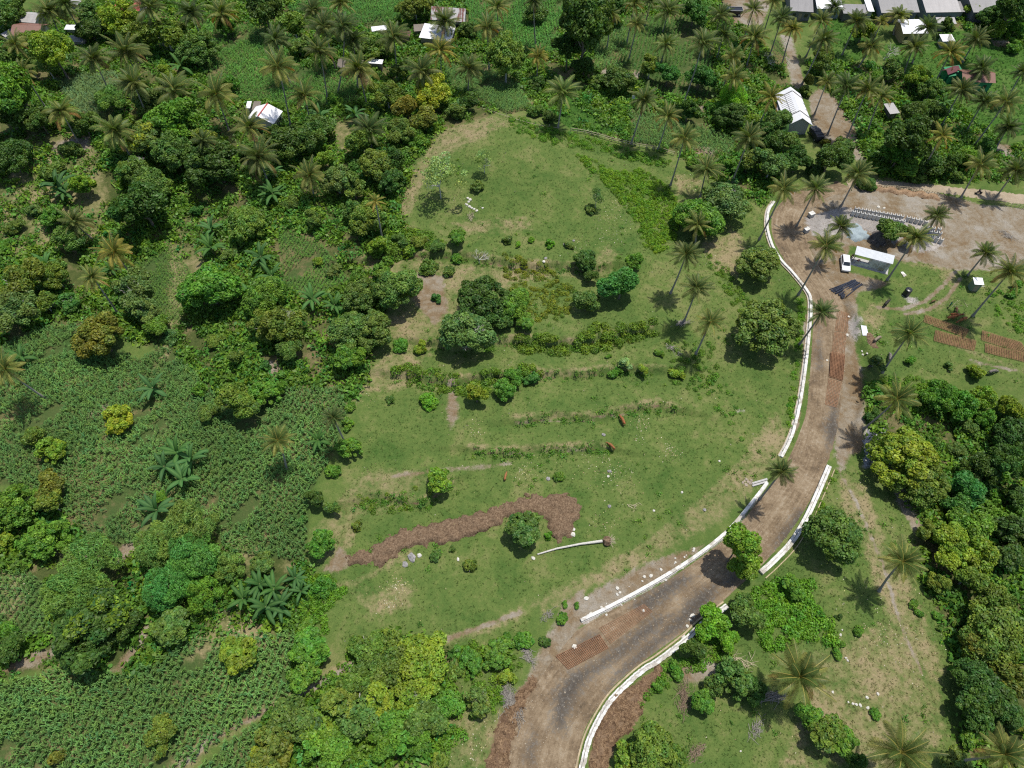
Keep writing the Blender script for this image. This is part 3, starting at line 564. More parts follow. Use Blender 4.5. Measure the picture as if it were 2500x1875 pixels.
M_MULCH = speck_mat('brown_clods', [(0.38, (0.065, 0.042, 0.026)), (0.50, (0.150, 0.100, 0.062)), (0.62, (0.27, 0.195, 0.125))])
mound([(940,1314),(973,1293),(1061,1273),(1178,1249),(1240,1226),(1299,1210),(1366,1204),(1405,1214),(1425,1237),(1413,1255),(1393,1311),(1363,1323),(1340,1299),(1337,1267),(1299,1258),(1240,1267),(1178,1299),(1120,1320),(1002,1337),(958,1361),(929,1387),(899,1378),(855,1380),(848,1358),(899,1340)], 0.9,
      'earth_mound', 'long brown mound of dug earth crossing the meadow', 'earth mound', M_MULCH)
mound([(2066,548),(2090,545),(2112,560),(2124,580),(2110,588),(2075,590),(2064,575)], 1.0, 'gravel_heap', 'pale blue grey gravel heap in the construction yard', 'gravel heap', speck_mat('bluish_gravel', [(0.35, (0.20, 0.25, 0.27)), (0.6, (0.33, 0.39, 0.41))], 5, 0.4), 0.25, 0.08, 1.6)
mound([(2122,570),(2150,560),(2165,585),(2160,600),(2140,602),(2124,588)], 1.3, 'sand_heap', 'dark grey sand heap beside the gravel heap', 'sand heap', speck_mat('dark_sand', [(0.35, (0.075, 0.065, 0.06)), (0.6, (0.15, 0.13, 0.115))], 4, 0.4), 0.25, 0.12, 1.8)
mound([(2112,1055),(2165,1044),(2160,1075),(2140,1100),(2130,1135),(2112,1140),(2108,1090)], 0.35, 'ash_heap', 'pale grey ash and burnt brush spread beside the road', 'ash heap', speck_mat('pale_ash', [(0.38, (0.10, 0.10, 0.105)), (0.5, (0.28, 0.28, 0.29)), (0.62, (0.5, 0.5, 0.52))], 2.5), 0.25, 0.3, 1.0)
mound([(2130,452),(2290,474),(2296,486),(2288,490),(2130,466)], 0.7, 'earth_bank', 'brown earth bank between the bamboo railing and the yard', 'earth bank', speck_mat('brown_bank', [(0.38, (0.17, 0.105, 0.06)), (0.5, (0.27, 0.18, 0.11)), (0.62, (0.34, 0.24, 0.15))], 1.2), 0.3, 0.12, 1.0)
mound([(2115,812),(2140,825),(2138,850),(2122,858),(2112,835)], 0.4, 'soil_heap', 'small brown soil heap by the steel mats and grass edge', 'soil heap', M_MULCH, 0.25, 0.25, 0.8)

for pts_, lb_ in ((ZONES['clod'][0], 'rugged brown bank of cut clay along the curved road wall'), (ZONES['clod'][1], 'dark crumbly bank at the left edge of the lower road')):
    mound(pts_, 0.55, 'clay_bank', lb_, 'clay bank', speck_mat('cut_clay', [(0.36, (0.050, 0.030, 0.018)), (0.50, (0.150, 0.095, 0.055)), (0.64, (0.30, 0.205, 0.12))], 1.6, 1.0), 0.3, 0.55, 0.9)
# ---------------------------------------------------------------- foliage
LEAFC = np.array([0.115, 0.198, 0.036])
def unit(v): return v/np.maximum(1e-9, np.linalg.norm(v, axis=-1, keepdims=True))
def leaves(C, N, size, rs, aspect=0.55, stretch=0.0):
    """diamond leaves at C facing N; returns V, F"""
    n = len(C); r = unit(rs.normal(size=(n, 3))); a = unit(np.cross(N, r)); b = np.cross(N, a)
    s = size*rs.uniform(0.7, 1.35, (n, 1))
    if stretch: a[:, 2] -= stretch*0.5; a = unit(a)
    droop = N*s*0.25
    V = np.stack([C-a*s-droop, C+b*s*aspect, C+a*s-droop, C-b*s*aspect], 1).reshape(-1, 3)
    F = np.arange(4*n).reshape(n, 4); return V, F
def crown(name, seed, nl, nleaf, leaf, lr=(0.2, 0.38), zmin=-0.3, aspect=0.55, jit=0.55, hue=0.2, accent=None, stretch=0.0, irregular=0.12, inner=0.12, nb=6, bs=0.5):
    """boughs (big uneven lobes) that carry smaller clumps, which carry the leaves"""
    rs = np.random.RandomState(seed); BC = []; BR_ = []
    for j in range(nb):
        az = j*2.39996+rs.uniform(-0.5, 0.5); el = rs.uniform(-0.15, 1.0) if j else 1.4; k = rs.uniform(0.35, 0.62)*(1+irregular*rs.uniform(-1, 1))
        BC.append([math.cos(az)*math.cos(el)*k, math.sin(az)*math.cos(el)*k, math.sin(el)*k*0.9]); BR_.append(bs*rs.uniform(0.75, 1.15)*(1-irregular*rs.rand()))
    BC = np.array(BC); BR_ = np.array(BR_); D = []; k = 0
    while len(D) < nl:
        k += 1; j = rs.randint(nb); d = unit(rs.normal(size=3)); p = BC[j]+d*BR_[j]*rs.uniform(0.7, 1.0)
        if p[2] < zmin or d[2] < -0.5: continue
        if k < 6000 and (np.linalg.norm(BC-p, axis=1)/BR_).min() < 0.62: continue
        if D and k < 5000 and min(np.linalg.norm(p-e) for e in D) < 1.0/math.sqrt(nl): continue
        D.append(p)
    cen = np.array(D); rad = rs.uniform(*lr, nl); ext = np.percentile(np.linalg.norm(cen, axis=1)+rad, 85); cen /= ext; rad /= ext
    cen = np.vstack([cen, [[0, 0, 0.1]]]); rad = np.append(rad, 0.42)
    ltint = rs.uniform(0.78, 1.22, nl+1); lhue = rs.uniform(-hue, hue, nl+1); acc = rs.rand(nl+1) < (0.25 if accent else -1)
    C = np.zeros((0, 3)); N = C.copy(); Lb = np.zeros(0, int)
    while len(C) < nleaf:
        m = nleaf*2; w = rad**2/np.sum(rad**2); li = rs.choice(nl+1, m, p=w); d = unit(rs.normal(size=(m, 3)))
        p = cen[li]+d*(rad[li]*rs.uniform(0.82, 1.12, m))[:, None]
        dd = np.linalg.norm(p[:, None, :]-cen[None], axis=2)/rad[None]; dd[np.arange(m), li] = 9
        ok = ((dd.min(1) > 0.86) & (p[:, 2] > zmin-0.12)) | (rs.rand(m) < inner*0.12)
        C = np.vstack([C, p[ok]]); N = np.vstack([N, d[ok]]); Lb = np.append(Lb, li[ok])
    C, N, Lb = C[:nleaf], N[:nleaf], Lb[:nleaf]
    N = unit(N*0.75+np.array([0, 0, 0.35])+rs.normal(size=N.shape)*jit)
    V, F = leaves(C, N, leaf, rs, aspect, stretch)
    t = ltint[Lb]*rs.uniform(0.68, 1.32, nleaf); h = lhue[Lb]+rs.normal(size=nleaf)*0.12
    col = LEAFC*t[:, None]*np.stack([1+h*1.1, 1+h*0.35, 1-h*0.3], 1)
    if accent is not None:
        am = acc[Lb] & (rs.rand(nleaf) < 0.55) & (N[:, 2] > 0.1); col[am] = np.array(accent)*t[am][:, None]
    return mesh_np(name, V, F, np.repeat(col, 4, 0))
CR = {}
def reg(k, ms): CR[k] = ms
# large / medium / small sizes keep their leaves about the same real size
reg('RL', [crown('crown', s, 75, 9000, 0.050, (0.12, 0.22), irregular=0.12, nb=8, bs=0.5) for s in (1, 2, 3)])
reg('RM', [crown('crown', s, 46, 4400, 0.074, (0.14, 0.27), irregular=0.15, nb=7) for s in (4, 5, 6)])
reg('RS', [crown('crown', s, 22, 1500, 0.125, (0.16, 0.36), -0.15, irregular=0.3, nb=4) for s in (7, 8)])
reg('LL', [crown('crown', s, 48, 7500, 0.056, (0.10, 0.25), -0.4, irregular=0.45, jit=0.75, nb=6, bs=0.42) for s in (11, 12, 13, 19)])
reg('LM', [crown('crown', s, 32, 3600, 0.082, (0.11, 0.28), -0.35, irregular=0.45, jit=0.75, nb=5, bs=0.44) for s in (14, 15, 16, 20)])
reg('LS', [crown('crown', s, 15, 1100, 0.14, (0.13, 0.34), -0.2, irregular=0.5, jit=0.75, nb=4, bs=0.5) for s in (17, 18, 29)])
reg('BL', [crown('crown', s, 46, 10000, 0.062, (0.14, 0.28), -0.2, 0.20, 0.8, stretch=0.6, irregular=0.35, nb=6) for s in (21, 22)])
reg('BM', [crown('crown', s, 28, 4500, 0.085, (0.16, 0.32), -0.2, 0.20, 0.8, stretch=0.6, irregular=0.35, nb=5) for s in (23,)])
reg('FL', [crown('crown', s, 50, 8500, 0.056, (0.12, 0.24), -0.4, accent=(0.30, 0.38, 0.03), irregular=0.35, nb=7) for s in (25,)])
reg('HL', [crown('crown', s, 22, 1500, 0.05, (0.12, 0.26), -0.3, irregular=0.4, jit=0.9, nb=5) for s in (27, 28)])
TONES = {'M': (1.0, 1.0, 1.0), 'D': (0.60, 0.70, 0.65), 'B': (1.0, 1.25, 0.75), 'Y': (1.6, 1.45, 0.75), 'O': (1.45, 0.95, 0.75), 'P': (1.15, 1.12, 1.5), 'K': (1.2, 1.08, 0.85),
         'G': (2.5, 1.75, 0.7), 'C': (0.62, 1.0, 1.0), 'L': (1.2, 1.5, 0.6), 'W': (2.6, 2.1, 3.6)}
TNAME = {'M': 'mid green', 'D': 'dark green', 'B': 'bright green', 'Y': 'yellow green', 'O': 'orange brown', 'P': 'grey green', 'K': 'olive green', 'G': 'golden yellow',
         'C': 'bluish green', 'L': 'lime green', 'W': 'pale silvery'}
SNAME = {'R': 'round tree', 'L': 'spreading tree', 'B': 'feathery bamboo clump', 'F': 'tree with lime tufts', 'S': 'shrub', 'H': 'thin open tree', 'X': 'leafless tree'}
def trunk_unit(name, seed, limbs=6):
    rs = random.Random(seed); mb = MB()
    mb.tube([(0, 0, -0.12), (0.01, 0, 0.02), (0.03, 0.01, 0.3), (0.0, 0.03, 0.62), (0.02, 0.0, 1.0)], [0.085, 0.06, 0.045, 0.036, 0.018], 7)
    for i in range(limbs):
        a = i*2.4+rs.random(); r = 0.5+0.25*rs.random(); z0 = 0.42+0.3*rs.random()
        mb.tube([(0.02, 0.02, z0), (math.cos(a)*r*0.45, math.sin(a)*r*0.45, z0+0.28), (math.cos(a)*r, math.sin(a)*r, z0+0.55+0.2*rs.random())], [0.03, 0.02, 0.008], 5)
    return mb.mesh(name)
TRK = [trunk_unit('trunk', s) for s in (1, 2, 3)]; TRKP = [trunk_unit('trunk', s, 9) for s in (4, 5)]
for t_ in TRK: t_.materials.append(M_BARK)
for t_ in TRKP: t_.materials.append(M_PALEBARK)
def branching(name, seed, depth=5):
    rs = random.Random(seed); mb = MB()
    def go(p, d, L, r, k):
        q = p+d*L*0.5+Vector((rs.uniform(-1, 1), rs.uniform(-1, 1), rs.uniform(-0.3, 0.6)))*L*0.08; e = q+d*L*0.5
        mb.tube([p, q, e], [r, r*0.85, r*0.65], 5 if k > 2 else 3, False)
        if k == 0: return
        for i in range(3 if k > 1 else 2):
            v = Vector((rs.uniform(-1, 1), rs.uniform(-1, 1), rs.uniform(-0.35, 0.7))).normalized()
            go(e, (d*0.75+v*0.85).normalized(), L*rs.uniform(0.62, 0.8), r*0.6, k-1)
    go(Vector((0, 0, -0.05)), Vector((0.05, 0, 1)), 0.42, 0.035, depth); return mb.mesh(name)
BRN = [branching('branches', s) for s in (3, 8)]
for b_ in BRN: b_.materials.append(M_PALEBARK)
TREEPOS = []
def place(px, py, rpx, hfac):
    z = 2.0; Rw = 2.0
    for _ in range(5):
        p = at_z(px, py, z); Rw = world_r(rpx, p); g = z_at(p.x, p.y); z = g+hfac*Rw
    return p, Rw, g
def tree(t, cx, cy, r, code, text, grp=None, i=0):
    px, py = T(t, cx, cy); rp = r/K if t != 'P' else r
    sh, tone = code[0], code[1]; vs = {'R': 0.80, 'L': 0.85, 'B': 0.95, 'F': 0.8, 'S': 0.72, 'H': 0.95, 'X': 1.0}[sh]
    hf = {'R': 0.78, 'L': 0.95, 'B': 0.9, 'F': 0.85, 'S': 0.30, 'H': 1.5, 'X': 0.5}[sh]
    if len(code) > 2: hf *= {'t': 1.7, 'g': 2.3, 'l': 0.6, 'o': 2.9}[code[2]]; vs *= {'t': 1.15, 'g': 1.5, 'l': 0.8, 'o': 1.15}[code[2]]
    if 'thicket' in text: hf *= 0.6; vs *= 0.8      # the sprawling thicket keeps low
    p, Rw, g = place(px, py, rp*(1.14 if sh in 'RB' and rp > 25 else 1.06), hf)
    size = 'L' if Rw > 3.4 else ('M' if Rw > 1.7 else 'S')
    small = sh == 'S' or Rw < 1.1
    key = {'R': 'R', 'L': 'L', 'S': 'L', 'X': 'H'}.get(sh, sh)+size
    if key not in CR: key = {'B': 'BM' if size != 'L' else 'BL', 'F': 'FL', 'H': 'HL'}.get(key[0], key)
    root = empty('shrub' if small else ('bamboo_clump' if sh == 'B' else 'tree'), (p.x, p.y, g), 0.0)
    label = TNAME[tone]+' '+('shrub' if small and sh != 'X' else SNAME[sh])+' '+text
    tag(root, label, 'shrub' if small else ('bamboo' if sh == 'B' else 'tree'), grp or ('shrubs on the slopes' if small else 'broadleaf trees'))
    rz = rnd.uniform(0, 6.28); H = p.z-g
    if sh in 'XH':
        b = link('branches', BRN[i % 2], None, root); k = (H+Rw*0.8)/(1.35 if sh == 'X' else 1.2); b.scale = (Rw*1.05, Rw*1.05, max(k, Rw)); b.rotation_euler = (0, 0, rz)
    else:
        tk = (TRKP if tone in 'PKW' else TRK); me = tk[i % len(tk)]
        b = link('stem' if small else 'trunk', me, None, root); b.scale = (Rw*0.9, Rw*0.9, max(H, 0.25*Rw)); b.rotation_euler = (0, 0, rz)
        if code.endswith('o'): b.rotation_euler = (0, 0, 0)
    if sh != 'X':
        ms = CR[key]; c = link('crown', ms[(i*7+int(px)) % len(ms)], M_LEAF, root, (0, 0, H))
        j = [rnd.uniform(0.86, 1.14) for _ in range(3)]; q = rnd.uniform(0.9, 1.1)
        c.scale = (Rw*j[0]*1.02, Rw*j[1]*1.02, Rw*vs); c.rotation_euler = (0, 0, rz+1)
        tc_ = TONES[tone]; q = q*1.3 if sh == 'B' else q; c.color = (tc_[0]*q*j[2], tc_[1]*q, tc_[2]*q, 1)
    if ('twig' in text or 'grey' in text) and sh in 'RL':
        b = link('twigs', BRN[i % 2], None, root, (0, 0, H*0.35)); b.scale = (Rw*1.0, Rw*1.0, (H*0.65+Rw*vs)/1.28); b.rotation_euler = (0, 0, rz)
    TREEPOS.append((p.x, p.y, Rw)); return root
# tile, x, y, radius, shape+tone | what singles it out
TREES = '''A1 50 130 150 RM|in the far top left corner
A1 130 30 110 LD|behind the grey roof of the top left farmhouse
A1 740 110 90 LP|between the brown tiled roof and the red roof
A1 760 260 110 RD|below the white sheet beside the top left farmhouse
A1 980 160 170 LY|in front of the red roof
A1 1180 330 150 LK|left behind the pair of top left palms
A1 1370 290 170 LK|right of the lime crown below the red roof
A1 430 420 170 RYt|right below the brown tiled roof
A1 250 330 100 LK|touching the front of the brown tiled roof
A1 80 520 160 LM|on the left edge below the tiled house
A1 390 560 100 BP|on the blue green plot edge below the tiled house
A1 150 770 250 LB|with flat layered top on the left edge
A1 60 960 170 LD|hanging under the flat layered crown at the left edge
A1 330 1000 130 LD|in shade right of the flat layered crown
A1 1640 410 140 RM|left of the large upper left maize plot
A1 1400 640 100 LY|between the first and second palm of the middle left row
A1 1880 220 90 RB|just under the two palms left of the upper maize plot
A1 90 1310 160 RD|on the left edge above the banana hollow
A1 690 1030 120 LM|right of the palm leaning over bare ground at left
A1 960 830 110 BM|at the lower edge of the blue green plot
A1 1220 850 140 LP|in the middle of the upper left woods
A1 1440 1010 200 LB|stepped, left of the white roofed house
A1 1240 1160 170 FM|below the grey crown in the upper left woods
A1 1450 1290 170 RM|two crowns below the white roofed house on its left
A1 1800 1360 210 RD|left of the palm standing under the white house
A1 1130 1420 150 LM|among thin bare twigs in the left woods
A1 1700 1180 120 LK|directly below the white roofed house
A1 590 1250 90 SM|beside the foot of the leaning palm at left
A1 680 1560 110 LY|by the bananas of the left hollow
A1 430 1440 110 SM|half hidden by banana leaves in the left hollow
A1 1240 1540 150 RM|on the slope centre of the left woods
A1 1560 830 90 LB|between the third and fourth palm of the left row
A1 1900 700 80 LB|on the corner between palms and upper maize
A1 2050 1250 90 LM|at the lower left corner of the white roofed house
A2 90 90 140 RDt|standing alone at the top edge left of centre
A2 330 230 130 LK|behind the palms right of the dark top tree
A2 380 400 90 RM|under the crowded palms of the upper maize
A2 1340 70 130 RK|just left of the rust streaked roof
A2 960 390 130 RK|left of the small white sheds
A2 1100 430 80 LM|between the two small white roofs
A2 1780 250 80 RM|right of the white shed roof
A2 1230 600 90 LM|in front of the dark thatched hut
A2 1110 790 140 LK|left of the golden yellow tree
A2 1480 790 150 RG|behind the tall palm of the hedge corner
A2 1270 910 120 LO|left below the golden yellow tree
A2 1410 1000 110 LO|right half of the reddish pair below the golden tree
A2 2090 480 150 RKt|with bare stems at the edge of the centre maize
A2 1210 1090 120 LM|at the top left corner of the meadow knoll
A2 1330 1150 120 SB|on the left rim of the meadow knoll
A2 1690 950 110 SM|at the hedge corner above the knoll
A2 1780 850 90 LD|where the hedge meets the maize above the knoll
A2 660 840 80 SB|under the palm right of the white house
A2 520 1080 140 LM|right of the white roofed house
A2 330 1190 170 RD|below right of the white roofed house
A2 170 1130 90 LD|touching the lower tip of the white roof
A2 900 1190 130 LK|under the palm beside the dry yellow glade
A2 1010 1380 150 RK|left of the knoll, uppermost of a dark trio
A2 1170 1330 110 LD|left of the knoll, right one of a dark trio
A2 1140 1510 110 RD|left of the knoll, lowest of a dark trio
A2 690 1500 150 LP|left below the dry yellow glade
A2 830 1560 120 LM|between the glade and the dark trio
A2 590 1330 90 LY|on the left rim of the dry yellow glade
A2 1530 1440 170 HW|with visible trunk on the upper left of the meadow
A2 1910 1330 85 HW|nearly bare on the meadow knoll
A2 1860 1550 60 SM|at the foot of the nearly bare knoll tree
A3 640 230 210 RDg|towering over the top centre maize
A3 500 390 130 LDt|left shoulder of the towering dark tree
A3 750 110 130 LDt|right shoulder of the towering dark tree
A3 900 60 90 RDt|between the towering tree and the top palms
A3 215 110 90 LM|thin stemmed at the top maize edge
A3 250 720 90 SD|at the left end of the small pasture above the fence
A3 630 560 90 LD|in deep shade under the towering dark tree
A3 760 700 90 SM|in the hedge above the small pasture
A3 920 680 120 RD|big leaved in the hedge above the small pasture
A3 1180 560 100 LK|above the flag on the hedge
A3 1330 620 110 LC|in the gardens below the upper palms
A3 1600 640 120 LC|in the gardens right of the flag
A3 735 930 50 SM|alone on the small pasture
A3 350 990 80 SD|at the foot of the pasture palm
A3 230 940 80 SM|on the fence left of the pasture palm
A3 900 900 60 SB|beside the path on the small pasture
A3 1500 930 100 LD|above the striped maize strip
A3 1700 900 80 SB|uphill of the striped maize strip
A3 1870 970 120 RD|right above the striped maize strip
A3 1870 800 110 BL|lime patch under the upper right palms
A3 1550 90 130 LC|between the top centre palms
A3 1350 1000 0 SD|
A3 2000 1350 110 LM|above the leaning road palm pair
A3 1550 1370 70 SB|below the striped maize strip
A3 1870 1400 90 SB|right of the palm standing below the striped maize
A3 2100 1120 110 LD|left of the white gabled barn woods edge
A4 540 510 120 LM|pale flowered beside the track fork above the barn
A4 385 770 60 SM|at the upper right corner of the white gabled barn
A4 420 680 60 LO|behind the white gabled barn
A4 880 260 110 LY|between the village and the flooded plots
A4 1100 590 100 LM|below the dead grey bush of the village
A4 1330 640 110 LY|in front of the green walled house
A4 1450 740 110 LM|left of the green walled house garden
A4 1270 980 150 LD|above the big dark tree of the right woods
A4 1250 1160 180 LDt|large between barn yard and lane
A4 1430 930 120 LM|right of the grey shed in the right woods
A4 1140 1280 130 RB|domed in front of the big dark tree
A4 1240 1400 100 RB|lower dome near the lane bend
A4 960 1230 70 SB|at the right edge of the barn yard track
A4 1430 1370 110 LD|just above the dirt lane
A4 1600 1380 100 LD|above the dirt lane right of the domes
A4 1720 1290 110 LB|below the orange palm
A4 1650 1480 70 SM|on the lane edge near the twin right palms
A4 1990 250 80 LY|slender, by the brown pond at top right
A4 2120 70 150 LDt|at the top right corner
A4 1960 140 100 RD|in shade beside the rightmost village roof
A4 2150 230 80 LB|on the right edge below the village
A4 2120 400 80 SB|beside the flooded plots at the right edge
A4 1560 230 80 LD|in front of the small grey village roof
A4 1780 90 70 RY|in front of the rightmost village roof
A4 960 110 60 SB|between the village roofs
A4 170 1010 110 RM|against the left side of the white gabled barn
A4 110 1180 110 LD|below left of the barn
A4 290 1190 90 LM|in front of the barn gable
A4 110 1370 150 LP|at the road bend left of centre
A4 330 1330 120 LD|above the road bend
A4 600 1330 150 LD|big leaved above the road bend
A4 690 1230 90 RM|at the end of the barn yard
A4 560 1200 60 SO|on the lower rim of the barn yard
A4 900 1540 80 SM|at the start of the pale lane
A4 1080 440 120 XW|grey and dead beside the ochre house
A4 90 500 90 XW|grey and dead by the left track palms
A4 470 1420 90 SD|in shade over the road bend
A4 1900 1230 80 LC|right of the orange palm
A4 1330 1500 70 SM|on the upper verge of the lane
A4 1000 640 70 LB|between the centre right palms
A5 1180 150 250 LD|largest of the left woods
A5 450 240 100 RB|left of the first palm of the left hollow
A5 580 420 130 LM|under the first palm of the left hollow
A5 130 340 90 SM|on the dry slope at the left edge
A5 280 200 70 SP|on the dry slope beside the bright round one
A5 20 480 70 SB|on the left edge of the dry slope
A5 1910 560 80 SM|below the big dark tree edge
A5 2060 310 150 RK|right of the big dark tree in the left woods
A5 1750 850 220 RB|standing clear in the middle of the left woods
A5 180 800 190 LK|yellow flowered on the left edge
A5 450 720 140 LK|between the left edge and the third hollow palm
A5 130 1010 180 LP|lower left edge, under the yellow flowered one
A5 380 960 110 LK|lower right of the yellow flowered one
A5 1130 850 180 LP|grey twigged right of the hollow palms
A5 1200 1030 130 LP|lower half of the grey twigged group
A5 580 950 90 RC|small and feathery between the grey groups
A5 1310 1140 100 LB|below the grey twigged group
A5 830 1230 200 LO|rusty, above the left maize
A5 900 1120 120 LK|on top of the rusty one above the left maize
A5 1430 1230 70 SP|on the upper edge of the left maize
A5 1800 1260 80 SK|at the notch of the left maize
A5 1960 1420 90 LM|above the lower bank of the left woods
A5 1480 430 0 SD|
A5 1640 200 70 SC|in the gully right of the large left tree
A5 2080 1470 60 SB|over the red cutting of the left woods
A6 110 900 170 RB|tallest top of the great olive group
A6 230 1130 190 LK|great olive crown with grey twigs, centre left
A6 90 1150 140 LK|lower left of the great olive crown
A6 300 1340 120 LM|underneath the great olive crown
A6 880 880 130 RM|left of the wide crown on the meadow edge
A6 1200 850 200 RM|wide crown on the left meadow edge, over red soil
A6 1060 690 80 RB|behind the wide crown on the meadow edge
A6 790 1180 150 RM|left one of the twin crowns above the meadow corner
A6 1020 1180 160 RM|right one of the twin crowns above the meadow corner
A6 750 1420 120 RB|below the twin crowns, left
A6 880 1420 100 LB|below the twin crowns, right
A6 1230 1310 70 SB|right foot of the twin crowns
A6 1390 1330 80 SY|between the twin crowns and the grey twigged dome
A6 1880 920 190 RD|dark dome on the terraces below the knoll
A6 2030 1090 90 LM|right flank of the dark terrace dome
A6 1760 1220 220 RP|grey twigged dome on the lower terraces
A6 950 250 150 LK|left of the terrace start below the knoll
A6 830 190 100 LM|under the small half hidden palm
A6 1040 500 110 LY|at the left start of the top terrace
A6 880 330 90 LM|shady side of the terrace start
A6 1380 440 80 SK|second on the top terrace bank
A6 1520 480 70 SM|third on the top terrace bank
A6 1220 440 80 SM|first on the top terrace bank
A6 1690 410 80 RB|brightest on the top terrace bank
A6 1690 590 60 SB|just below the brightest terrace one
A6 1440 660 80 SK|on the second step below the top terrace
A6 1620 700 60 SM|right of the second step below the top terrace
A6 1110 610 60 SB|left foot of the terrace start
A6 670 700 80 SP|on the weedy gully floor
A6 540 610 50 SY|small on the weedy gully floor
A6 100 1490 60 SC|above the lower bank, big leaved
A6 250 1560 70 SB|left of the shaded field corner
A6 1870 580 120 XW|white and dead on the top terrace
A6 1510 910 50 SC|on the red slope between two domes
A6 500 260 90 LM|on the upper gully side
A6 300 140 90 SM|below the banana by the dark trio
A6 2100 440 50 SM|on the knoll foot
A7 1590 270 170 RB|round under the palm beside the weedy patch
A7 1790 120 170 RP|grey green, above the road bend meadow
A7 2100 640 150 RM|round, upper one beside the road
A7 2120 1130 220 RM|largest round crown beside the road
A7 640 620 100 RD|dark round on the upper terrace
A7 680 720 70 LD|shaded foot of the dark round terrace one
A7 940 810 160 LC|large leaved in the middle of the terraces
A7 1060 620 80 LB|top of the large leaved terrace one
A7 650 950 100 LM|left below the large leaved terrace one
A7 60 970 130 RB|glossy beside the dark terrace dome
A7 140 1110 80 RB|lower neighbour of the glossy terrace one
A7 350 460 50 SL|bright cushion on the knoll foot
A7 85 465 35 SL|tiny cushion left of the bright cushion
A7 195 430 35 SL|tiny cushion between two others on the knoll foot
A7 515 480 45 SM|beside the two grey stones on the knoll foot
A7 690 180 50 SM|at the foot of the slim grey tree
A7 740 70 75 HP|slim and grey on the knoll right side
A7 960 1450 60 SW|on the third terrace, feathery
A7 880 1540 70 SB|dark leaved beside the feathery one
A7 1120 1500 50 SY|right of the feathery one on the third terrace
A7 1250 1370 50 SB|below the palm trio
A7 1390 1540 70 SY|below the lowest palm of the trio
A7 200 1590 80 SC|at the left end of the third terrace
A7 60 1570 80 SB|far left end of the third terrace
A7 830 1400 30 SB|lone tuft between second and third terrace
A7 590 1330 0 SB|
A8 1110 350 120 LM|in the concrete yard
A8 1260 400 90 LM|right half of the yard pair
A8 2160 800 60 SB|right of the green hut
A8 1580 1470 40 SM|alone on the right pasture below the steel mats
A8 1800 1540 90 SY|on the lower rim of the right pasture
A8 1270 1430 60 SB|under the pasture palm
A8 980 1440 70 LP|twiggy, left of the pasture palm foot
A8 2110 880 60 SB|on the right edge below the green hut
B1 990 350 115 RG|lemon coloured in the left maize
B1 280 500 85 LK|upper left of a pair in the left maize
B1 430 600 115 RY|lower right of a pair in the left maize
B1 420 930 130 LO|rusty red, in the lower left maize
B1 430 1060 130 LK|dark underside of the rusty red one
B1 100 1080 170 RB|on the left edge below the left maize
B1 20 1370 80 RY|cut by the left edge below the bright one
B1 400 1330 160 RB|left of the long bamboo
B1 690 710 40 SC|small in the left maize
B1 1980 200 180 LK|in the upper part of the right maize lobe
B1 1680 110 70 LB|left of the crown over the maize lobe
B1 1740 290 90 LM|lower left of the crown over the maize lobe
B1 1330 1000 60 BB|beside the lower banana in the maize
B1 1560 1240 200 BM|top of the long bamboo stand
B1 1300 1440 180 BM|middle of the long bamboo stand
B1 1590 1480 200 BC|bluish right part of the long bamboo stand
B1 790 1500 210 BM|left end of the long bamboo stand
B1 1910 1560 110 BM|right tip of the long bamboo stand
B5 640 150 230 BM|below the left end of the bamboo stand
B5 1380 160 190 BC|lowest of the bamboo stand
B5 1680 180 150 BB|lower right of the bamboo stand
B5 760 420 290 FD|huge, right of the lower left weeds
B5 700 620 180 RD|lower part of the huge tufted one
B5 1070 450 130 LD|right arm of the huge tufted one
B5 1430 480 150 RM|small leaved, right of the huge tufted one
B5 60 650 140 LD|on the left edge, lower quarter
B5 60 490 80 LB|top of the left edge pair, lower quarter
B5 345 590 50 SL|star shaped tuft in the lower left
B5 2000 700 140 RY|in the lower left maize, upper right part
B5 1340 1340 130 LK|in the bottom maize, centre
B5 1350 1480 80 LK|lower knob of the bottom maize tree
B5 470 1550 70 LO|in the bottom maize near the lower edge
B5 2180 1540 110 RY|by the path at the bottom
B2 1530 880 125 RY|on the lower meadow left of the earth mound
B2 510 1010 90 LD|on the hedge between maize and meadow, upper
B2 640 1090 80 LM|on the hedge between maize and meadow, lower
B2 570 1390 120 RB|at the foot of the hedge near the mound tip
B2 390 1200 60 SC|feathery at the maize edge
B2 780 590 95 RB|on the left meadow edge, rounded
B2 650 790 70 SB|below the rounded one on the left meadow edge
B2 80 140 120 RB|at the top of the inner maize
B2 220 110 80 LB|right neighbour at the top of the inner maize
B2 820 150 50 SB|upper on the thin hedge line
B2 800 260 50 SB|middle on the thin hedge line
B2 780 380 60 SB|lower on the thin hedge line
B2 850 1250 60 SK|low on the lower meadow, left
B2 1440 210 80 SL|bright cushion on the upper left meadow
B2 1140 200 45 SM|left of the bright cushion
B2 1850 150 110 LY|tallest on the third terrace, left part
B2 2080 110 90 RB|right of the tall one on the third terrace
B2 70 1550 100 RM|above the bananas at the bottom
B2 1510 1480 55 SM|beside the flat pale rock
B2 1790 1570 70 SK|on the meadow right of the pale rock
B2 1650 1440 35 SM|between the pale rock and the mound
B3 130 1260 145 RM|in front of the earth mound
B3 330 1330 45 SL|right foot of the mound tree
B3 460 1165 30 SC|growing on the earth mound
B3 430 830 50 SB|on the middle meadow near grey stones
B3 1930 1390 150 LYo|overhanging the road
B3 1960 1590 120 LY|lower half of the one overhanging the road
B4 600 1330 225 RM|large dome beside the white twin wall
B4 1230 700 230 RY|olive dome below the ash
B4 1330 860 190 RK|lower half of the olive dome
B4 1500 150 150 LB|upper hedge of the right woods
B4 1700 240 130 LB|second in the upper hedge of the right woods
B4 1880 180 110 LY|third in the upper hedge of the right woods
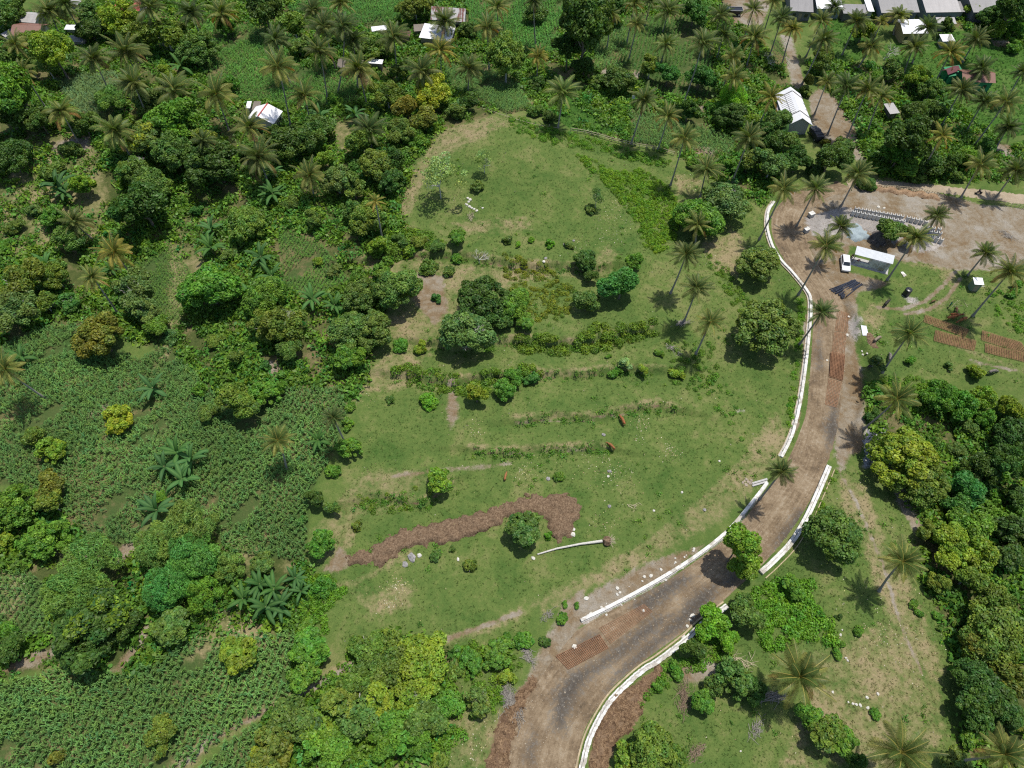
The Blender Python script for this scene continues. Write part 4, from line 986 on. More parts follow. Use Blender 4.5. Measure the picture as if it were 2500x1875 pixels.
B4 2080 280 130 LY|fourth in the upper hedge of the right woods
B4 1900 350 90 LB|below the third hedge tree
B4 1740 430 90 SM|in the dry gap of the right woods
B4 980 90 70 SB|left of the palm by the ash heap
B4 950 330 80 SD|at the foot of the palm by the ash heap
B4 2130 480 150 RD|on the right edge above the shaded ravine
B4 1850 760 170 LD|in the shaded ravine
B4 2100 720 170 LDt|over the shaded ravine on the right edge
B4 1720 940 150 LC|upper part of the ravine side group
B4 1640 1070 120 LC|lower part of the ravine side group
B4 1480 880 110 LB|between the olive dome and the ravine
B4 1650 620 80 SM|on the near bank of the ravine
B4 1480 520 60 SM|below the upper hedge, small
B4 1390 1280 100 LK|right of the meadow track, upper
B4 1750 1240 150 LB|wide in the right woods, middle
B4 1600 1400 170 LY|yellowish wide crown of the right woods
B4 1830 1470 150 LY|lower neighbour of the yellowish wide crown
B4 2120 1270 150 RD|on the right edge, middle
B4 2060 1500 130 RD|on the right edge below the middle
B4 2120 1000 100 LD|on the right edge beneath the ravine
B4 1960 1000 70 SB|at the ravine outlet
B6 560 130 110 SB|at the top of the creeping hedge by the bananas
B6 470 660 150 RB|mid part of the creeping hedge
B6 440 850 130 RB|lower part of the creeping hedge
B6 310 960 60 SB|tail of the creeping hedge
B6 430 470 90 SB|upper part of the creeping hedge
B6 940 660 172 LK|upper left of the wide olive thicket
B6 1370 720 229 LY|upper right of the wide olive thicket
B6 1160 560 114 LK|top of the wide olive thicket
B6 1160 800 195 LK|heart of the wide olive thicket
B6 900 920 172 LK|left of the wide olive thicket
B6 1330 970 195 LY|with grey twigs, right of the wide olive thicket
B6 1050 1050 172 LY|grey twigged, bottom of the wide olive thicket
B6 700 1080 172 LK|lower left of the wide olive thicket
B6 330 1200 206 LM|left end of the bottom thicket
B6 500 1330 161 LY|second in the bottom thicket
B6 640 1480 195 LB|third in the bottom thicket
B6 900 1250 184 LM|upper centre of the bottom thicket
B6 1180 1300 195 LB|fifth in the bottom thicket
B6 1130 1470 138 LB|lowest in the bottom thicket
B6 1450 1220 184 LM|right part of the bottom thicket
B6 1620 1130 126 LB|right end of the bottom thicket
B6 1350 1420 126 LB|lower right of the bottom thicket
B6 160 1480 170 RO|at the bottom edge by the path
B6 1690 660 60 SB|first bush right of the wide thicket
B6 1800 740 100 RB|second bush right of the wide thicket
B6 2020 690 120 RB|third bush right of the wide thicket
B6 1700 840 80 SK|below the first bush of the wide thicket
B6 1870 1080 110 RM|left of the grey brush pile
B6 2080 880 80 SY|above the grey brush pile
B6 1560 1590 100 SK|on the bottom edge left of the road
B6 2100 560 50 SB|on the track beside dry twigs
B7 475 280 35 SB|left of the twin cushions by the wall end
B7 572 290 35 SB|right of the twin cushions by the wall end
B7 450 400 55 SB|larger cushion by the wall end
B7 140 570 80 SB|on the brown bank left of the road
B7 300 585 50 SD|right end of the brown bank bushes
B7 1960 330 150 LM|under the tree overhanging the road
B7 1690 450 150 LL|brightest over the right road wall
B7 1830 560 90 LL|right lobe over the right road wall
B7 1530 640 120 LD|left shaded lobe over the right road wall
B7 1880 870 160 RM|large on the lower right meadow
B7 1720 960 100 LM|middle of the lower right meadow group
B7 1610 1080 100 RB|left end of the lower right meadow group
B7 2050 1000 110 LD|shaded foot of the lower right meadow group
B7 1400 840 90 SB|upper bush of the bank hedge
B7 1240 970 60 SB|lower bush of the bank hedge
B7 1190 1480 200 RK|at the bottom edge right of the road wall
B7 1030 1560 130 RY|left shoulder of the bottom edge crown
B7 1400 1580 110 RK|right shoulder of the bottom edge crown
B8 290 130 90 RB|top of the bright patch
B8 420 1200 100 RB|upper left of the diagonal bush
B8 550 1340 150 RK|middle of the diagonal bush
B8 700 1420 110 RB|lower right of the diagonal bush
B8 820 1590 110 LD|below the diagonal bush at the bottom edge
B8 835 490 50 SB|round on the stony meadow
B8 1290 280 45 SB|upper of two beside the track
B8 1330 345 40 SB|lower of two beside the track
B8 660 690 55 SB|beside three white stones
B8 700 605 35 SB|just above the one beside three white stones
B8 680 380 35 SD|at the upper corner of the bright patch
B8 980 1190 50 SB|at the end of the white stone row
B8 1500 110 100 LK|right of the meadow track palm
B8 1750 60 150 LK|wide, above the reddish crowns
B8 1980 270 180 LK|upper of the reddish olive crowns
B8 1960 530 220 RK|middle of the reddish olive crowns
B8 1780 620 140 LO|shaded left of the reddish olive crowns
B8 1820 940 180 RD|upper left of the dark group with big shadow
B8 1790 1150 170 RD|lower left of the dark group with big shadow
B8 2010 1120 170 RD|lower right of the dark group with big shadow
B8 2080 870 140 LO|right of the dark group, reddish
B8 2180 1260 100 RO|on the right edge near the bottom
B8 1590 600 45 SB|at the rim of the reddish crowns
B8 1670 780 35 SB|between the reddish and the dark group
B8 1740 1400 70 RB|left of the bottom right palm
B8 1620 1590 120 RM|between the two bottom palms
B8 1770 1590 40 SB|by the foot of the bottom right palm
B8 1640 420 50 SM|first of the row on the meadow rim
B8 1520 470 40 SM|second of the row on the meadow rim
B8 1480 370 45 SB|third of the row on the meadow rim'''
for i, ln in enumerate(TREES.split('\n')):
    a, text = ln.split('|'); t, x, y, r, code = a.split()
    if float(r) > 0: tree(t, float(x), float(y), float(r), code, text, None, i)
# ---------------------------------------------------------------- coconut palms
def palm_crown(seed, n=24, wind=0.10, old=0.35, young=0.0):
    rs = np.random.RandomState(seed); V = []; F = []; C = []
    green = np.array([0.070, 0.112, 0.028]); yel = np.array([0.30, 0.28, 0.075]); brown = np.array([0.24, 0.13, 0.05])
    def quad(a, b, c, d, col):
        k = len(V); V.extend([a, b, c, d]); F.append((k, k+1, k+2, k+3)); C.extend([col]*4)
    W = np.array([wind, wind*0.5, 0.05])
    for i in range(n):
        t = (i+0.5)/n; az = i*2.39996+rs.uniform(-0.25, 0.25); el = math.radians(84-108*t**0.9+rs.uniform(-12, 12))
        L = rs.uniform(0.78, 1.12)*(0.82 if t < 0.12 else 1.0); droop = math.radians(rs.uniform(42, 92))*(0.75+0.35*t); m = 12
        p = np.zeros(3); pts = [p.copy()]; dirs = []
        h = np.array([math.cos(az), math.sin(az), 0])
        for s in range(m):
            f = (s+0.5)/m; e = el-droop*f**1.4; d = h*math.cos(e)+np.array([0, 0, math.sin(e)]); d = unit(d+W*f*1.6); dirs.append(d); p = p+d*L/m; pts.append(p.copy())
        pts = np.array(pts); dirs.append(dirs[-1])
        g = green*(0.75+0.5*rs.rand()); yl = np.clip((t-0.25)*old*1.5+rs.uniform(-0.1, 0.15), 0, 0.75)
        base = g*(1-yl)+yel*yl
        if t > 0.86 and rs.rand() < old*1.2: base = brown*rs.uniform(0.7, 1.2)
        rc = yel*rs.uniform(0.65, 1.0); up = np.array([0, 0, 1.0])
        twist = rs.uniform(-0.9, 0.9)
        for s in range(m):
            d = dirs[s]; sd = unit(np.cross(d, up)+1e-6); w0 = 0.013*(1-s/m)+0.004; w1 = 0.013*(1-(s+1)/m)+0.004
            o = unit(np.cross(sd, d))*0.008
            quad(pts[s]-sd*w0+o, pts[s]+sd*w0+o, pts[s+1]+sd*w1+o, pts[s+1]-sd*w1+o, rc)
        nl = 34
        for j in range(nl):
            f = 0.13+0.87*j/(nl-1); x = f*m; k = min(m-1, int(x)); q = pts[k]+(pts[k+1]-pts[k])*(x-k); d = dirs[k]
            sd0 = unit(np.cross(d, up)+1e-6); nrm = unit(np.cross(sd0, d))
            ll = 0.235*math.sin(math.pi*min(1, f*0.82+0.16))**0.7*rs.uniform(0.85, 1.1)
            for sg in (-1, 1):
                sd = unit(sd0*sg*math.cos(twist*sg)+nrm*math.sin(twist*sg)); a = unit(sd*0.85+d*0.55+nrm*0.05+np.array([0, 0, -0.15]))
                b = unit(sd*0.5+d*0.55+np.array([0, 0, -0.5-0.6*rs.rand()])); wd = d*0.0085
                mid = q+a*ll*0.5; tip = mid+b*ll*0.5; cc = base*rs.uniform(0.75, 1.25); ct = cc*0.85+yel*0.12
                k0 = len(V); V.extend([q-wd, q+wd, mid+wd*1.15, mid-wd*1.15, tip+wd*0.3, tip-wd*0.3])
                F.append((k0, k0+1, k0+2, k0+3)); F.append((k0+3, k0+2, k0+4, k0+5)); C.extend([cc]*4+[ct]*2)
    return mesh_np('crown', np.array(V), np.array(F), np.array(C))
PC = [palm_crown(s, 29+(s % 3)*2, 0.16, 0.3) for s in (1, 2, 3, 4)]; PCY = [palm_crown(s, 24, 0.14, 0.6) for s in (5, 6)]; PCS = [palm_crown(7, 16, 0.05, 0.9), palm_crown(8, 20, 0.0, 0.5)]
mbn = MB()
for i in range(11):
    a = i*2.4; mbn.ball((math.cos(a)*0.055, math.sin(a)*0.055, -0.03-0.012*(i % 4)), 0.027, 4)
NUTS = mbn.mesh('coconuts'); NUTS.materials.append(simple('coconut_husk', (0.30, 0.22, 0.06), 0.6, 0.4, 9))
PTONE = {'g': (1, 1, 1), 'y': (1.12, 1.08, 0.95), 'o': (1.5, 1.2, 0.85), 'd': (0.7, 0.8, 0.8), 'p': (1.2, 1.25, 1.2)}
PNAME = {'g': 'coconut palm', 'y': 'yellowish coconut palm', 'o': 'orange yellow coconut palm', 'd': 'dark coconut palm', 'p': 'pale green coconut palm'}
def palm(t, cx, cy, bt, bx, by, dia, tone, text, i):
    px, py = T(t, cx, cy); rp = dia/2/K
    if bt:
        B = ground(*T(bt, bx, by)); best = None
        for k in range(60):
            H = 3.5+k*0.25; q = at_z(px, py, B.z+H); d = math.hypot(q.x-B.x, q.y-B.y)+0.02*abs(H-10)
            if best is None or d < best[0]: best = (d, q, H)
        C_ = best[1]
    else:
        H = 9.0+((i*37) % 5)*0.6; z = H
        for _ in range(4): q = at_z(px, py, z); z = z_at(q.x, q.y)+H
        C_ = at_z(px, py, z); lx = -0.9+((i*53) % 7)*0.25; ly = -0.8+((i*29) % 5)*0.3
        B = Vector((C_.x+lx, C_.y+ly, 0)); B.z = z_at(B.x, B.y)
    Rw = min(6.4, max(2.2, world_r(rp, C_)*1.0))
    root = empty('coconut_palm', B); tag(root, PNAME[tone]+' '+text, 'palm tree', 'coconut palms')
    D = C_-B; n = 9; pts = []; rr = []
    for k in range(n):
        f = k/(n-1); s = f*f*0.45+f*0.55   # leans, then rises
        pts.append(Vector((D.x*(1-(1-f)**1.5), D.y*(1-(1-f)**1.5), -0.3+(D.z+0.3)*f))); rr.append(0.19-0.075*f+0.17*max(0, 1-f*7))
    tk = MB().tube(pts, rr, 8).build('trunk', M_PBARK, root)
    ms = PCS if dia < 190 else (PCY if tone in 'oy' else PC); c = link('crown', ms[i % len(ms)], M_PALM, root, D)
    c.scale = (Rw*1.05,)*3; dd = (pts[-1]-pts[-2]).normalized(); q = Vector((0, 0, 1)).rotation_difference((dd+Vector((0, 0, 1.2))).normalized())
    c.rotation_mode = 'QUATERNION'; c.rotation_quaternion = q @ Matrix.Rotation(((i*71) % 13-6)*0.07 if i % 3 else rnd.uniform(0, 6.28), 3, 'Z').to_quaternion()
    pt = PTONE[tone]; k = rnd.uniform(0.88, 1.12); c.color = (pt[0]*k, pt[1]*k, pt[2]*k, 1)
    if i % 3 != 1: nu = link('coconuts', NUTS, None, c)
    TREEPOS.append((B.x, B.y, 0.5))
PALMS = '''A1 410 100 - 330 g|half hiding the brown tiled farmhouse
A1 545 40 - 260 d|on the top edge behind the tiled farmhouse
A1 1240 60 - 330 g|in front of the red roof
A1 1590 110 - 280 d|second right of the red roof
A1 1840 110 A1 1860 310 300 y|just left of the upper maize, top edge
A1 130 370 - 260 y|on the left edge under the tiled farmhouse
A1 190 600 - 250 y|on the left edge above the flat layered tree
A1 780 490 - 300 g|left of the two palms above the blue green plot
A1 1050 440 - 400 g|largest above the blue green plot
A1 1110 700 - 320 g|right beside the blue green plot
A1 1450 750 A1 1550 980 340 g|left of three in the row toward the white house
A1 1800 790 A1 1900 1080 380 y|middle of three in the row toward the white house
A1 510 930 A1 655 1190 300 y|leaning over bare ground at the left
A1 960 1090 A1 1100 1320 360 p|with twisted stem under the blue green plot
A1 2080 1060 - 320 y|overlapping the lower left of the white house roof
A1 2150 1310 A2 130 1540 380 g|below the white roofed house
A1 1690 1170 - 240 d|small and dark below the row by the white house
A2 200 560 A2 305 1060 370 y|behind the white house, its foot at the roof corner
A2 180 330 A2 300 690 270 d|in the upper maize, left of the crowd
A2 585 230 - 320 g|upper of the crowd in the upper maize
A2 545 430 A2 615 870 310 g|front of the crowd in the upper maize
A2 720 30 - 260 y|on the top edge above the crowd
A2 740 220 A2 690 780 280 d|rear of the crowd in the upper maize
A2 490 90 - 250 g|cut by the top edge left of the crowd
A2 870 570 A2 940 870 380 y|in front of the dark thatched hut
A2 820 340 A2 862 740 260 d|behind the thatched hut, darker
A2 1160 310 A2 1190 645 300 g|between small sheds and the white shed roof
A2 1590 180 A2 1615 350 290 g|rising over the white shed roof
A2 1550 420 A2 1550 680 300 o|with golden ribs below the white shed roof
A2 1940 230 A2 1955 580 280 y|right of the rust streaked house
A2 2020 60 A2 2035 270 240 y|top edge right of the rust streaked house
A2 1400 600 A2 1412 870 340 g|in front of the golden yellow tree
A2 1785 570 A2 1772 780 290 g|in the centre maize right of the golden tree
A2 420 800 A2 480 1080 320 y|right of the white roofed house
A2 960 1080 A2 978 1245 320 d|on the dry yellow glade
A2 460 1460 A2 500 1640 320 y|lower in the woods right of the left hollow
A3 215 10 A3 232 400 200 d|cut by the top edge above the centre maize
A3 250 470 A3 238 650 210 o|small and golden at the maize corner
A3 455 770 A3 415 1060 320 p|on the small pasture behind the fence
A3 1130 830 A3 1020 1195 290 g|at the right end of the small pasture
A3 1330 970 A3 1240 1250 260 y|left of the striped maize strip
A3 1465 1150 A3 1350 1540 290 y|standing tall below the striped maize strip
A3 1650 1410 A3 1600 1630 290 g|beside the round tree below the striped maize
A3 2000 1150 A3 1860 1515 320 g|right end of the striped maize strip
A3 1050 30 - 210 y|top edge, first right of the towering tree
A3 1180 20 A3 1140 210 180 d|top edge, thin, second right of the towering tree
A3 1330 90 A3 1290 260 260 g|near the top edge in the centre gardens
A3 1070 200 A3 1000 500 200 y|right flank of the towering dark tree
A3 860 120 - 200 y|peeping from behind the towering dark tree
A3 1310 370 A3 1270 530 240 p|pale star in the centre gardens
A3 1620 360 A3 1450 880 280 g|with the longest stem of the centre gardens
A3 1770 130 - 240 g|left of the parked tipper truck
A3 1790 290 A3 1730 500 240 d|behind the longest stemmed palm
A3 1870 470 - 220 y|right of the longest stemmed palm
A3 2050 310 A3 1985 540 290 y|left of the garden rows and track
A3 1880 640 A3 1800 910 260 y|over the lime bamboo patch
A4 110 810 - 260 o|touching the left roof of the white barn
A4 130 10 - 190 y|top edge above the track
A3 2040 80 - 220 y|right below the parked tipper truck
A4 200 150 A4 100 460 230 d|left one at the top of the track
A4 285 240 A4 200 540 230 o|golden, at the top of the track
A4 545 330 A4 365 700 260 g|leaning above the track fork
A4 530 170 A4 400 470 220 y|in front of the first village roofs
A4 640 60 - 190 d|before the white village roof at the top
A4 820 180 A4 700 455 240 g|in front of the third village roof
A4 940 390 A4 830 565 250 y|left of the dead grey bush
A4 1170 130 A4 1130 290 230 y|left of the ochre house
A4 1030 180 - 150 o|small and golden left of the ochre house
A4 1410 230 - 240 d|in front of the ochre house roof
A4 1300 390 A4 1215 605 260 g|below the ochre house
A4 1600 440 A4 1450 735 280 o|golden, left of the green walled house
A4 1810 330 A4 1700 515 260 g|right of the small white village roof
A4 1860 570 A4 1830 740 260 d|over the terracotta roof of the green house
A4 575 680 A4 470 955 200 y|first leaning over the barn yard
A4 740 720 A4 580 1120 270 d|second leaning over the barn yard
A4 910 750 A4 730 1175 280 y|third leaning over the barn yard
A4 1025 800 A4 910 1105 250 y|fourth beside the barn yard, in shade
A4 1690 750 A4 1520 1055 290 g|below the green walled house
A4 1880 840 A4 1730 1095 260 d|right below the green walled house
A4 2060 850 A4 1800 1205 270 y|with the long bare stem at the right
A4 2200 600 - 200 d|cut by the right edge near the green house
A4 2080 1060 A4 1980 1230 250 d|over the red cutting at the right edge
A4 1530 1130 - 240 o|deep golden in the right woods
A4 1850 1370 A4 1690 1640 290 y|left one leaning over the lane
A4 2140 1420 A4 1980 1640 280 g|right one leaning over the lane
A4 215 1570 A8 10 425 300 y|first leaning over the road bend
A4 480 1570 A8 320 315 280 g|second leaning over the road bend
A4 830 1450 A8 690 150 310 g|at the start of the pale lane
A8 690 320 - 250 g|left of the gravel heap
A8 565 480 A8 335 885 330 y|arching over the road by the white car
A8 1310 410 A8 1075 760 310 y|behind the tin roofed workshop
A8 1490 230 A8 1400 400 240 g|over the concrete channel rows
A8 1890 540 A8 1740 725 250 g|on the bare ground right of the workshop
A8 2090 700 A8 1785 1060 370 y|tall, beside the green hut
A8 530 1030 A8 345 1295 260 d|small, over the road by the steel mats
A8 1260 1210 A8 1035 1530 350 p|large on the right pasture by the steel mats
A7 1580 300 A7 1560 470 270 y|in front of the round tree by the weedy patch
A7 1480 550 A7 1350 870 310 g|first of the meadow row, star shaped
A7 1570 830 A7 1460 1110 280 g|second of the meadow row
A7 1680 1110 A7 1560 1375 290 y|third of the meadow row, with brown fronds
A5 620 280 A5 800 440 310 g|first in the left hollow
A5 950 530 - 340 o|golden, second in the left hollow
A5 770 740 - 270 y|third in the left hollow
A5 45 1500 B1 385 180 340 y|on the left edge over the maize
A6 1010 110 - 150 o|tiny, half hidden at the meadow edge
B2 200 530 - 310 y|alone in the inner maize
B2 660 340 - 200 d|ragged, on the maize edge
B4 1150 190 B4 880 430 400 y|beside the ash heap
B4 195 790 B4 15 1015 280 g|leaning over the gap in the road wall
B4 1200 1540 B8 1010 165 410 y|by the meadow track
B8 350 880 - 590 y|large on the lower right meadow
B8 1190 1510 - 600 y|largest at the bottom edge
B8 2050 1520 - 480 y|in the bottom right corner'''
for i, ln in enumerate(PALMS.split('\n')):
    a, text = ln.split('|'); s = a.split()
    if s[3] == '-': palm(s[0], float(s[1]), float(s[2]), None, 0, 0, float(s[4]), s[5], text, i)
    else: palm(s[0], float(s[1]), float(s[2]), s[3], float(s[4]), float(s[5]), float(s[6]), s[7], text, i)
# ---------------------------------------------------------------- bananas
def banana_mesh(seed, n=9):
    rs = np.random.RandomState(seed); V = []; F = []; C = []
    for i in range(n):
        az = i*2.4+rs.uniform(-0.3, 0.3); el = math.radians(rs.uniform(35, 80)-(35 if i > n*0.6 else 0)); h = np.array([math.cos(az), math.sin(az), 0]); sd = np.array([-math.sin(az), math.cos(az), 0])
        p = np.array([0, 0, 0.55]); m = 8; L = rs.uniform(0.8, 1.1); col = np.array([0.038, 0.115, 0.032])*rs.uniform(0.7, 1.3); prev = None
        for s in range(m+1):
            f = s/m; e = el-math.radians(85)*f**1.6; d = h*math.cos(e)+np.array([0, 0, math.sin(e)])
            wd = 0.105*(math.sin(math.pi*min(1, f*0.9+0.08))**0.6)*(0.15 if f < 0.1 else 1); nr = np.cross(sd, d)*-1
            row = [p-sd*wd-np.array([0, 0, wd*0.45]), p-sd*0.008, p+sd*0.008, p+sd*wd-np.array([0, 0, wd*0.45])]; k = len(V); V.extend(row)
            C.extend([col, col*1.1, col*1.1, col*rs.uniform(0.9, 1.1)] if True else [])
            if prev is not None:
                for j in (0, 1, 2):
                    F.append((prev+j, prev+j+1, k+j+1, k+j))
            prev = k; p = p+d*L/m
    V = np.array(V); C = np.array(C); 
    C[1::4] = [0.09, 0.19, 0.05]; C[2::4] = [0.09, 0.19, 0.05]
    return mesh_np('leaf_crown', V, np.array(F), C)
BAN = [banana_mesh(s, 8+s % 3) for s in (1, 2, 3)]
mbs = MB().tube([(0, 0, -0.1), (0, 0, 0.3), (0.01, 0, 0.62)], [0.07, 0.055, 0.03], 7); BSTEM = mbs.mesh('stem'); BSTEM.materials.append(simple('banana_stem', (0.13, 0.15, 0.06), 0.7, 0.3, 8))
BANS = '''A1 440 1490 190|upper one in the shaded left hollow
A1 500 1560 150|lower one in the shaded left hollow
A1 1480 500 150|between the palms at the upper left
A2 830 910 130|left of the reddish pair below the thatched hut
A2 540 930 130|right of the white roofed house
A2 140 1400 130|upper of two below the white roofed house
A2 140 1570 160|lower of two below the white roofed house
A5 350 590 150|by the yellow flowered tree
A5 140 1370 170|on the left edge beside the golden palm
A5 1740 300 150|upper of two right of the large left tree
A5 1730 450 170|lower of two right of the large left tree
A5 2150 530 170|upper of the gully group
A5 2040 830 140|left one of the gully group
A5 910 650 110|in the left hollow between the palms
A6 130 690 170|lower of the gully group
A6 470 880 170|fourth of the gully group
A6 660 940 140|fifth of the gully group, lowest
B1 1240 60 190|pale star in the left maize
B1 1450 600 200|upper of the large group in the left maize
B1 1560 660 190|right one of the large group in the left maize
B1 1340 720 180|left one of the large group in the left maize
B1 1490 820 210|lower of the large group in the left maize
B1 1270 1080 210|separate, above the bamboo stand
B2 520 500 150|right of the palm in the inner maize
B5 2000 210 190|left end of the bottom banana row
B6 30 90 180|second in the bottom banana row
B6 150 130 190|third in the bottom banana row
B6 80 280 200|front of the bottom banana row
B6 200 270 180|front right of the bottom banana row
B6 330 40 150|back of the bottom banana row
B6 380 150 140|right end of the bottom banana row
A2 1690 880 110|in the hedge corner above the knoll
A4 250 1080 120|beside the barn gable
A4 1560 820 100|in the garden of the green walled house
A6 100 20 130|at the foot of the lower left woods palm'''
for i, ln in enumerate(BANS.split('\n')):
    a, text = ln.split('|'); t, x, y, r = a.split(); px, py = T(t, float(x), float(y))
    p, Rw, g = place(px, py, float(r)/K*0.95, 0.95)
    root = empty('banana_plant', (p.x, p.y, g), rnd.uniform(0, 6.28)); tag(root, 'broad leaved banana plant '+text, 'banana plant', 'banana plants')
    s = link('stem', BSTEM, None, root); s.scale = (Rw, Rw, Rw*1.05)
    c = link('leaf_crown', BAN[i % 3], M_CORN, root); c.scale = (Rw, Rw, Rw*1.05); q = rnd.uniform(0.85, 1.2); c.color = (q, q, q*rnd.uniform(0.8, 1.2), 1)
# ---------------------------------------------------------------- ground cover
def replicate(TV, TF, TC, P, S, A, tint, tilt=0.0, rs=R):
    n = len(P); ca, sa = np.cos(A), np.sin(A)
    x = TV[None, :, 0]*ca[:, None]-TV[None, :, 1]*sa[:, None]; y = TV[None, :, 0]*sa[:, None]+TV[None, :, 1]*ca[:, None]
    V = np.stack([x, y, np.broadcast_to(TV[None, :, 2], x.shape)], 2)*S[:, None, None]+P[:, None, :]
    F = TF[None]+(np.arange(n)*len(TV))[:, None, None]; Cc = TC[None]*tint[:, None, :]
    return V.reshape(-1, 3), F.reshape(-1, TF.shape[1]), Cc.reshape(-1, 3)
def scatter(name, temps, P, S, tint, mat, label, cat, kind='stuff', A=None):
    Vs = []; Fs = []; Cs = []; o = 0; w_ = R.randint(len(temps), size=len(P)); A = R.uniform(0, 6.28, len(P)) if A is None else A
    for k, (tv, tf, tcl) in enumerate(temps):
        m = w_ == k
        if not m.any(): continue
        v, f, c = replicate(tv, tf, tcl, P[m], S[m], A[m], tint[m]); Vs.append(v); Fs.append(f+o); Cs.append(c); o += len(v)
    me = mesh_np(name, np.vstack(Vs), np.vstack(Fs), np.vstack(Cs)); o_ = link(name, me, mat); o_['kind'] = kind; o_['label'] = label; return o_
def pts_in(P, dens, jitter=True):
    x0, y0 = P.min(0); x1, y1 = P.max(0); n = int((x1-x0)*(y1-y0)*dens)
    q = np.stack([R.uniform(x0, x1, n), R.uniform(y0, y1, n)], 1); return q[inside(q[:, 0], q[:, 1], P)]
def onto(q, lift=0.0):
    return np.stack([q[:, 0], q[:, 1], hz(q[:, 0], q[:, 1])+lift], 1)
def tints(n, base, v=0.2, h=0.12):
    t = R.uniform(1-v, 1+v, (n, 1)); hh = R.normal(size=(n, 1))*h
    return np.array(base)[None]*t*np.hstack([1+hh, 1+hh*0.3, 1-hh*0.5])
def corn_temp(seed, nb=10):
    rs = np.random.RandomState(seed); V = []; F = []; C = []
    for i in range(nb):
        az = (i % 2)*math.pi+rs.uniform(-0.7, 0.7); h = np.array([math.cos(az), math.sin(az), 0]); sd = np.array([-h[1], h[0], 0]); z = 0.15+0.55*i/nb
        p0 = np.array([0, 0, z]); p1 = p0+h*0.13+np.array([0, 0, 0.20]); p2 = p1+h*0.17+np.array([0, 0, -0.02-0.1*rs.rand()]); w0 = 0.018; w1 = 0.036
        k = len(V); V.extend([p0-sd*w0, p0+sd*w0, p1+sd*w1, p1-sd*w1, p2+sd*w0*0.4, p2-sd*w0*0.4]); F.extend([(k, k+1, k+2, k+3), (k+3, k+2, k+4, k+5)])
        c = np.array([0.125, 0.245, 0.062])*rs.uniform(0.75, 1.3); C.extend([c*0.85]*2+[c]*2+[c*1.2]*2)
    return np.array(V), np.array(F), np.array(C)
CORN = [corn_temp(s) for s in range(5)]
def tuft_temp(seed, n, leaf, spread, height):
    rs = np.random.RandomState(seed); C = np.stack([rs.normal(size=n)*spread, rs.normal(size=n)*spread, rs.uniform(0.05, 1, n)*height], 1)
    N = unit(np.array([0, 0, 0.8])+rs.normal(size=(n, 3))*0.55); V, F = leaves(C, N, leaf, rs)
    c = LEAFC*rs.uniform(0.6, 1.4, (n, 1)); return V, F, np.repeat(c, 4, 0)
def lobe_temp(seed, n, leaf):
    rs = np.random.RandomState(seed); d = unit(rs.normal(size=(n, 3))); d[:, 2] = np.abs(d[:, 2])*0.9; C = d*rs.uniform(0.75, 1.08, (n, 1)); N = unit(d+np.array([0, 0, .3])+rs.normal(size=(n, 3))*0.5)
    V, F = leaves(C, N, leaf, rs); c = LEAFC*rs.uniform(0.65, 1.35, (n, 1)); return V, F, np.repeat(c, 4, 0)
def blade_temp(seed, n=7):
    rs = np.random.RandomState(seed); V = []; F = []; C = []
    for i in range(n):
        a = rs.uniform(0, 6.28); h = np.array([math.cos(a), math.sin(a), 0]); sd = np.array([-h[1], h[0], 0]); b = h*0.15; t = h*rs.uniform(0.5, 1)+np.array([0, 0, rs.uniform(0.5, 1)]); k = len(V)
        V.extend([b-sd*0.12, b+sd*0.12, t+sd*0.04, t-sd*0.04]); F.append((k, k+1, k+2, k+3)); C.extend([np.array([0.9, 0.95, 0.9])*rs.uniform(0.8, 1.2)]*4)
    return np.array(V), np.array(F), np.array(C)
TUFT = [tuft_temp(s, 26, 0.20, 0.34, 0.55) for s in range(5)]; LOBE = [lobe_temp(s, 70, 0.22) for s in range(5)]; BLADE = [blade_temp(s) for s in range(4)]
def mval(z, q): return zone_mask(q[:, 0], q[:, 1], z)
def not_on_road(q, pad=0.3):
    d, _ = seg_dist(q[:, 0], q[:, 1], road_poly, True); return (~inside(q[:, 0], q[:, 1], road_poly)) & (d > pad)
FIELDS = [(0, 'dense maize covering the left slope beside the bananas', 1.15, 0.75), (1, 'maize rows in the bottom left corner above the path', 1.25, 0.8), (2, 'maize below the footpath at the bottom left', 1.3, 0.8),
          (3, 'maize plot left of the upper palms and white house', 1.1, 0.9), (4, 'blue green plot ringed by palms at the upper left', 1.0, 0.85), (5, 'maize along the top edge left of the rusty roof', 1.2, 0.9),
          (6, 'tall maize left of the towering dark tree', 1.25, 0.8), (7, 'maize between golden tree and small pasture', 1.1, 0.8), (8, 'maize pocket right of the towering dark tree', 1.1, 0.8),
          (9, 'mixed garden crops below the top centre palms', 0.9, 1.0), (10, 'striped maize strip beyond the bamboo fence', 1.0, 0.85), (11, 'weedy crop on the left gully side', 0.75, 0.8), (12, 'weedy crop on the gully floor', 0.75, 0.75),
          (13, 'low garden rows beside the upper track', 0.55, 1.0), (14, 'sparse maize on the left edge, lower half', 0.95, 0.9)]
TP = np.array([t for t in TREEPOS])
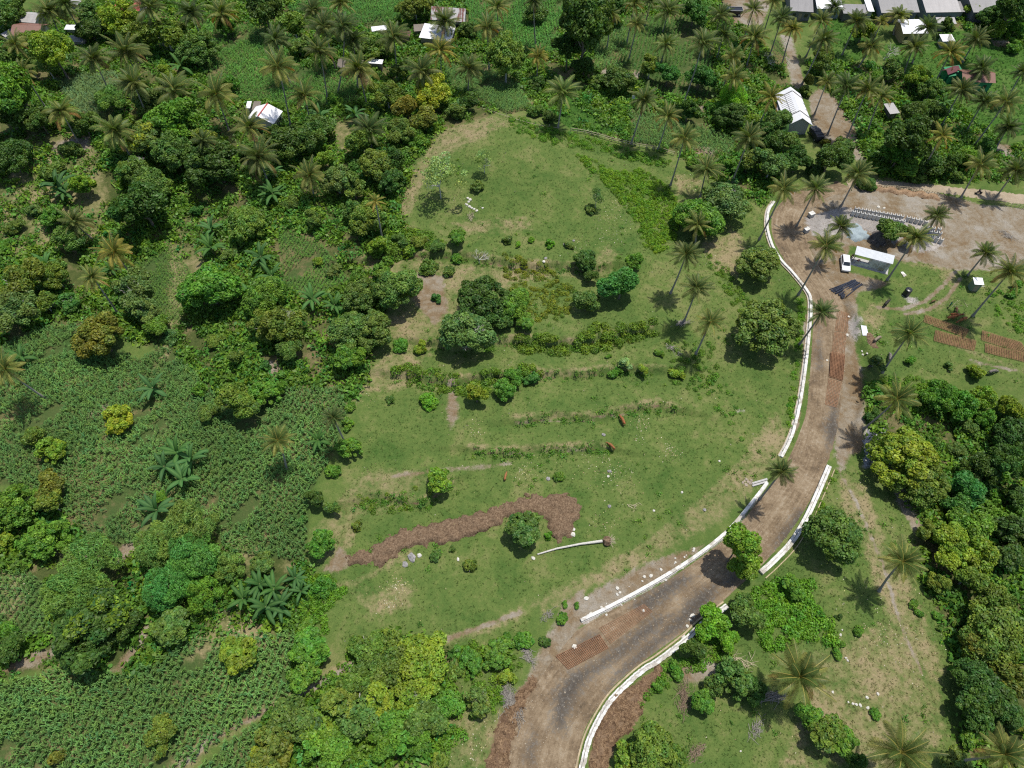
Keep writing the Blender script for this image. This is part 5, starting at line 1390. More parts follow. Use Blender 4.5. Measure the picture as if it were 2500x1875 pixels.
for k, label, hgt, sp in FIELDS:
    P = GP['field'][k]; x0, y0 = P.min(0); x1, y1 = P.max(0); x0 = max(x0, -155); ang = {1: -0.22, 0: -0.5, 2: -0.15, 10: 0.25, 3: -0.4, 13: 0.3, 6: 0.1}.get(k, -0.3)
    cx, cy_ = (x0+x1)/2, (y0+y1)/2; Rr_ = math.hypot(x1-x0, y1-y0)/2
    near = k in (0, 1, 2, 14); u = np.arange(-Rr_, Rr_, 1.0 if near else sp*1.05); v = np.arange(-Rr_, Rr_, 0.36 if near else sp*0.5); U, W_ = np.meshgrid(u, v); U = U.ravel()+R.normal(size=U.size)*(0.07 if k != 0 else 0.18)+0.5*np.sin(W_.ravel()*0.12+k); W_ = W_.ravel()+R.normal(size=W_.size)*0.12
    q = np.stack([cx+U*math.cos(ang)-W_*math.sin(ang), cy_+U*math.sin(ang)+W_*math.cos(ang)], 1)
    q = q[inside(q[:, 0], q[:, 1], P)]
    mk = np.sin(q[:, 0]*0.31+k)+np.sin(q[:, 1]*0.37+2*k)+np.sin(q[:, 0]*0.83-q[:, 1]*0.6)+R.normal(size=len(q))*0.5
    q = q[mk > (-1.75 if k not in (13, 10) else -9)]
    d = np.full(len(q), 9.0)
    for (tx, ty, tr) in TREEPOS:
        if tr > 1.2: d = np.minimum(d, np.hypot(q[:, 0]-tx, q[:, 1]-ty)/tr)
    q = q[d > 0.45]
    base = {4: (1.25, 1.05, 1.7), 9: (0.9, 1.0, 0.8), 11: (1.0, 1.0, 0.75), 12: (0.9, 1.05, 0.7), 13: (0.85, 1.0, 0.6), 6: (0.8, 1.05, 0.8), 3: (0.85, 1.05, 0.75), 5: (0.8, 1.05, 0.8)}.get(k, (1, 1, 1))
    patch = (1+0.18*np.sin(q[:, 0]*0.21)*np.sin(q[:, 1]*0.17+1))[:, None]
    scatter('maize_crop', CORN, onto(q), hgt*1.38*R.uniform(0.7, 1.2, len(q)), tints(len(q), base, 0.18)*patch, M_CORN, label, None)
# undergrowth below the woods
q = np.vstack([pts_in(np.clip(P, [-150, 0], [150, 215]), 1.15) for P in GP['litter']])
mk = np.sin(q[:, 0]*0.23+1)+np.sin(q[:, 1]*0.29)+np.sin(q[:, 0]*0.7+q[:, 1]*0.5)+R.normal(size=len(q))*0.8
q = q[(mk > -1.0) & not_on_road(q, 1.0) & (mval('field', q) < 0.3) & (mval('soil', q) < 0.4)]
dk = mval('dry', q) > 0.6; q = q[~(dk & (R.rand(len(q)) < 0.6))]
scatter('undergrowth', TUFT, onto(q), R.uniform(0.7, 2.3, len(q)), tints(len(q), (0.9, 1.1, 0.7), 0.3, 0.25), M_LEAF, 'low weeds and saplings between the trees', None)
q = q[R.rand(len(q)) < 0.16]; q = q[mval('dry', q) < 0.4]; n = len(q)
scatter('saplings', LOBE, onto(q, 0.2), R.uniform(0.7, 1.8, n), tints(n, (0.9, 1.05, 0.7), 0.3, 0.22), M_LEAF, 'dense bushy growth filling the woods between the trees', None)
q = np.vstack([pts_in(P, 2.2) for P in GP['lush']]); n = len(q)
scatter('lush_grass', BLADE, onto(q), R.uniform(0.2, 0.5, n), np.array([[0.05, 0.125, 0.02]])*R.uniform(0.6, 1.5, (n, 1)), M_LEAF, 'bright tall grass and rice round the village plots', None)
# thickets
THICK = [('bright weedy patch running down the right side of the knoll', (1.3, 1.45, 0.55), 1.8, 0.5, [(1400,372),(1450,392),(1500,420),(1560,412),(1610,440),(1650,480),(1655,560),(1640,600),(1600,622),(1570,600),(1550,540),(1520,500),(1480,450),(1440,418)]),
 ('weedy band between the meadow palms and the round roadside trees', (1.1, 1.25, 0.6), 0.7, 0.45, [(1715,610),(1760,640),(1800,690),(1830,740),(1830,790),(1795,760),(1765,700),(1730,660)]),
 ('bright creeping hedge beside the banana row at the bottom', (1.05, 1.35, 0.6), 1.4, 0.6, [(730,1420),(790,1402),(850,1440),(810,1480),(795,1530),(800,1600),(765,1660),(720,1695),(700,1665),(720,1560),(735,1500)]),
 ('bright leafy patch right of the lower road', (1.1, 1.45, 0.65), 1.3, 0.75, [(1880,1420),(1930,1402),(1985,1420),(1975,1455),(2010,1490),(2045,1545),(2045,1572),(1990,1575),(1960,1562),(1920,1580),(1870,1580),(1840,1530),(1830,1450)]),
 ('bank hedge along the brown clods right of the road', (1.0, 1.3, 0.6), 1.0, 0.5, [(1600,1640),(1680,1570),(1760,1560),(1800,1600),(1700,1640),(1640,1660),(1590,1720),(1562,1765),(1558,1725)]),
 ('scrubby hedge on the second terrace', (1.1, 1.1, 0.6), 1.3, 0.75, [(1262,832),(1330,825),(1400,842),(1450,800),(1530,798),(1595,790),(1610,810),(1540,830),(1500,850),(1400,862),(1320,862),(1268,858)]),
 ('scrubby bank of the top terrace left of the knoll', (1.05, 1.15, 0.6), 1.2, 0.85, [(885,578),(960,560),(1060,575),(1085,600),(1000,622),(930,632),(890,612)]),
 ('dry olive scrub between the dark dome and the round terrace tree', (1.5, 1.15, 0.6), 0.8, 0.5, [(1230,625),(1340,650),(1410,700),(1390,770),(1300,800),(1250,785),(1235,700)]),
 ('scrub on the third terrace', (1.1, 1.15, 0.6), 0.8, 0.65, [(950,905),(1000,895),(1120,920),(1300,895),(1340,925),(1240,940),(1170,960),(1110,962),(1010,940)]),
 ('leafy hedge under the bamboo fence of the knoll', (1.05, 1.3, 0.6), 0.9, 0.5, [(1235,282),(1300,298),(1360,318),(1450,340),(1560,372),(1640,392),(1640,412),(1550,395),(1440,365),(1350,355),(1260,322)]),
 ('leafy hedge above the ravine on the right', (1.1, 1.3, 0.6), 0.8, 0.6, [(2120,930),(2230,920),(2330,950),(2400,980),(2480,1010),(2500,1070),(2430,1060),(2330,1025),(2250,1015),(2150,990)]),
 ('scattered bushes right of the green hut', (1.1, 1.4, 0.6), 0.5, 0.45, [(2395,700),(2500,715),(2520,830),(2440,790)]),
 ('scattered low bushes on the right of the meadow', (1.0, 1.3, 0.7), 0.30, 0.42, [(1640,905),(1740,895),(1795,960),(1825,1075),(1790,1070),(1740,1000),(1680,960)]),
 ('dense thicket along the bottom edge', (1.05, 1.25, 0.6), 1.0, 0.7, [(640,1745),(760,1700),(840,1610),(880,1570),(960,1545),(1080,1590),(1110,1700),(1135,1800),(1080,1850),(900,1885),(750,1890),(600,1890)]),
 ('bush belt between the wide thicket and the road', (1.1, 1.25, 0.6), 0.9, 0.55, [(1110,1590),(1150,1568),(1250,1568),(1272,1620),(1222,1680),(1232,1730),(1150,1752),(1150,1690)]),
 ('leafy planting strip behind the upper road wall', (1.2, 1.5, 0.6), 1.6, 0.38, [(1944,720),(1962,730),(1964,770),(1952,880),(1942,980),(1928,1045),(1918,1045),(1934,900),(1948,760)]),
 ('leafy planting strip behind the white twin wall', (1.3, 1.4, 0.5), 1.2, 0.36, [(2038,1140),(2044,1160),(2014,1240),(1990,1268),(2000,1225)]),
 ('weeds on the dry slope of the lower meadow', (1.2, 1.2, 0.6), 0.25, 0.45, [(860,1210),(1010,1190),(1060,1210),(1020,1250),(900,1260)]),
 ('weeds along the small pasture edge', (1.1, 1.35, 0.6), 0.6, 0.45, [(1480,215),(1540,225),(1560,260),(1500,255),(1440,232)]),
 ('scrub under the palm trio on the meadow', (1.0, 1.15, 0.7), 0.45, 0.5, [(1620,830),(1740,840),(1760,920),(1700,960),(1640,930)]),
 ('scrubby slope above the first lane palm pair', (1.0, 1.25, 0.7), 0.7, 0.6, [(2140,400),(2300,380),(2400,430),(2380,452),(2250,440),(2140,432)])]
for label, base, dens, sz, P in THICK:
    P = gpoly(P); q = pts_in(P, dens*2.2); n = len(q)
    mk = np.sin(q[:, 0]*0.9)+np.sin(q[:, 1]*1.1+1)+R.normal(size=n)*0.6; q = q[mk > -1.3]; n = len(q); q = q[not_on_road(q, 0.5)]; n = len(q)
    scatter('thicket', LOBE, onto(q, 0.05), sz*R.uniform(0.55, 1.35, n), tints(n, base, 0.22, 0.15), M_LEAF, label, None)
# grass tufts, small weeds and fallen leaves on the meadow
MEAD = gpoly([(780,1400),(830,1230),(900,960),(1000,700),(960,560),(1000,420),(1080,320),(1200,285),(1450,340),(1640,400),(1860,500),(1880,620),(1980,740),(1940,1100),(1560,1390),(1200,1490),(1050,1570),(860,1640),(800,1500)])
MEAD2 = gpoly([(2100,720),(2250,640),(2500,640),(2500,950),(2300,920),(2120,900)]); MEAD3 = gpoly([(2040,1140),(2180,1160),(2240,1330),(2340,1560),(2330,1875),(1480,1875),(1560,1760),(1700,1600),(1880,1400)])
MEAD4 = gpoly([(850,1640),(1200,1500),(1300,1500),(1200,1875),(830,1875)]); SMALLP = gpoly([(1310,225),(1430,240),(1545,300),(1540,350),(1370,320)])
q = np.vstack([pts_in(MEAD, 3.2), pts_in(MEAD2, 3.0), pts_in(MEAD3, 5.0), pts_in(MEAD4, 4.5), pts_in(SMALLP, 2.5)]); q = q[not_on_road(q, 0.1) & (mval('soil', q) < 0.45) & (mval('clod', q) < 0.3)]
dm = mval('dry', q)[:, None]; n = len(q)
bc = np.array([[0.085, 0.135, 0.03]])*(1-dm*0.7)+np.array([[0.20, 0.17, 0.07]])*dm*0.7
scatter('grass', BLADE, onto(q), R.uniform(0.08, 0.24, n), bc*R.uniform(0.6, 1.35, (n, 1)), M_LEAF, 'short grazed grass on the meadows', None)
mw = np.sin(q[:, 0]*0.35)+np.sin(q[:, 1]*0.45+2)+np.sin(q[:, 0]*0.17-q[:, 1]*0.21)+R.normal(size=n)*0.7
w_ = q[(mw > 1.15) & (R.rand(n) < 0.055)]
scw = []
for P_, h_ in SCARP[:6]:
    for _ in range(110):
        k = R.randint(len(P_)-1); f = R.rand(); s = P_[k]*(1-f)+P_[k+1]*f; scw.append((s[0]+R.normal()*0.7, s[1]+R.normal()*0.55-0.4))
w_ = np.vstack([w_, np.array(scw)]); n = len(w_)
scatter('small_weeds', TUFT, onto(w_), R.uniform(0.25, 0.8, n), tints(n, (0.85, 1.1, 0.7), 0.25, 0.15), M_LEAF, 'small dark weeds dotted over the meadow', None)
LF = [(np.array([[-.5, -.3, .05], [.5, -.3, .1], [.45, .3, .05], [-.5, .3, .12]]), np.array([[0, 1, 2, 3]]), np.ones((4, 3)))]
n0 = len(q); ml = np.sin(q[:, 0]*0.5+1)+np.sin(q[:, 1]*0.6)+np.sin(q[:, 0]*1.1+q[:, 1]*0.9); pr = np.where(ml > 1.1, 0.05, 0.008)
l1 = q[R.rand(n0) < pr]
cl = []
for (px, py, sp, n) in [(1485,525,2.6,120),(1500,575,2.5,90),(1420,610,2.2,50),(1130,500,2,50),(1565,1035,0.9,70),(1560,1070,0.5,20),(1635,1100,0.9,80),(1450,1140,2,60),(1510,1160,1.5,80),(1280,1150,1.2,60),(2200,1590,3,160),(2160,1500,3,120),(2310,1460,2.5,90),
                        (970,1430,0.9,90),(950,1470,0.8,70),(1160,1045,1,50),(1240,920,3,60),(880,960,1.5,60),(1740,640,1.5,90),(1840,620,2,60),(1680,440,2,80),(560,1480,2.2,260),(380,1540,1.5,120),(600,1530,1.4,90),(330,1350,1.0,70),(1170,1790,3,120),(2130,820,1.2,70),(1480,1280,1.5,40),(1940,140,2,60),(40,1430,1.2,60)]:
    c = ground(px, py); a = R.normal(size=(n, 2))*sp*np.array([1, 1.1]); cl.append(np.array([[c.x, c.y]])+a)
l1 = np.vstack([l1]+cl); l1 = l1[not_on_road(l1, 0.0)]; n = len(l1)
M_LITTER = leaf_mat('fallen_leaf', 0.1, 0.9, 0.05)
cols = np.array([[0.42, 0.36, 0.22], [0.30, 0.22, 0.12], [0.55, 0.50, 0.38], [0.40, 0.38, 0.16]])[R.randint(4, size=n)]*R.uniform(0.7, 1.15, (n, 1))
scatter('fallen_leaves', LF, onto(l1, 0.04), R.uniform(0.07, 0.19, n), cols, M_LITTER, 'pale fallen leaves and chips scattered over the grass', None)
# pebbles on road and yard
PB = [(np.array([[-.5, -.5, 0], [.5, -.5, 0], [.5, .5, 0], [-.5, .5, 0], [-.3, -.3, .4], [.35, -.25, .4], [.3, .3, .4], [-.3, .35, .4]], float), np.array([[4, 5, 6, 7], [0, 1, 5, 4], [1, 2, 6, 5], [2, 3, 7, 6], [3, 0, 4, 7]]), np.ones((8, 3)))]
q = np.vstack([pts_in(road_poly, 0.7)]+[pts_in(P, 1.6) for P in GP['soil'][:4]]+[pts_in(GP['gravel'][0], 3.0), pts_in(GP['clod'][0], 3), pts_in(GP['clod'][1], 2)]); n = len(q)
z = hz(q[:, 0], q[:, 1])+np.where(inside(q[:, 0], q[:, 1], road_poly), 0.07, 0.0)
scatter('pebbles', PB, np.stack([q[:, 0], q[:, 1], z], 1), R.uniform(0.04, 0.14, n)*np.where(R.rand(n) < 0.03, 1.8, 1), np.array([[0.27, 0.225, 0.165]])*R.uniform(0.45, 1.6, (n, 1)), M_LITTER, 'loose pebbles and clods on road and yard', None)
# ---------------------------------------------------------------- buildings
def rect(corners, z):
    """fit a rectangle to four pixels at height z above the ground: centre, u, v axes, half sizes, ground z"""
    P = [T('P', *c) for c in corners]; g = ground(sum(p[0] for p in P)/4, sum(p[1] for p in P)/4+8).z
    W = [at_z(p[0], p[1], g+z) for p in P]; c = sum(W, Vector())/4; u = ((W[1]-W[0])+(W[2]-W[3]))/2; v = ((W[3]-W[0])+(W[2]-W[1]))/2
    hu, hv = u.length/2, v.length/2; u.normalize(); a = Vector((u.y, -u.x, 0)); v = a if a.dot(v) > 0 else -a
    return Vector((c.x, c.y, 0)), u, v, hu, hv, g
def uvquad(name, quads, mat, parent, org, th=0.06):
    """roof sheets: each quad is (a, b, c, d) with a->b along the eave; UV in metres so that ribs run down the slope"""
    bm = bmesh.new(); uvl = bm.loops.layers.uv.new('UVMap')
    for q in quads:
        q = [Vector(p)-org for p in q]; n = (q[1]-q[0]).cross(q[3]-q[0]).normalized()
        if n.z < 0: n = -n
        e = (q[1]-q[0]).normalized(); f = n.cross(e); top = [bm.verts.new(p) for p in q]; bot = [bm.verts.new(p-n*th) for p in q]
        for fc in (top, bot[::-1]) if (q[1]-q[0]).cross(q[3]-q[0]).z > 0 else (top[::-1], bot):
            F = bm.faces.new(fc)
        for i in range(4): bm.faces.new((top[i], bot[i], bot[(i+1) % 4], top[(i+1) % 4]))
        bm.faces.ensure_lookup_table()
        for F in bm.faces[-6:]:
            for l in F.loops: dv = l.vert.co-q[0]; l[uvl].uv = (dv.dot(e)+7.3, dv.dot(f)+3.1)
    me = bpy.data.meshes.new(name); bm.to_mesh(me); bm.free(); return link(name, me, mat, parent)
def gable(corners, eave, rise, along, roofm, wallc, label, name='house', cat='house', wall_mat=None, inset=0.45, parts=True, ridge=None, battens=False, open_front=False, group=None):
    c, u, v, hu, hv, g = rect(corners, eave)
    if along == 'v': u, v, hu, hv = v, u, hv, hu      # ridge runs along u
    org = Vector((c.x, c.y, g)); root = empty(name, org); tag(root, label, cat, group)
    def W(a, b, z): return c+u*a+v*b+Vector((0, 0, g+z))
    quads = []
    for s in (-1, 1): quads.append((W(-hu, s*hv, eave), W(hu, s*hv, eave), W(hu, s*0.02, eave+rise), W(-hu, s*0.02, eave+rise)))
    rf = uvquad('roof', quads, roofm, root, org)
    if ridge: MB().tube([W(-hu, 0, eave+rise+0.04)-org, W(hu, 0, eave+rise+0.04)-org], 0.16, 6).build('ridge_cap', ridge, rf)
    if battens:
        mb = MB()
        for s in (-1, 1):
            for a in (-0.72, 0.55):
                mb.tube([W(hu*a, s*hv, eave+0.07)-org, W(hu*a, s*0.05, eave+rise+0.07)-org], 0.11, 4)
        for k in range(11):
            a = -0.62+k*0.11; mb.tube([W(hu*a, -hv*0.9, eave+rise*0.1+0.05)-org, W(hu*a, -hv*0.2, eave+rise*0.8+0.05)-org], 0.045, 4)
        mb.tube([W(-hu*0.68, -hv*0.5, eave+rise*0.5+0.06)-org, W(hu*0.5, -hv*0.5, eave+rise*0.5+0.06)-org], 0.05, 4)
        mb.build('roof_bars', M_ROCK, rf)
    iu, iv = hu-inset, hv-inset; er = eave+rise*inset/hv
    base = [W(-iu, -iv, -0.4), W(iu, -iv, -0.4), W(iu, iv, -0.4), W(-iu, iv, -0.4)]
    mb = MB(); bm = mb.bm; B = [bm.verts.new(p-org) for p in base]; E = [bm.verts.new(W(a, b, er-0.09)-org) for a, b in ((-iu, -iv), (iu, -iv), (iu, iv), (-iu, iv))]
    r0 = bm.verts.new(W(-iu, 0, eave+rise-0.1)-org); r1 = bm.verts.new(W(iu, 0, eave+rise-0.1)-org)
    for f in ((B[0], B[1], E[1], E[0]), (B[2], B[3], E[3], E[2]), (B[1], B[2], E[2], r1, E[1]), (B[3], B[0], E[0], r0, E[3]), (E[0], E[1], r1, r0), (E[2], E[3], r0, r1)): bm.faces.new(f)
    wl_ = mb.build('wall', wall_mat or M_OBJ, root, color=wallc)
    front = -v if v.y > 0 else v; sgn = 1 if front == v else -1; ax = u; off = iv
    if parts and hu > 1.6:
        d = MB()
        d.slab([W(-0.45, sgn*(iv+0.03), 2.0)-org, W(0.45, sgn*(iv+0.03), 2.0)-org, W(0.45, sgn*(iv-0.05), 2.0)-org, W(-0.45, sgn*(iv-0.05), 2.0)-org], 2.0).build('door', M_WOOD, root)
        for a in ((-0.6, 0.6) if hu > 2.5 else (0.62,)):
            a *= iu; m_ = MB(); m_.slab([W(a-0.45, sgn*(iv+0.03), 1.9)-org, W(a+0.45, sgn*(iv+0.03), 1.9)-org, W(a+0.45, sgn*(iv-0.05), 1.9)-org, W(a-0.45, sgn*(iv-0.05), 1.9)-org], 0.9).build('window', M_GLASS, root)
    return root, W, hu, hv, org
def shed(corners, hb, hf, roofm, wallc, label, name='shed', cat='shed', wall_mat=None, inset=0.35, group=None, open_=False, door=True, quadfit=True):
    """single pitch roof; corners back-left, back-right, front-right, front-left; hb and hf are the heights of back and front edges"""
    P = [T('P', *k) for k in corners]; g = ground(sum(p[0] for p in P)/4, sum(p[1] for p in P)/4+8).z
    W = [at_z(p[0], p[1], g+h) for p, h in zip(P, (hb, hb, hf, hf))]; c = sum(W, Vector())/4; org = Vector((c.x, c.y, g))
    u = ((W[1]-W[0])+(W[2]-W[3]))/2; v = ((W[3]-W[0])+(W[2]-W[1]))/2; u.z = 0; v.z = 0; hu = u.length/2; u.normalize(); a = Vector((u.y, -u.x, 0)); hv = abs(a.dot(v))/2; v = a if a.dot(v) > 0 else -a
    root = empty(name, org); tag(root, label, cat, group)
    def Q(a_, b_, z): return u*a_+v*b_+Vector((0, 0, z))
    zz = lambda b_: (hb+hf)/2+(hf-hb)/2*b_/hv
    uvquad('roof', [(Q(-hu, hv, hf)+org, Q(hu, hv, hf)+org, Q(hu, -hv, hb)+org, Q(-hu, -hv, hb)+org)], roofm, root, org)
    iu, iv = hu-inset, hv-inset
    if open_:
        for a_ in (-iu, 0, iu):
            for b_ in (-iv, iv): MB().tube([Q(a_, b_, -0.3), Q(a_, b_, zz(b_)-0.08)], 0.08, 6).build('post', M_WOOD, root)
        MB().slab([Q(-iu, -iv, 0.9), Q(-iu, -iv+0.12, 0.9), Q(iu, -iv+0.12, 0.9), Q(iu, -iv, 0.9)][::-1], 1.2).build('back_panel', M_WOOD, root)
    else:
        cs = ((-iu, -iv), (iu, -iv), (iu, iv), (-iu, iv))
        MB().prism([Q(a_, b_, -0.4) for a_, b_ in cs], [Q(a_, b_, zz(b_)-0.08) for a_, b_ in cs]).build('wall', wall_mat or M_OBJ, root, color=wallc)
        if door: MB().slab([Q(-0.4, iv+0.03, min(2.0, hf-0.4)), Q(-0.4, iv-0.05, min(2.0, hf-0.4)), Q(0.4, iv-0.05, min(2.0, hf-0.4)), Q(0.4, iv+0.03, min(2.0, hf-0.4))], min(2.0, hf-0.4)).build('door', M_WOOD, root)
    return root, Q, hu, hv, org
gable([(628,262),(694,271),(664,304),(598,289)], 2.8, 1.5, 'v', R_WHITE, (0.6, 0.55, 0.45), 'white metal roofed house with a red ridge beside the upper maize', ridge=simple('red_ridge', (0.45, 0.10, 0.09), 0.5))
shed([(603,247),(613,247),(612,264),(600,264)], 2.3, 2.1, R_WHITE, (0.5, 0.45, 0.38), 'small white topped shed left of the red ridged white house', door=False)
t_, Q, hu, hv, org = shed([(616,247),(634,247),(636,268),(618,268)], 1.9, 1.7, R_THATCH, (0.3, 0.25, 0.2), 'open pole stall between white shed and red ridged house', 'pole_stall', 'stall', open_=True)
gable([(1066,24),(1149,33),(1128,52),(1045,48)], 2.9, 2.4, 'u', R_RUST, (0.42, 0.39, 0.34), 'rust streaked metal roof house near the top edge')
shed([(1040,57),(1113,66),(1100,101),(1019,91)], 3.3, 2.6, R_WHITE, (0.30, 0.24, 0.18), 'white lean-to roof in front of the rust streaked house')
shed([(1012,62),(1040,55),(1032,78),(1008,74)], 2.4, 2.2, R_THATCH, (0.2, 0.17, 0.14), 'low grey outhouse roof left of the white lean-to', door=False)
shed([(906,64),(938,63),(950,71),(908,78)], 2.3, 2.0, R_WHITE, (0.35, 0.3, 0.25), 'small white roofed shed below the top maize', door=False)
shed([(893,143),(939,145),(930,157),(899,153)], 2.6, 2.4, R_WHITE, (0.3, 0.25, 0.2), 'white roofed hut joined to the thatched hut', door=False)
gable([(835,143),(893,146),(884,170),(820,163)], 2.3, 1.0, 'u', R_THATCH, (0.16, 0.13, 0.10), 'dark thatched hut among the upper crowd of palms', 'thatched_hut', 'hut')
shed([(975,74),(1000,76),(1003,90),(976,90)], 2.2, 2.0, R_DKRED, (0.3, 0.2, 0.18), 'tiny reddish roof between the small white sheds and the lean-to', door=False)
gable([(278,-22),(352,-22),(356,24),(306,24)], 3.0, 1.5, 'u', R_RED, (0.5, 0.45, 0.4), 'red metal roofed house cut by the top edge')
gable([(44,55),(112,60),(104,90),(30,88)], 2.6, 1.4, 'u', R_TILE, (0.5, 0.45, 0.38), 'brown tiled farmhouse in the top left corner')
gable([(66,28),(100,33),(94,56),(48,54)], 2.5, 0.9, 'u', R_LGREY, (0.4, 0.38, 0.34), 'grey roofed farm building behind the brown tiled farmhouse')
shed([(14,76),(42,60),(30,82),(0,98)], 2.3, 2.0, R_LGREY, (0.4, 0.38, 0.35), 'grey lean-to left of the brown tiled farmhouse', door=False)
shed([(158,60),(204,61),(204,73),(160,72)], 2.1, 1.9, R_WHITE, (0.4, 0.38, 0.35), 'low white sheet roof right of the brown tiled farmhouse', door=False)
shed([(166,85),(206,88),(205,103),(168,102)], 2.1, 1.9, R_GREY, (0.3, 0.28, 0.25), 'low dark grey roof below the white sheet roof at top left', door=False)
shed([(172,-6),(196,2),(190,14),(170,10)], 2.6, 2.3, R_LGREY, (0.4, 0.35, 0.3), 'grey roof corner on the top edge left of the red roof', door=False)
shed([(187,20),(202,20),(202,31),(187,31)], 2.2, 2.0, R_WHITE, (0.5, 0.4, 0.3), 'cream box shed on the top edge left of the red roof', door=False)
bt_, W, hu, hv, org = gable([(1897,232),(1953.5,228.6),(1985,308),(1915,306)], 3.0, 2.1, 'v', R_WHITE, (0.38, 0.37, 0.34), 'large white gabled barn with grey roof bars beside the bare yard', 'barn', 'barn', battens=True, inset=0.7)
shed([(1892,252),(1908,258),(1911,282),(1897,281)], 2.4, 2.1, R_LGREY, (0.35, 0.33, 0.3), 'grey lean-to on the left side of the white gabled barn', door=False)
VG = 'village houses at the top right'
gable([(1924,-28),(1982,-24),(1979,29),(1926,26)], 2.8, 1.2, 'u', R_GREY, (0.16, 0.16, 0.17), 'grey ribbed roof house, first of the village row from the left', group=VG)
gable([(1986,-30),(2046,-30),(2048,21),(1983,20)], 3.0, 1.2, 'u', R_WHITE, (0.30, 0.34, 0.35), 'bright white roofed house, second of the village row', group=VG)
shed([(2056,9),(2114,11),(2115,34),(2057,33)], 2.9, 2.4, R_GREY, (0.14, 0.13, 0.12), 'grey corrugated shed with slatted front, third of the village row', group=VG)
shed([(2103,-2),(2121,-2),(2139,28),(2126,28)], 3.2, 2.6, R_WHITE, (0.4, 0.4, 0.4), 'narrow white roof strip between two grey village roofs', group=VG, door=False)
gable([(2126,-30),(2232,-34),(2218,30),(2141,29)], 3.2, 1.8, 'u', R_GREY, (0.16, 0.18, 0.22), 'dark grey roofed house with blue wall in the middle of the village row', group=VG)
gable([(2238,-34),(2322,-36),(2325,28),(2242,29)], 3.2, 1.6, 'u', R_LGREY, (0.20, 0.25, 0.26), 'light grey roofed house right of the village middle', group=VG)
gable([(2352,-36),(2438,-36),(2433,25),(2352,29)], 3.2, 1.6, 'u', R_GREY, (0.18, 0.18, 0.19), 'grey roofed house with white eave, rightmost of the village row', group=VG)
shed([(2330,6),(2351,0),(2350,32),(2327,26)], 2.7, 2.2, R_GREY, (0.3, 0.3, 0.32), 'dark grey side roof left of the rightmost village house', group=VG, door=False)
gable([(2197,49),(2259,48),(2253,80),(2193,81)], 3.0, 0.9, 'u', R_WHITE, (0.36, 0.26, 0.13), 'white roofed house with ochre walls in front of the village', group=VG)
shed([(2291,42),(2329,42),(2337,58),(2283,58)], 2.6, 2.2, R_LGREY, (0.3, 0.28, 0.26), 'small grey roofed kiosk below the light grey village roof', group=VG)
shed([(2297,84),(2328,83),(2328,101),(2298,101)], 2.3, 2.1, R_WHITE, (0.32, 0.34, 0.35), 'tiny white roofed box shed at the village lawn', group=VG, door=False)
gable([(2342,170),(2420,173),(2428,203),(2345,198)], 2.9, 1.1, 'u', R_TILE, (0.03, 0.22, 0.10), 'green walled house with terracotta roof on the flooded plots')
gable([(2302,171),(2334,160),(2340,172),(2312,183)], 2.8, 0.7, 'u', R_DKRED, (0.03, 0.22, 0.10), 'dark red roofed wing left of the green walled house', parts=False)
gwall = MB(); a0 = ground(2306, 206); b0 = ground(2344, 200)
gwall.hexa([Vector(p)-a0 for p in ((a0.x, a0.y, a0.z-.3), (b0.x, b0.y, b0.z-.3), (b0.x, b0.y+4.0, b0.z-.3), (a0.x, a0.y+4.0, a0.z-.3), (a0.x, a0.y, a0.z+2.2), (b0.x, b0.y, b0.z+2.2), (b0.x, b0.y+4.0, b0.z+2.2), (a0.x, a0.y+4.0, a0.z+2.2))])
o = gwall.build('green_annex', M_OBJ, None, a0, color=(0.03, 0.20, 0.09)); tag(o, 'flat topped green annex between the red and terracotta roofs', 'annex')
shed([(2165,252),(2188,250),(2190,276),(2166,280)], 2.7, 2.4, R_LGREY, (0.1, 0.09, 0.08), 'grey shed roof hidden in the trees right of the bare barn yard')
# workshop: tin roof, open left bay, white room on the right
ws, Q, hu, hv, org = shed([(2088,599.4),(2180,622.5),(2185,646.5),(2091.5,621.6)], 3.1, 2.6, R_ZINC, (1, 1, 1), 'tin roofed workshop with open left bay in the construction yard', 'workshop', 'workshop', open_=True)
for ch in list(ws.children):
    if ch.name.startswith('back_panel'): bpy.data.objects.remove(ch)
MB().slab([Q(-0.2, -hv+0.4, 2.85), Q(-0.2, hv+0.05, 2.45), Q(hu-0.3, hv+0.05, 2.45), Q(hu-0.3, -hv+0.4, 2.85)], 2.75).build('white_room', M_WHITE, ws)
MB().slab([Q(-hu+0.9, hv-0.05, 0.95), Q(-hu+0.9, hv+0.15, 0.95), Q(-0.25, hv+0.15, 0.95), Q(-0.25, hv-0.05, 0.95)], 1.1).build('parapet', M_WHITE, ws)
MB().slab([Q(-hu+0.1, -hv, 0.10), Q(-hu+0.1, hv+0.6, 0.10), Q(hu+0.1, hv+0.6, 0.10), Q(hu+0.1, -hv, 0.10)], 0.4).build('floor_slab', M_CONC, ws)
for k in range(4): MB().slab([Q(hu-2.0+k*0.3, hv+0.08, 1.0), Q(hu-2.0+k*0.3, hv+0.15, 1.0), Q(hu-1.82+k*0.3, hv+0.15, 1.0), Q(hu-1.82+k*0.3, hv+0.08, 1.0)], 0.85).build('leaning_plank', M_BAMBOO, ws)
# green outhouse
oh, Q, hu, hv, org = shed([(2376,676),(2399.6,679),(2402,695),(2379,695)], 2.4, 2.2, R_WHITE, (0.16, 0.22, 0.15), 'small green hut with white roof beside the tall right palm', 'outhouse', 'hut', inset=0.15)
for k in (0.3, 0.9): MB().tube([Q(hu-0.1, hv-k, 1.6-k*0.6), Q(hu+0.6, hv-k, 1.55-k*0.6)], 0.04, 6).build('pipe', M_WHITE, oh)
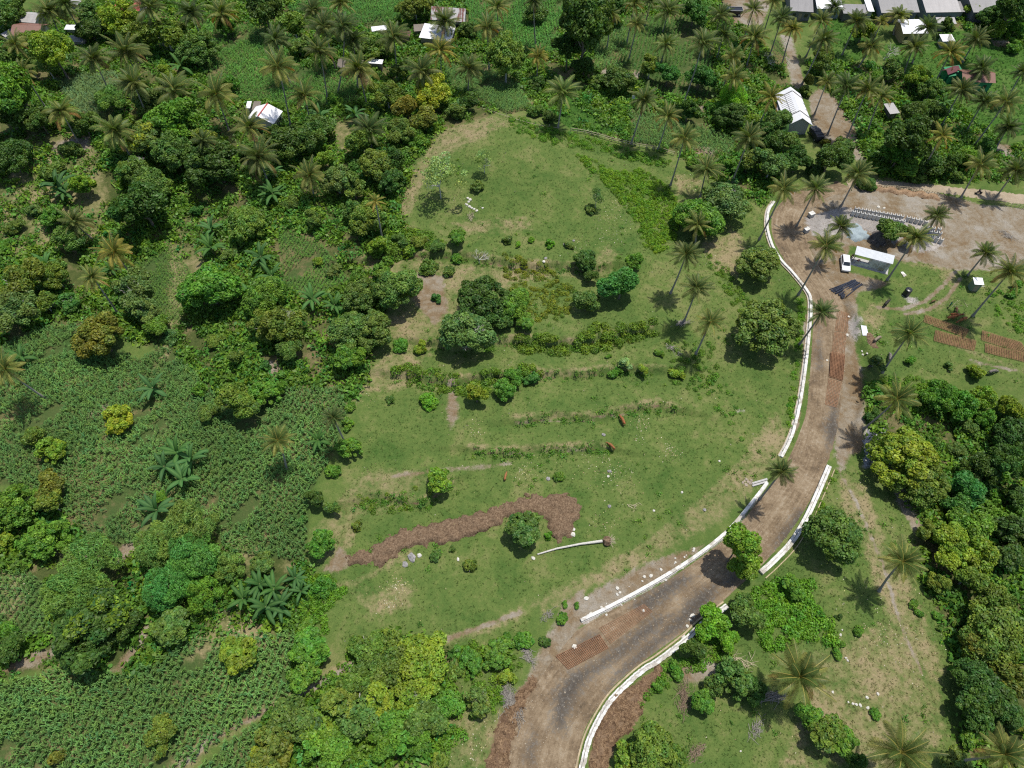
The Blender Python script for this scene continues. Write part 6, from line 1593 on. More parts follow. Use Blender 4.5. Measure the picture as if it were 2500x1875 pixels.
# water tank
tb = ground(2211, 719); tk_ = empty('water_tank', tb); tag(tk_, 'black plastic water tank standing on the right pasture', 'water tank')
MB().tube([(0, 0, 0), (0, 0, 0.06), (0, 0, 0.5), (0, 0, 0.52), (0, 0, 1.0), (0, 0, 1.02), (0, 0, 1.5), (0, 0, 1.62), (0, 0, 1.72)], [0.66, 0.68, 0.68, 0.64, 0.64, 0.68, 0.68, 0.6, 0.3], 20).build('tank_body', M_BLACKPL, tk_)
MB().tube([(0, 0, 1.72), (0, 0, 1.84)], 0.26, 16).build('lid', M_BLACKPL, tk_)
MB().tube([(-0.66, -0.3, 0.15), (-0.95, -0.4, 0.15), (-0.95, -0.4, -0.05)], 0.03, 6).build('outlet_pipe', M_WHITE, tk_)
# black pipes lying in a fan
L0, L1 = ground(2029, 708), ground(2060, 731); R0, R1 = ground(2080, 684), ground(2103, 697)
for k in range(30):
    f = k/29; a = L0.lerp(L1, f)+Vector((rnd.uniform(-.5, .5), 0, 0)); b = R0.lerp(R1, f)+Vector((rnd.uniform(-.6, .6), 0, 0))
    hh = 0.09+(k % 3 == 1)*0.12; a.z = z_at(a.x, a.y)+hh; b.z = z_at(b.x, b.y)+hh; a0 = a.copy()
    o = MB().tube([a-a0, (a+b)/2-a0+Vector((0, 0, 0.02)), b-a0], 0.12, 6).build('steel_pipe', M_PIPE, None, a0); tag(o, 'dark blue black pipe in the fan of pipes below the workshop', 'pipe', 'fan of dark pipes below the workshop')
# concrete channel segments standing on end
seg = MB(); 
for a, b, c, d in ((-0.32, -0.22, -0.3, 0.32), (0.22, 0.32, -0.3, 0.32), (-0.22, 0.22, -0.30, -0.19)):
    seg.slab([(a, c, 1.2), (b, c, 1.2), (b, d, 1.2), (a, d, 1.2)], 1.25)
SEG = seg.mesh('channel_segment'); SEG.materials.append(simple('new_concrete', (0.55, 0.54, 0.51), 0.85, 0.12, 3))
def seg_row(p0, p1, n, label, lift=1.2, skip=()):
    for k in range(n):
        if k in skip: continue
        f = k/(n-1); px = p0[0]+(p1[0]-p0[0])*f; py = p0[1]+(p1[1]-p0[1])*f
        g = ground(px, py+10).z; q = at_z(px, py, g+lift); q.z = z_at(q.x, q.y)
        a, b = at_z(*p0, g), at_z(*p1, g); o = link('channel_segment', SEG, None, None, q); o.rotation_euler = (0, 0, math.atan2(b.y-a.y, b.x-a.x)+rnd.uniform(-.05, .05))
        tag(o, label, 'concrete channel', 'upright concrete channel segments in the yard')
seg_row((2092, 507), (2204, 526), 12, 'upright concrete channel segment in the long back row')
seg_row((2086, 515), (2207, 538), 13, 'upright concrete channel segment in the long front row')
seg_row((2219, 529), (2263, 539), 5, 'upright concrete channel segment at the right end of the back rows')
seg_row((2266, 553), (2295, 557), 3, 'upright concrete channel segment behind the short right stack')
seg_row((2262, 562), (2297, 567), 4, 'upright concrete channel segment in the middle of the short right stack')
seg_row((2268, 573), (2301, 583), 4, 'upright concrete channel segment at the front of the short right stack')
# rusty steel mesh mats
def mat_mesh(quad, label, lift=0.06, du=0.30, layers=1, wire=0.035):
    g = [ground(*p) for p in quad]; org = g[0].copy(); root = empty('steel_mesh_mat', org); tag(root, label, 'steel mesh', 'rusty reinforcement mats')
    for L in range(layers):
        mb = MB(); U = (g[1]-g[0]).length; Vv = (g[3]-g[0]).length; nu = max(2, int(U/du)); nv = max(2, int(Vv/du)); off = Vector((L*0.03, L*0.05, 0))
        def P(a, b):
            q = g[0].lerp(g[1], a).lerp(g[3].lerp(g[2], a), b)+off; q.z = z_at(q.x, q.y)+lift+L*0.11+0.03*math.sin(a*9+b*7+L); return q-org
        for i in range(nu+1):
            mb.tube([P(i/nu, j/5) for j in range(6)], wire, 3, False)
        for j in range(nv+1):
            mb.tube([P(i/6, j/nv)+Vector((0, 0, 0.03)) for i in range(7)], wire, 3, False)
        mb.build('wire_grid', M_RUST, root)
RD = 0.13
mat_mesh([(2046,758),(2074,762),(2067,813),(2038,808)], 'rusty mesh mat, topmost of those lying on the road beside the pasture', RD)
mat_mesh([(2036,812),(2066,816),(2060,868),(2031,862)], 'rusty mesh mat, second from the top on the road beside the pasture', RD)
mat_mesh([(2026,864),(2060,871),(2055,931),(2023,921)], 'raised stack of rusty mesh mats on the road edge', RD, layers=4)
mat_mesh([(2023,925),(2054,934),(2042,996),(2014,988)], 'rusty mesh mat, lowest of the file on the upper road', RD)
mat_mesh([(1463,1551),(1484,1583),(1387,1635),(1357,1603)], 'stacked rusty mesh mat near the end of the single white kerb wall', RD, layers=2, du=0.28)
mat_mesh([(1463,1534),(1572,1476),(1592,1494),(1490,1571)], 'single dull mesh mat on the wet lower road', RD, du=0.30, wire=0.028)
mat_mesh([(2256,773),(2310,783),(2364,808),(2355,824)], 'rusty mesh mat beside the brown cattle, upper left of four', 0.1, layers=2) if False else mat_mesh([(2258,771),(2364,807),(2355,824),(2254,787)], 'rusty mesh mat beside the brown cattle, upper left of four', 0.1, layers=2)
mat_mesh([(2283,808),(2382,834),(2377,857),(2279,833)], 'rusty mesh mat beside the large pasture palm, lower left of four', 0.1, layers=2)
mat_mesh([(2397,809),(2492,838),(2507,866),(2395,831)], 'rusty mesh mat at the right edge, upper right of four', 0.1, layers=2)
mat_mesh([(2404,840),(2507,867),(2507,886),(2404,861)], 'rusty mesh mat at the right edge, lower right of four', 0.1, layers=2)
# ---------------------------------------------------------------- fences, posts, sheets
def fence(pts, n, label, h=1.0, rails=2, r=0.05):
    P = catmull([ground(*p) for p in pts], n); org = P[0].copy(); root = empty('bamboo_fence', org); tag(root, label, 'fence', 'bamboo fences')
    for p in P: p.z = z_at(p.x, p.y)
    for p in P: MB().tube([p-org-Vector((0, 0, 0.2)), p-org+Vector((rnd.uniform(-.05, .05), 0, h+rnd.uniform(0, .2)))], r*1.1, 5).build('post', M_BAMBOO, root)
    for k in range(rails): MB().tube([p-org+Vector((0, r*1.6, h*(0.45+0.45*k)+rnd.uniform(-.04, .04))) for p in P], r, 5).build('rail', M_BAMBOO, root)
fence([(2138,459),(2190,462),(2240,468),(2291,478)], 26, 'bamboo railing with close posts along the pale dirt lane', 0.9)
fence([(1393,322),(1440,330),(1500,347),(1560,360),(1604,368),(1645,380)], 16, 'long bamboo fence on the terrace above the knoll meadow', 1.1, 2, 0.06)
fence([(1178,268),(1215,280),(1252,292),(1300,306),(1360,316)], 12, 'low bamboo fence under the golden tree and hedge', 0.9, 1)
fence([(2440,500),(2470,504),(2505,512)], 8, 'wire and pole fence at the right edge beside the lane', 0.9, 2, 0.04)
fp = ground(1540, 255); fl = empty('flag_pole', fp); tag(fl, 'thin pole with a small white flag in the hedge', 'flag')
MB().tube([(0, 0, -0.2), (0, 0, 2.6)], 0.04, 6).build('pole', M_WOOD, fl); MB().slab([(0.05, -0.02, 2.6), (0.75, -0.05, 2.45), (0.75, -0.02, 2.45), (0.05, 0.01, 2.6)], 0.9).build('flag_cloth', M_WHITE, fl)
def sheet(quad, th, mat, name, label, cat, lift=0.08, grp=None):
    g = [ground(*p) for p in quad]; org = g[0].copy(); g = [Vector((q.x, q.y, z_at(q.x, q.y)+lift+th))-org for q in g]
    mb = MB().slab(g[::-1] if (g[1]-g[0]).cross(g[3]-g[0]).z < 0 else g, th); o = mb.build(name, mat, None, org); tag(o, label, cat, grp); return o
sheet([(2101,795),(2114.5,796.6),(2120,820),(2105.6,820)], 0.05, R_ZINC, 'metal_sheet', 'pale blue corrugated metal sheet lying on the right pasture', 'metal sheet')
sheet([(2198,665),(2204,664),(2213,673),(2206,677)], 0.06, M_WHITE, 'white_board', 'white board lying on grass right of the workshop palm', 'board')
for nm, (px, py), sz, lb in (('concrete_block', (1979, 524), 1.2, 'white topped concrete block behind the leaning road palm'), ('concrete_block', (1967, 562), 1.1, 'white topped concrete block by the road bend corner')):
    p = ground(px, py+4); rt = empty(nm, p, 0.5); tag(rt, lb, 'concrete block'); MB().box((0, 0, 0.45), (sz, sz*0.8, 0.95)).build('block_body', M_CONC, rt, bevel=0.03); MB().box((0, 0, 0.96), (sz*1.04, sz*0.84, 0.06)).build('cover_plate', M_WHITE, rt)
hp = [ground(*p) for p in ((1893, 1166), (1860, 1176), (1837, 1182))]; 
for dy, lb in ((0, 'upper stone slab of the drain outlet at the wall gap'), (6, 'lower stone slab of the drain outlet at the wall gap')):
    g = [ground(1872, 1171+dy), ground(1836, 1181+dy)]; org = g[0].copy(); d = (g[1]-g[0]); n_ = Vector((-d.y, d.x, 0)).normalized()*0.16
    o = MB().slab([(n_+Vector((0, 0, .35))), (-n_+Vector((0, 0, .35))), (d-n_+Vector((0, 0, .25))), (d+n_+Vector((0, 0, .25)))], 0.5).build('drain_outlet_slab', M_CONC, None, org); tag(o, lb, 'drain outlet')
# fallen palm with its root ball
fa, fb = ground(1312, 1354), ground(1470, 1323); fr = empty('fallen_palm', fa); tag(fr, 'fallen bare palm trunk with a round root ball on the meadow', 'fallen tree'); D = fb-fa
MB().tube([Vector((0, 0, 0.15)), D*0.3+Vector((0, 0, 0.30))+Vector((-.1, .25, 0)), D*0.65+Vector((0, .25, 0.38)), D+Vector((0, 0, 0.42))], [0.12, 0.15, 0.17, 0.24], 8).build('trunk', M_PALEBARK, fr)
MB().ball(D+Vector((0.75, 0.05, 0.45)), 0.85, 8, (0.85, 1, 0.85), 0.12).build('root_ball', M_MULCH, fr)
rb = MB()
for k in range(26):
    a = rnd.uniform(-1.2, 1.4); e = rnd.uniform(-0.2, 1.2); d = Vector((math.cos(a)*math.cos(e), math.sin(a)*math.cos(e), math.sin(e)))
    p = D+Vector((0.9, 0.05, 0.5))+d*0.6; rb.tube([p, p+d*0.5+Vector((0, 0, -.1)), p+d*0.9+Vector((rnd.uniform(-.3, .3), rnd.uniform(-.3, .3), -.35))], [0.03, 0.02, 0.01], 3)
rb.build('loose_roots', M_BAMBOO, fr)
# brush piles
def brush(px, py, r, n, mat, label):
    p = ground(px, py); mb = MB()
    for k in range(n):
        a = rnd.uniform(0, 6.28); ax_ = px*0.37; u_ = rnd.gauss(0, r*.62); w2 = rnd.gauss(0, r*.27); q = Vector((u_*math.cos(ax_)-w2*math.sin(ax_), u_*math.sin(ax_)+w2*math.cos(ax_), 0.05+abs(rnd.gauss(0, .13)))); a = rnd.gauss(ax_, 0.7); l = rnd.uniform(.4, 1.1)*r; d = Vector((math.cos(a), math.sin(a), rnd.uniform(-.1, .35)))
        mb.tube([q-d*l*.5, q+Vector((0, 0, .08)), q+d*l*.5+Vector((rnd.uniform(-.2, .2), rnd.uniform(-.2, .2), 0))], [0.035, 0.028, 0.012], 3, False)
    for v in mb.bm.verts: v.co.z = max(v.co.z, 0.02)
    o = mb.build('brush_pile', mat, None, p); tag(o, label, 'brush pile', 'piles of cut branches')
M_TWIG = simple('grey_twigs', (0.25, 0.23, 0.20), 0.9, 0.35, 4); M_TWIGB = simple('brown_twigs', (0.22, 0.16, 0.11), 0.9, 0.35, 4)
for a in [(1245, 1712, 2.0, 260, M_TWIG, 'silvery grey brush pile at the left road bank'), (1668, 1700, 1.6, 120, M_TWIGB, 'brown twig pile left of the lower right bush group'), (1700, 1835, 1.3, 70, M_TWIGB, 'twig pile on the grass near the bottom edge'),
          (1845, 1780, 1.3, 60, M_TWIG, 'pale fallen branch beside the large palm shadow'), (1410, 1610, 0.1, 3, M_TWIG, 'thin twigs on the lower road'), (1288, 1600, 1.3, 90, M_TWIG, 'grey twig pile beside the brown road bank'),
          (1885, 1700, 1.6, 110, M_TWIG, 'grey branches heaped under the large meadow palm'), (2460, 575, 1.5, 70, M_TWIG, 'pale branches lying at the right end of the bare yard'), (1150, 528, 1.2, 50, M_BAMBOO, 'dry sticks at the foot of the thin open tree'),
          (2335, 745, 2.2, 18, M_BAMBOO, 'long bamboo poles scattered on the right pasture'), (1545, 1237, 1.0, 16, M_BAMBOO, 'few broken sticks on the middle meadow'), (1335, 1505, 1.0, 40, M_TWIG, 'grey twigs by the bushes at the wall end'),
          (1645, 855, 1.3, 60, M_TWIG, 'pale dead branches below the meadow palm row'), (1665, 790, 1.2, 90, M_TWIG, 'grey heap of husks and fronds at the second meadow palm'), (1800, 1620, 2.2, 60, M_BAMBOO, 'dry fronds behind the lower right bush group')]:
    if a[2] > 0.5: brush(*a)
# ---------------------------------------------------------------- stones
def stone(px, py, r, mat, label, grp, flat=0.6):
    p = ground(px, py, r*0.15); o = MB().ball((0, 0, 0), r, 4, (1+rnd.uniform(-.2, .3), 1+rnd.uniform(-.3, .1), flat), 0.22).build('stone', mat, None, p); o.rotation_euler = (0, 0, rnd.uniform(0, 6)); tag(o, label, 'stone', grp)
G1 = 'stones on the meadow'
for a in [(1487, 1151, .42, M_ROCK, 'grey stone, larger of two in the middle meadow'), (1485, 1163, .26, M_STONE, 'white stone, smaller of two in the middle meadow'), (1338, 1169, .38, M_ROCK, 'grey stone beside the little middle meadow shrub'),
          (1474, 1062, .42, M_ROCK, 'dark boulder between the two brown cows'), (1400, 1293, .42, M_STONE, 'upper white slab at the end of the earth mound'), (1399, 1305, .5, M_STONE, 'lower white slab at the end of the earth mound'),
          (1302, 1363, .4, M_STONE, 'white stone at the thin end of the fallen palm'), (1720, 1245, .4, M_ROCK, 'dark rock on the right part of the meadow'), (1488, 1236, .45, M_ROCK, 'brown rock beside broken sticks'), (1286, 1209, .5, M_MULCH, 'dark stump at the top of the earth mound'),
          (1596, 1247, .3, M_STONE, 'pale rubble on the meadow left of the dark rock'), (1756, 1126, .25, M_STONE, 'single white stone high on the right meadow'), (1332, 631, .38, M_ROCK, 'upper grey stone on the knoll foot'), (1328, 639, .34, M_STONE, 'lower pale stone on the knoll foot'),
          (1379, 596, .34, M_ROCK, 'left grey stone by the small knoll foot shrub'), (1400, 588, .34, M_ROCK, 'right grey stone by the small knoll foot shrub'), (1665, 1202, .25, M_STONE, 'small white stone above the dark rock'),
          (1005, 1362, .7, M_ROCK, 'flat pale outcrop under the earth mound'), (1024, 1357, .5, M_STONE, 'right lobe of the flat pale outcrop'), (990, 1378, .5, M_ROCK, 'left lobe of the flat pale outcrop'), (1118, 1366, .35, M_STONE, 'small flat stone right of the pale outcrop'),
          (1431, 1461, .38, M_STONE, 'white stone alone in the brown soil left of the wall'), (1507, 1436, .35, M_STONE, 'white stone just outside the single kerb wall'), (1402, 1579, .35, M_STONE, 'white stone at the top corner of the stacked mats'),
          (1571, 1491, .3, M_STONE, 'white stone on the dull single mesh mat'), (1690, 1503, .38, M_STONE, 'largest white stone on the road below the shadow'), (1686, 1514, .32, M_STONE, 'middle white stone on the road below the shadow'), (1678, 1529, .28, M_STONE, 'lowest white stone on the road below the shadow'),
          (1668, 1555, .35, M_STONE, 'white stone on the inner edge of the curved wall'), (2076, 768, .3, M_STONE, 'white stone beside the topmost mesh mat'), (2067, 818, .35, M_STONE, 'white stone beside the second mesh mat'), (2019, 880, .26, M_STONE, 'white stone left of the raised mat stack'),
          (2105, 858, .3, M_STONE, 'first white stone of three on the brown bank'), (2107, 866, .26, M_STONE, 'second white stone of three on the brown bank'), (2117, 864, .26, M_STONE, 'third white stone of three on the brown bank'),
          (1808, 1834, .18, M_STONE, 'small white stone on the grass near the bottom edge'), (1178, 508, .3, M_STONE, 'white stone at the end of the knoll stone row'), (2144, 506, .4, M_STONE, 'white rubble above the long channel rows'), (2158, 508, .35, M_STONE, 'white rubble piece right of the first above the channel rows')]:
    stone(*a, G1)
for k, (px, py) in enumerate([(1142, 484), (1148, 488), (1144, 493), (1139, 500), (1146, 505), (1152, 508), (1158, 511), (1164, 515)]):
    stone(px, py, rnd.uniform(.25, .45), M_STONE, 'pale stone in the ragged row beside the thin open tree', 'ragged stone row on the knoll')
for k, (px, py) in enumerate([(2071, 1714), (2082, 1718), (2090, 1720), (2100, 1722), (2118, 1728), (2117, 1703)]):
    stone(px, py, rnd.uniform(.18, .3), M_STONE, 'white stone in the short row on the lower right meadow', 'short row of white stones')
for k, (px, py) in enumerate([(2056, 1538), (2052, 1550), (2065, 1606), (2069, 1612), (2033, 1690), (2143, 1694)]):
    stone(px, py, rnd.uniform(.2, .3), M_STONE, 'white stone loose among bushes and litter on the lower right meadow', 'loose white stones lower right')
for k in range(30):
    f = min(1, max(0, rnd.choice((rnd.gauss(0.72, 0.1), rnd.gauss(0.3, 0.15), rnd.random())))); px = 1440+(1730-1440)*f; py = 1510+(1328-1510)*(0.95*f+0.05*f*f); side = rnd.choice((1, -1, -1)); e = rnd.uniform(5, 17)
    stone(px+side*e*0.5, py+side*e*0.9, rnd.uniform(.1, .34), M_STONE, 'pale rubble stone lying along the single kerb wall', 'rubble along the single kerb wall')
for k in range(14):
    stone(1820+rnd.uniform(-8, 16), 1172+rnd.uniform(-6, 14), rnd.uniform(.18, .34), M_WOOD, 'brown stone heaped at the mouth of the drain outlet', 'stones at the drain outlet')
# ---------------------------------------------------------------- animals and people
def skin_mesh(name, verts, edges, radii, sub=1, root=0):
    me = bpy.data.meshes.new(name+'_skeleton'); me.from_pydata(verts, edges, []); o = bpy.data.objects.new('tmp', me); COL.objects.link(o)
    md = o.modifiers.new('s', 'SKIN'); md.use_smooth_shade = True
    for i, r in enumerate(radii):
        s = me.skin_vertices[0].data[i]; s.radius = (r, r) if not isinstance(r, tuple) else r; s.use_root = (i == root)
    if sub: m2 = o.modifiers.new('d', 'SUBSURF'); m2.levels = sub; m2.render_levels = sub
    dg = bpy.context.evaluated_depsgraph_get(); out = bpy.data.meshes.new_from_object(o.evaluated_get(dg)); bpy.data.objects.remove(o); out.name = name
    for p in out.polygons: p.use_smooth = True
    return out
def cow_mesh(graze):
    hz_ = 0.35 if graze else 1.28; hx = 1.28 if graze else 1.30
    V = [(-0.70, 0, 1.10), (-0.30, 0, 1.02), (0.15, 0, 1.00), (0.58, 0, 1.08), (0.90, 0, 1.12 if not graze else 0.86), (hx, 0, hz_+0.10), (hx+0.30, 0, hz_-0.06)]
    E = [(i, i+1) for i in range(6)]; Rr = [(0.21, 0.27), (0.27, 0.31), (0.28, 0.33), (0.23, 0.32), 0.15, 0.125, 0.07]
    for x, s in ((0.60, 1), (0.60, -1)):
        k = len(V); V += [(x, s*0.17, 0.80), (x+0.03, s*0.17, 0.45), (x-0.01, s*0.17, 0.05)]; E += [(3, k), (k, k+1), (k+1, k+2)]; Rr += [0.10, 0.06, 0.05]
    for x, s in ((-0.66, 1), (-0.66, -1)):
        k = len(V); V += [(x+0.04, s*0.17, 0.80), (x+0.10, s*0.17, 0.62), (x-0.10, s*0.17, 0.40), (x-0.04, s*0.17, 0.05)]; E += [(0, k), (k, k+1), (k+1, k+2), (k+2, k+3)]; Rr += [0.13, 0.09, 0.055, 0.05]
    k = len(V); V += [(-0.92, 0, 1.08), (-0.98, 0, 0.65), (-0.97, 0, 0.42)]; E += [(0, k), (k, k+1), (k+1, k+2)]; Rr += [0.04, 0.022, 0.045]
    for s in (1, -1): k = len(V); V += [(hx-0.03, s*0.22, hz_+0.16)]; E += [(5, k)]; Rr += [0.045]
    return skin_mesh('body', V, E, Rr, 1, 2), (hx, hz_)
COWS = {g: cow_mesh(g) for g in (True, False)}
def cow(px, py, rz, graze, col, label, s=1.0, kind='cow'):
    p = ground(px, py); me, (hx, h_) = COWS[graze]; root = empty(kind, p, rz); tag(root, label, kind, 'grazing animals'); root.scale = (s,)*3; col = tuple(x*0.8 for x in col)
    link('body', me, M_HIDE, root, color=col)
    hn = MB()
    for q in (1, -1): hn.tube([(hx-.02, q*.07, h_+.18), (hx-.02, q*.2, h_+.27), (hx+.02, q*.2, h_+.36)], [.025, .018, .006], 5)
    hn.build('horns', M_STONE, root)
BR = (0.32, 0.12, 0.045); BK = (0.045, 0.04, 0.035); GY = (0.20, 0.18, 0.155)
cow(1519, 1032, 1.9, True, BR, 'reddish brown cow grazing under the third terrace step')
cow(1492, 1094, 2.3, True, (0.30, 0.13, 0.05), 'brown cow grazing below the dark boulder', 0.9)
cow(1234, 1167, 1.35, True, (0.34, 0.15, 0.06), 'orange brown calf alone on the left meadow', 0.75)
cow(2317, 781, 0.15, False, BR, 'brown cow, left one beside the mats under the tall palm')
cow(2326, 775, -0.2, False, (0.30, 0.11, 0.04), 'brown cow, rear one beside the mats under the tall palm')
cow(2347, 785, 3.5, True, (0.33, 0.13, 0.05), 'brown cow, right one beside the mats under the tall palm')
cow(2331, 762, 1.2, True, (0.20, 0.11, 0.06), 'dark brown cow standing in palm shade behind the brown cattle', 0.8)
cow(2275, 739, 0.4, True, (0.17, 0.10, 0.05), 'small brown calf between the wheel tracks', 0.6)
cow(2161, 745, 0.75, True, BK, 'black cow standing on worn grass near the road')
cow(2137, 833, 0.6, True, (0.30, 0.24, 0.18), 'tan backed cow below the metal sheet')
cow(2168, 878, 1.2, True, GY, 'grey buffalo left of the large pasture palm')
cow(2122, 896, 0.8, False, (0.07, 0.06, 0.055), 'dark buffalo in the scrub beside the road bank')
cow(2418, 912, 0.2, True, GY, 'grey cow on the lower rim of the right pasture')
def person(loc, rz, shirt, trousers, label, pose='stand', parent_z=None):
    root = empty('person', loc, rz); tag(root, label, 'person')
    sit = pose == 'sit'; hz0 = 0.55 if sit else 0.92
    V = [(0, 0, hz0), (0, 0, hz0+0.22), (0.02, 0, hz0+0.45), (0.03, 0, hz0+0.56), (0.05, 0, hz0+0.68), (0.06, 0, hz0+0.77)]; E = [(i, i+1) for i in range(5)]; Rr = [(0.15, 0.11), (0.14, 0.1), (0.17, 0.11), 0.06, 0.095, 0.07]
    if pose == 'bend':
        V = [(0, 0, .9), (.12, 0, 1.06), (.3, 0, 1.2), (.4, 0, 1.24), (.5, 0, 1.24), (.58, 0, 1.22)]
    for s in (1, -1):
        k = len(V); kn = (0.42, s*0.12, hz0) if sit else (0.03, s*0.10, 0.5); an = (0.42, s*0.12, 0.1) if sit else (-0.02, s*0.10+0.02, 0.08)
        V += [(0.02 if not sit else 0.1, s*0.09, hz0-0.05), kn, an, (an[0]+0.15, an[1], 0.04)]; E += [(0, k), (k, k+1), (k+1, k+2), (k+2, k+3)]; Rr += [0.1, 0.065, 0.045, 0.04]
        sh = V[2]; k = len(V); V += [(sh[0], s*0.2, sh[2]+0.03), (sh[0]+0.12, s*0.26, sh[2]-0.24), (sh[0]+0.33, s*0.2, sh[2]-0.3), (sh[0]+0.42, s*0.19, sh[2]-0.3)]; E += [(2, k), (k, k+1), (k+1, k+2), (k+2, k+3)]; Rr += [0.06, 0.045, 0.035, 0.035]
    me = skin_mesh('body', V, E, Rr, 1, 0); zc = hz0; me.materials.append(M_SKIN)
    ms_ = simple('shirt', shirt, 0.8, 0.1); mt_ = simple('trousers', trousers, 0.85, 0.1); me.materials.append(ms_); me.materials.append(mt_)
    nk = V[3]; arm = V[2][2]-0.25
    for p in me.polygons:
        c = p.center
        if c.z > nk[2]+0.0 and c.x > nk[0]-0.3 and pose != 'bend' or (pose == 'bend' and c.x > .42): p.material_index = 0
        elif c.z < 0.1 or (abs(c.y) > 0.15 and c.x > V[2][0]+0.2 and c.z > hz0+0.05): p.material_index = 0
        elif c.z > hz0 and not (sit and c.x > 0.2): p.material_index = 1
        else: p.material_index = 2
    link('body', me, None, root); hd = V[4]
    MB().ball((hd[0]-0.015, 0, hd[2]+0.075), 0.105, 8, (1, .92, .75)).build('hair', M_BLACKPL, root)
    return root
person(ground(2316, 750), 2.6, (0.02, 0.16, 0.10), (0.03, 0.05, 0.06), 'person in a green shirt standing near the bamboo poles')
wsQ = lambda a, b: ws.location+Vector((0, 0, 0.1))+(ws_u*a+ws_v*b)
ws_u = (at_z(2180, 622.5, 3)-at_z(2088, 599.4, 3)).normalized(); ws_v = Vector((ws_u.y, -ws_u.x, 0))
if ws_v.y > 0: ws_v = -ws_v
person(wsQ(-2.6, 0.6), -1.2, (0.45, 0.05, 0.04), (0.04, 0.04, 0.06), 'person in a red shirt bending over the workshop parapet', 'bend')
person(wsQ(-3.9, 0.1), -1.0, (0.10, 0.03, 0.03), (0.03, 0.03, 0.04), 'person in dark clothes standing in the open workshop bay')
# ---------------------------------------------------------------- vehicles
def wheel(parent, loc, r=0.32, w_=0.2):
    m = MB().tube([(0, -w_/2, 0), (0, w_/2, 0)], r, 16).build('wheel', M_TYRE, parent, loc); MB().tube([(0, -w_/2-.01, 0), (0, w_/2+.01, 0)], r*.58, 12).build('rim', M_CONC, m); return m
def car(loc, rz):
    root = empty('car', loc, rz); tag(root, 'white car parked at the left end of the tin roofed workshop', 'car')
    mb = MB(); prof = [(-2.05, .35), (-2.05, .85), (-1.85, 1.0), (-0.9, 1.02), (0.95, 1.0), (1.85, .85), (2.1, .7), (2.1, .35)]; w_ = .84
    mb.prism([Vector((x, -w_, z)) for x, z in prof], [Vector((x, w_, z)) for x, z in prof]).build('body', M_CARW, root, bevel=.05)
    cab = [(-1.9, 1.0, .78), (1.0, 1.0, .78), (0.35, 1.5, .66), (-1.65, 1.52, .66)]
    m2 = MB(); m2.prism([Vector((x, -h, z)) for x, z, h in cab], [Vector((x, h, z)) for x, z, h in cab]).build('roof', M_CARW, root, bevel=.03)
    MB().prism([Vector((.99, -.68, 1.03)), Vector((.99, .68, 1.03)), Vector((.40, .58, 1.48)), Vector((.40, -.58, 1.48))], [Vector((1.03, -.68, 1.05)), Vector((1.03, .68, 1.05)), Vector((.44, .58, 1.50)), Vector((.44, -.58, 1.50))]).build('windscreen', M_GLASS, root)
    for s in (-1, 1):
        for x0, x1 in ((-1.5, -.65), (-.55, .5)):
            MB().prism([Vector((x0, s*.775, 1.08)), Vector((x1+.25, s*.775, 1.08)), Vector((x1, s*.69, 1.44)), Vector((x0, s*.69, 1.44))], [Vector((x0, s*.80, 1.08)), Vector((x1+.25, s*.80, 1.08)), Vector((x1, s*.715, 1.44)), Vector((x0, s*.715, 1.44))]).build('side_window', M_GLASS, root)
        for x in (-1.3, 1.3): wheel(root, (x, s*.76, .32))
        MB().box((2.08, s*.6, .68), (.08, .34, .14)).build('headlight', M_STONE, root)
car(ground(2061, 648), -1.75)
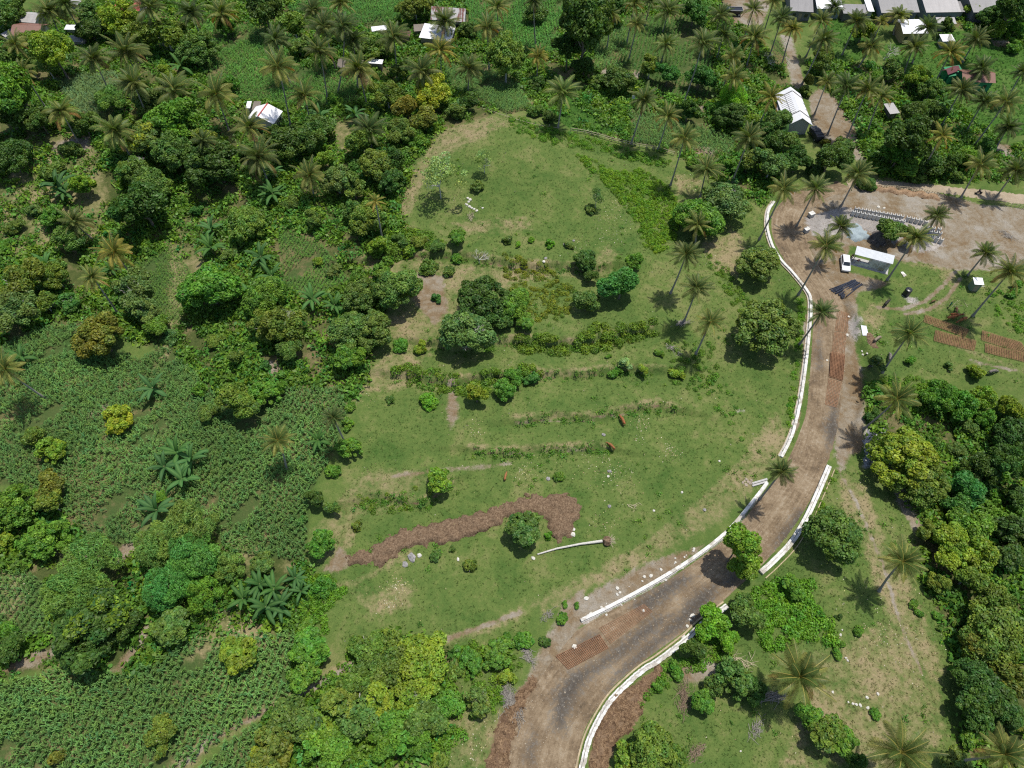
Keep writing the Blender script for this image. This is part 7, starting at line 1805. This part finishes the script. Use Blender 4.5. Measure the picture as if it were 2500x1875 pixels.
def pickup(loc, rz):
    root = empty('covered_truck', loc, rz); tag(root, 'dark truck covered with folded tarpaulin by the barn corner', 'truck'); mb = MB()
    mb.box((0, 0, .65), (4.2, 1.8, .45)).build('chassis', M_BLACKPL, root)
    tp = MB()
    for k in range(5): tp.box((-1.7+k*.68, 0, 1.35+(k % 2)*.08), (.7, 1.9, .9+(k % 2)*.12), 0.03*(k-2))
    tp.build('tarpaulin', simple('dark_tarpaulin', (0.05, 0.05, 0.055), 0.7, 0.4, 2.5), root, bevel=.06)
    MB().box((1.95, 0, 1.15), (1.0, 1.75, .9)).build('cab', simple('dark_paint', (0.04, 0.045, 0.05), 0.4, 0.2), root, bevel=.08)
    for x in (-1.3, 1.6):
        for s in (-1, 1): wheel(root, (x, s*.82, .38), .38, .24)
pickup(ground(1990, 336), 1.75)
def tipper(loc, rz):
    root = empty('tipper_truck', loc, rz); tag(root, 'dark tipper truck with pale bed rim parked on the top dirt yard', 'truck')
    MB().box((-.6, 0, 1.25), (3.6, 2.0, .8)).build('bed_floor', M_BLACKPL, root)
    rim = MB()
    for s in (-1, 1): rim.box((-.6, s*1.03, 1.72), (3.8, .09, .16))
    rim.box((-2.45, 0, 1.72), (.09, 2.1, .16)); rim.box((1.25, 0, 1.72), (.09, 2.1, .16)); rim.build('bed_rim', M_CONC, root)
    MB().box((2.0, 0, 1.25), (1.3, 1.9, 1.5)).build('cab', simple('cab_paint', (0.06, 0.09, 0.10), 0.4, 0.2), root, bevel=.1); MB().box((2.66, 0, 1.6), (.04, 1.6, .6)).build('windscreen', M_GLASS, root)
    for x in (-1.6, 1.9):
        for s in (-1, 1): wheel(root, (x, s*.88, .48), .48, .28)
tipper(ground(1788, 36), 3.1)
mp_ = ground(2387, 474); mc = empty('motorbike', mp_, 0.1); tag(mc, 'motorbike on the pale dirt lane below the twin palms', 'motorbike')
for x in (-.62, .62): 
    wh = MB().tube([(x, -.05, .3), (x, .05, .3)], .3, 14).build('wheel', M_TYRE, mc)
MB().tube([(-.62, 0, .32), (-.2, 0, .55), (.3, 0, .72), (.55, 0, .55), (.62, 0, .3)], [.05, .12, .12, .05, .04], 6).build('frame', M_BLACKPL, mc); MB().box((-.2, 0, .78), (.7, .26, .12)).build('seat', M_BLACKPL, mc, bevel=.03)
MB().tube([(.35, -.33, 1.0), (.42, 0, .95), (.35, .33, 1.0)], .025, 6).build('handlebar', M_CONC, mc)
person(mp_+Vector((-.2, 0, .28)), 0.1, (0.10, 0.06, 0.07), (0.03, 0.03, 0.04), 'person in dark clothes riding the motorbike on the lane', 'sit')
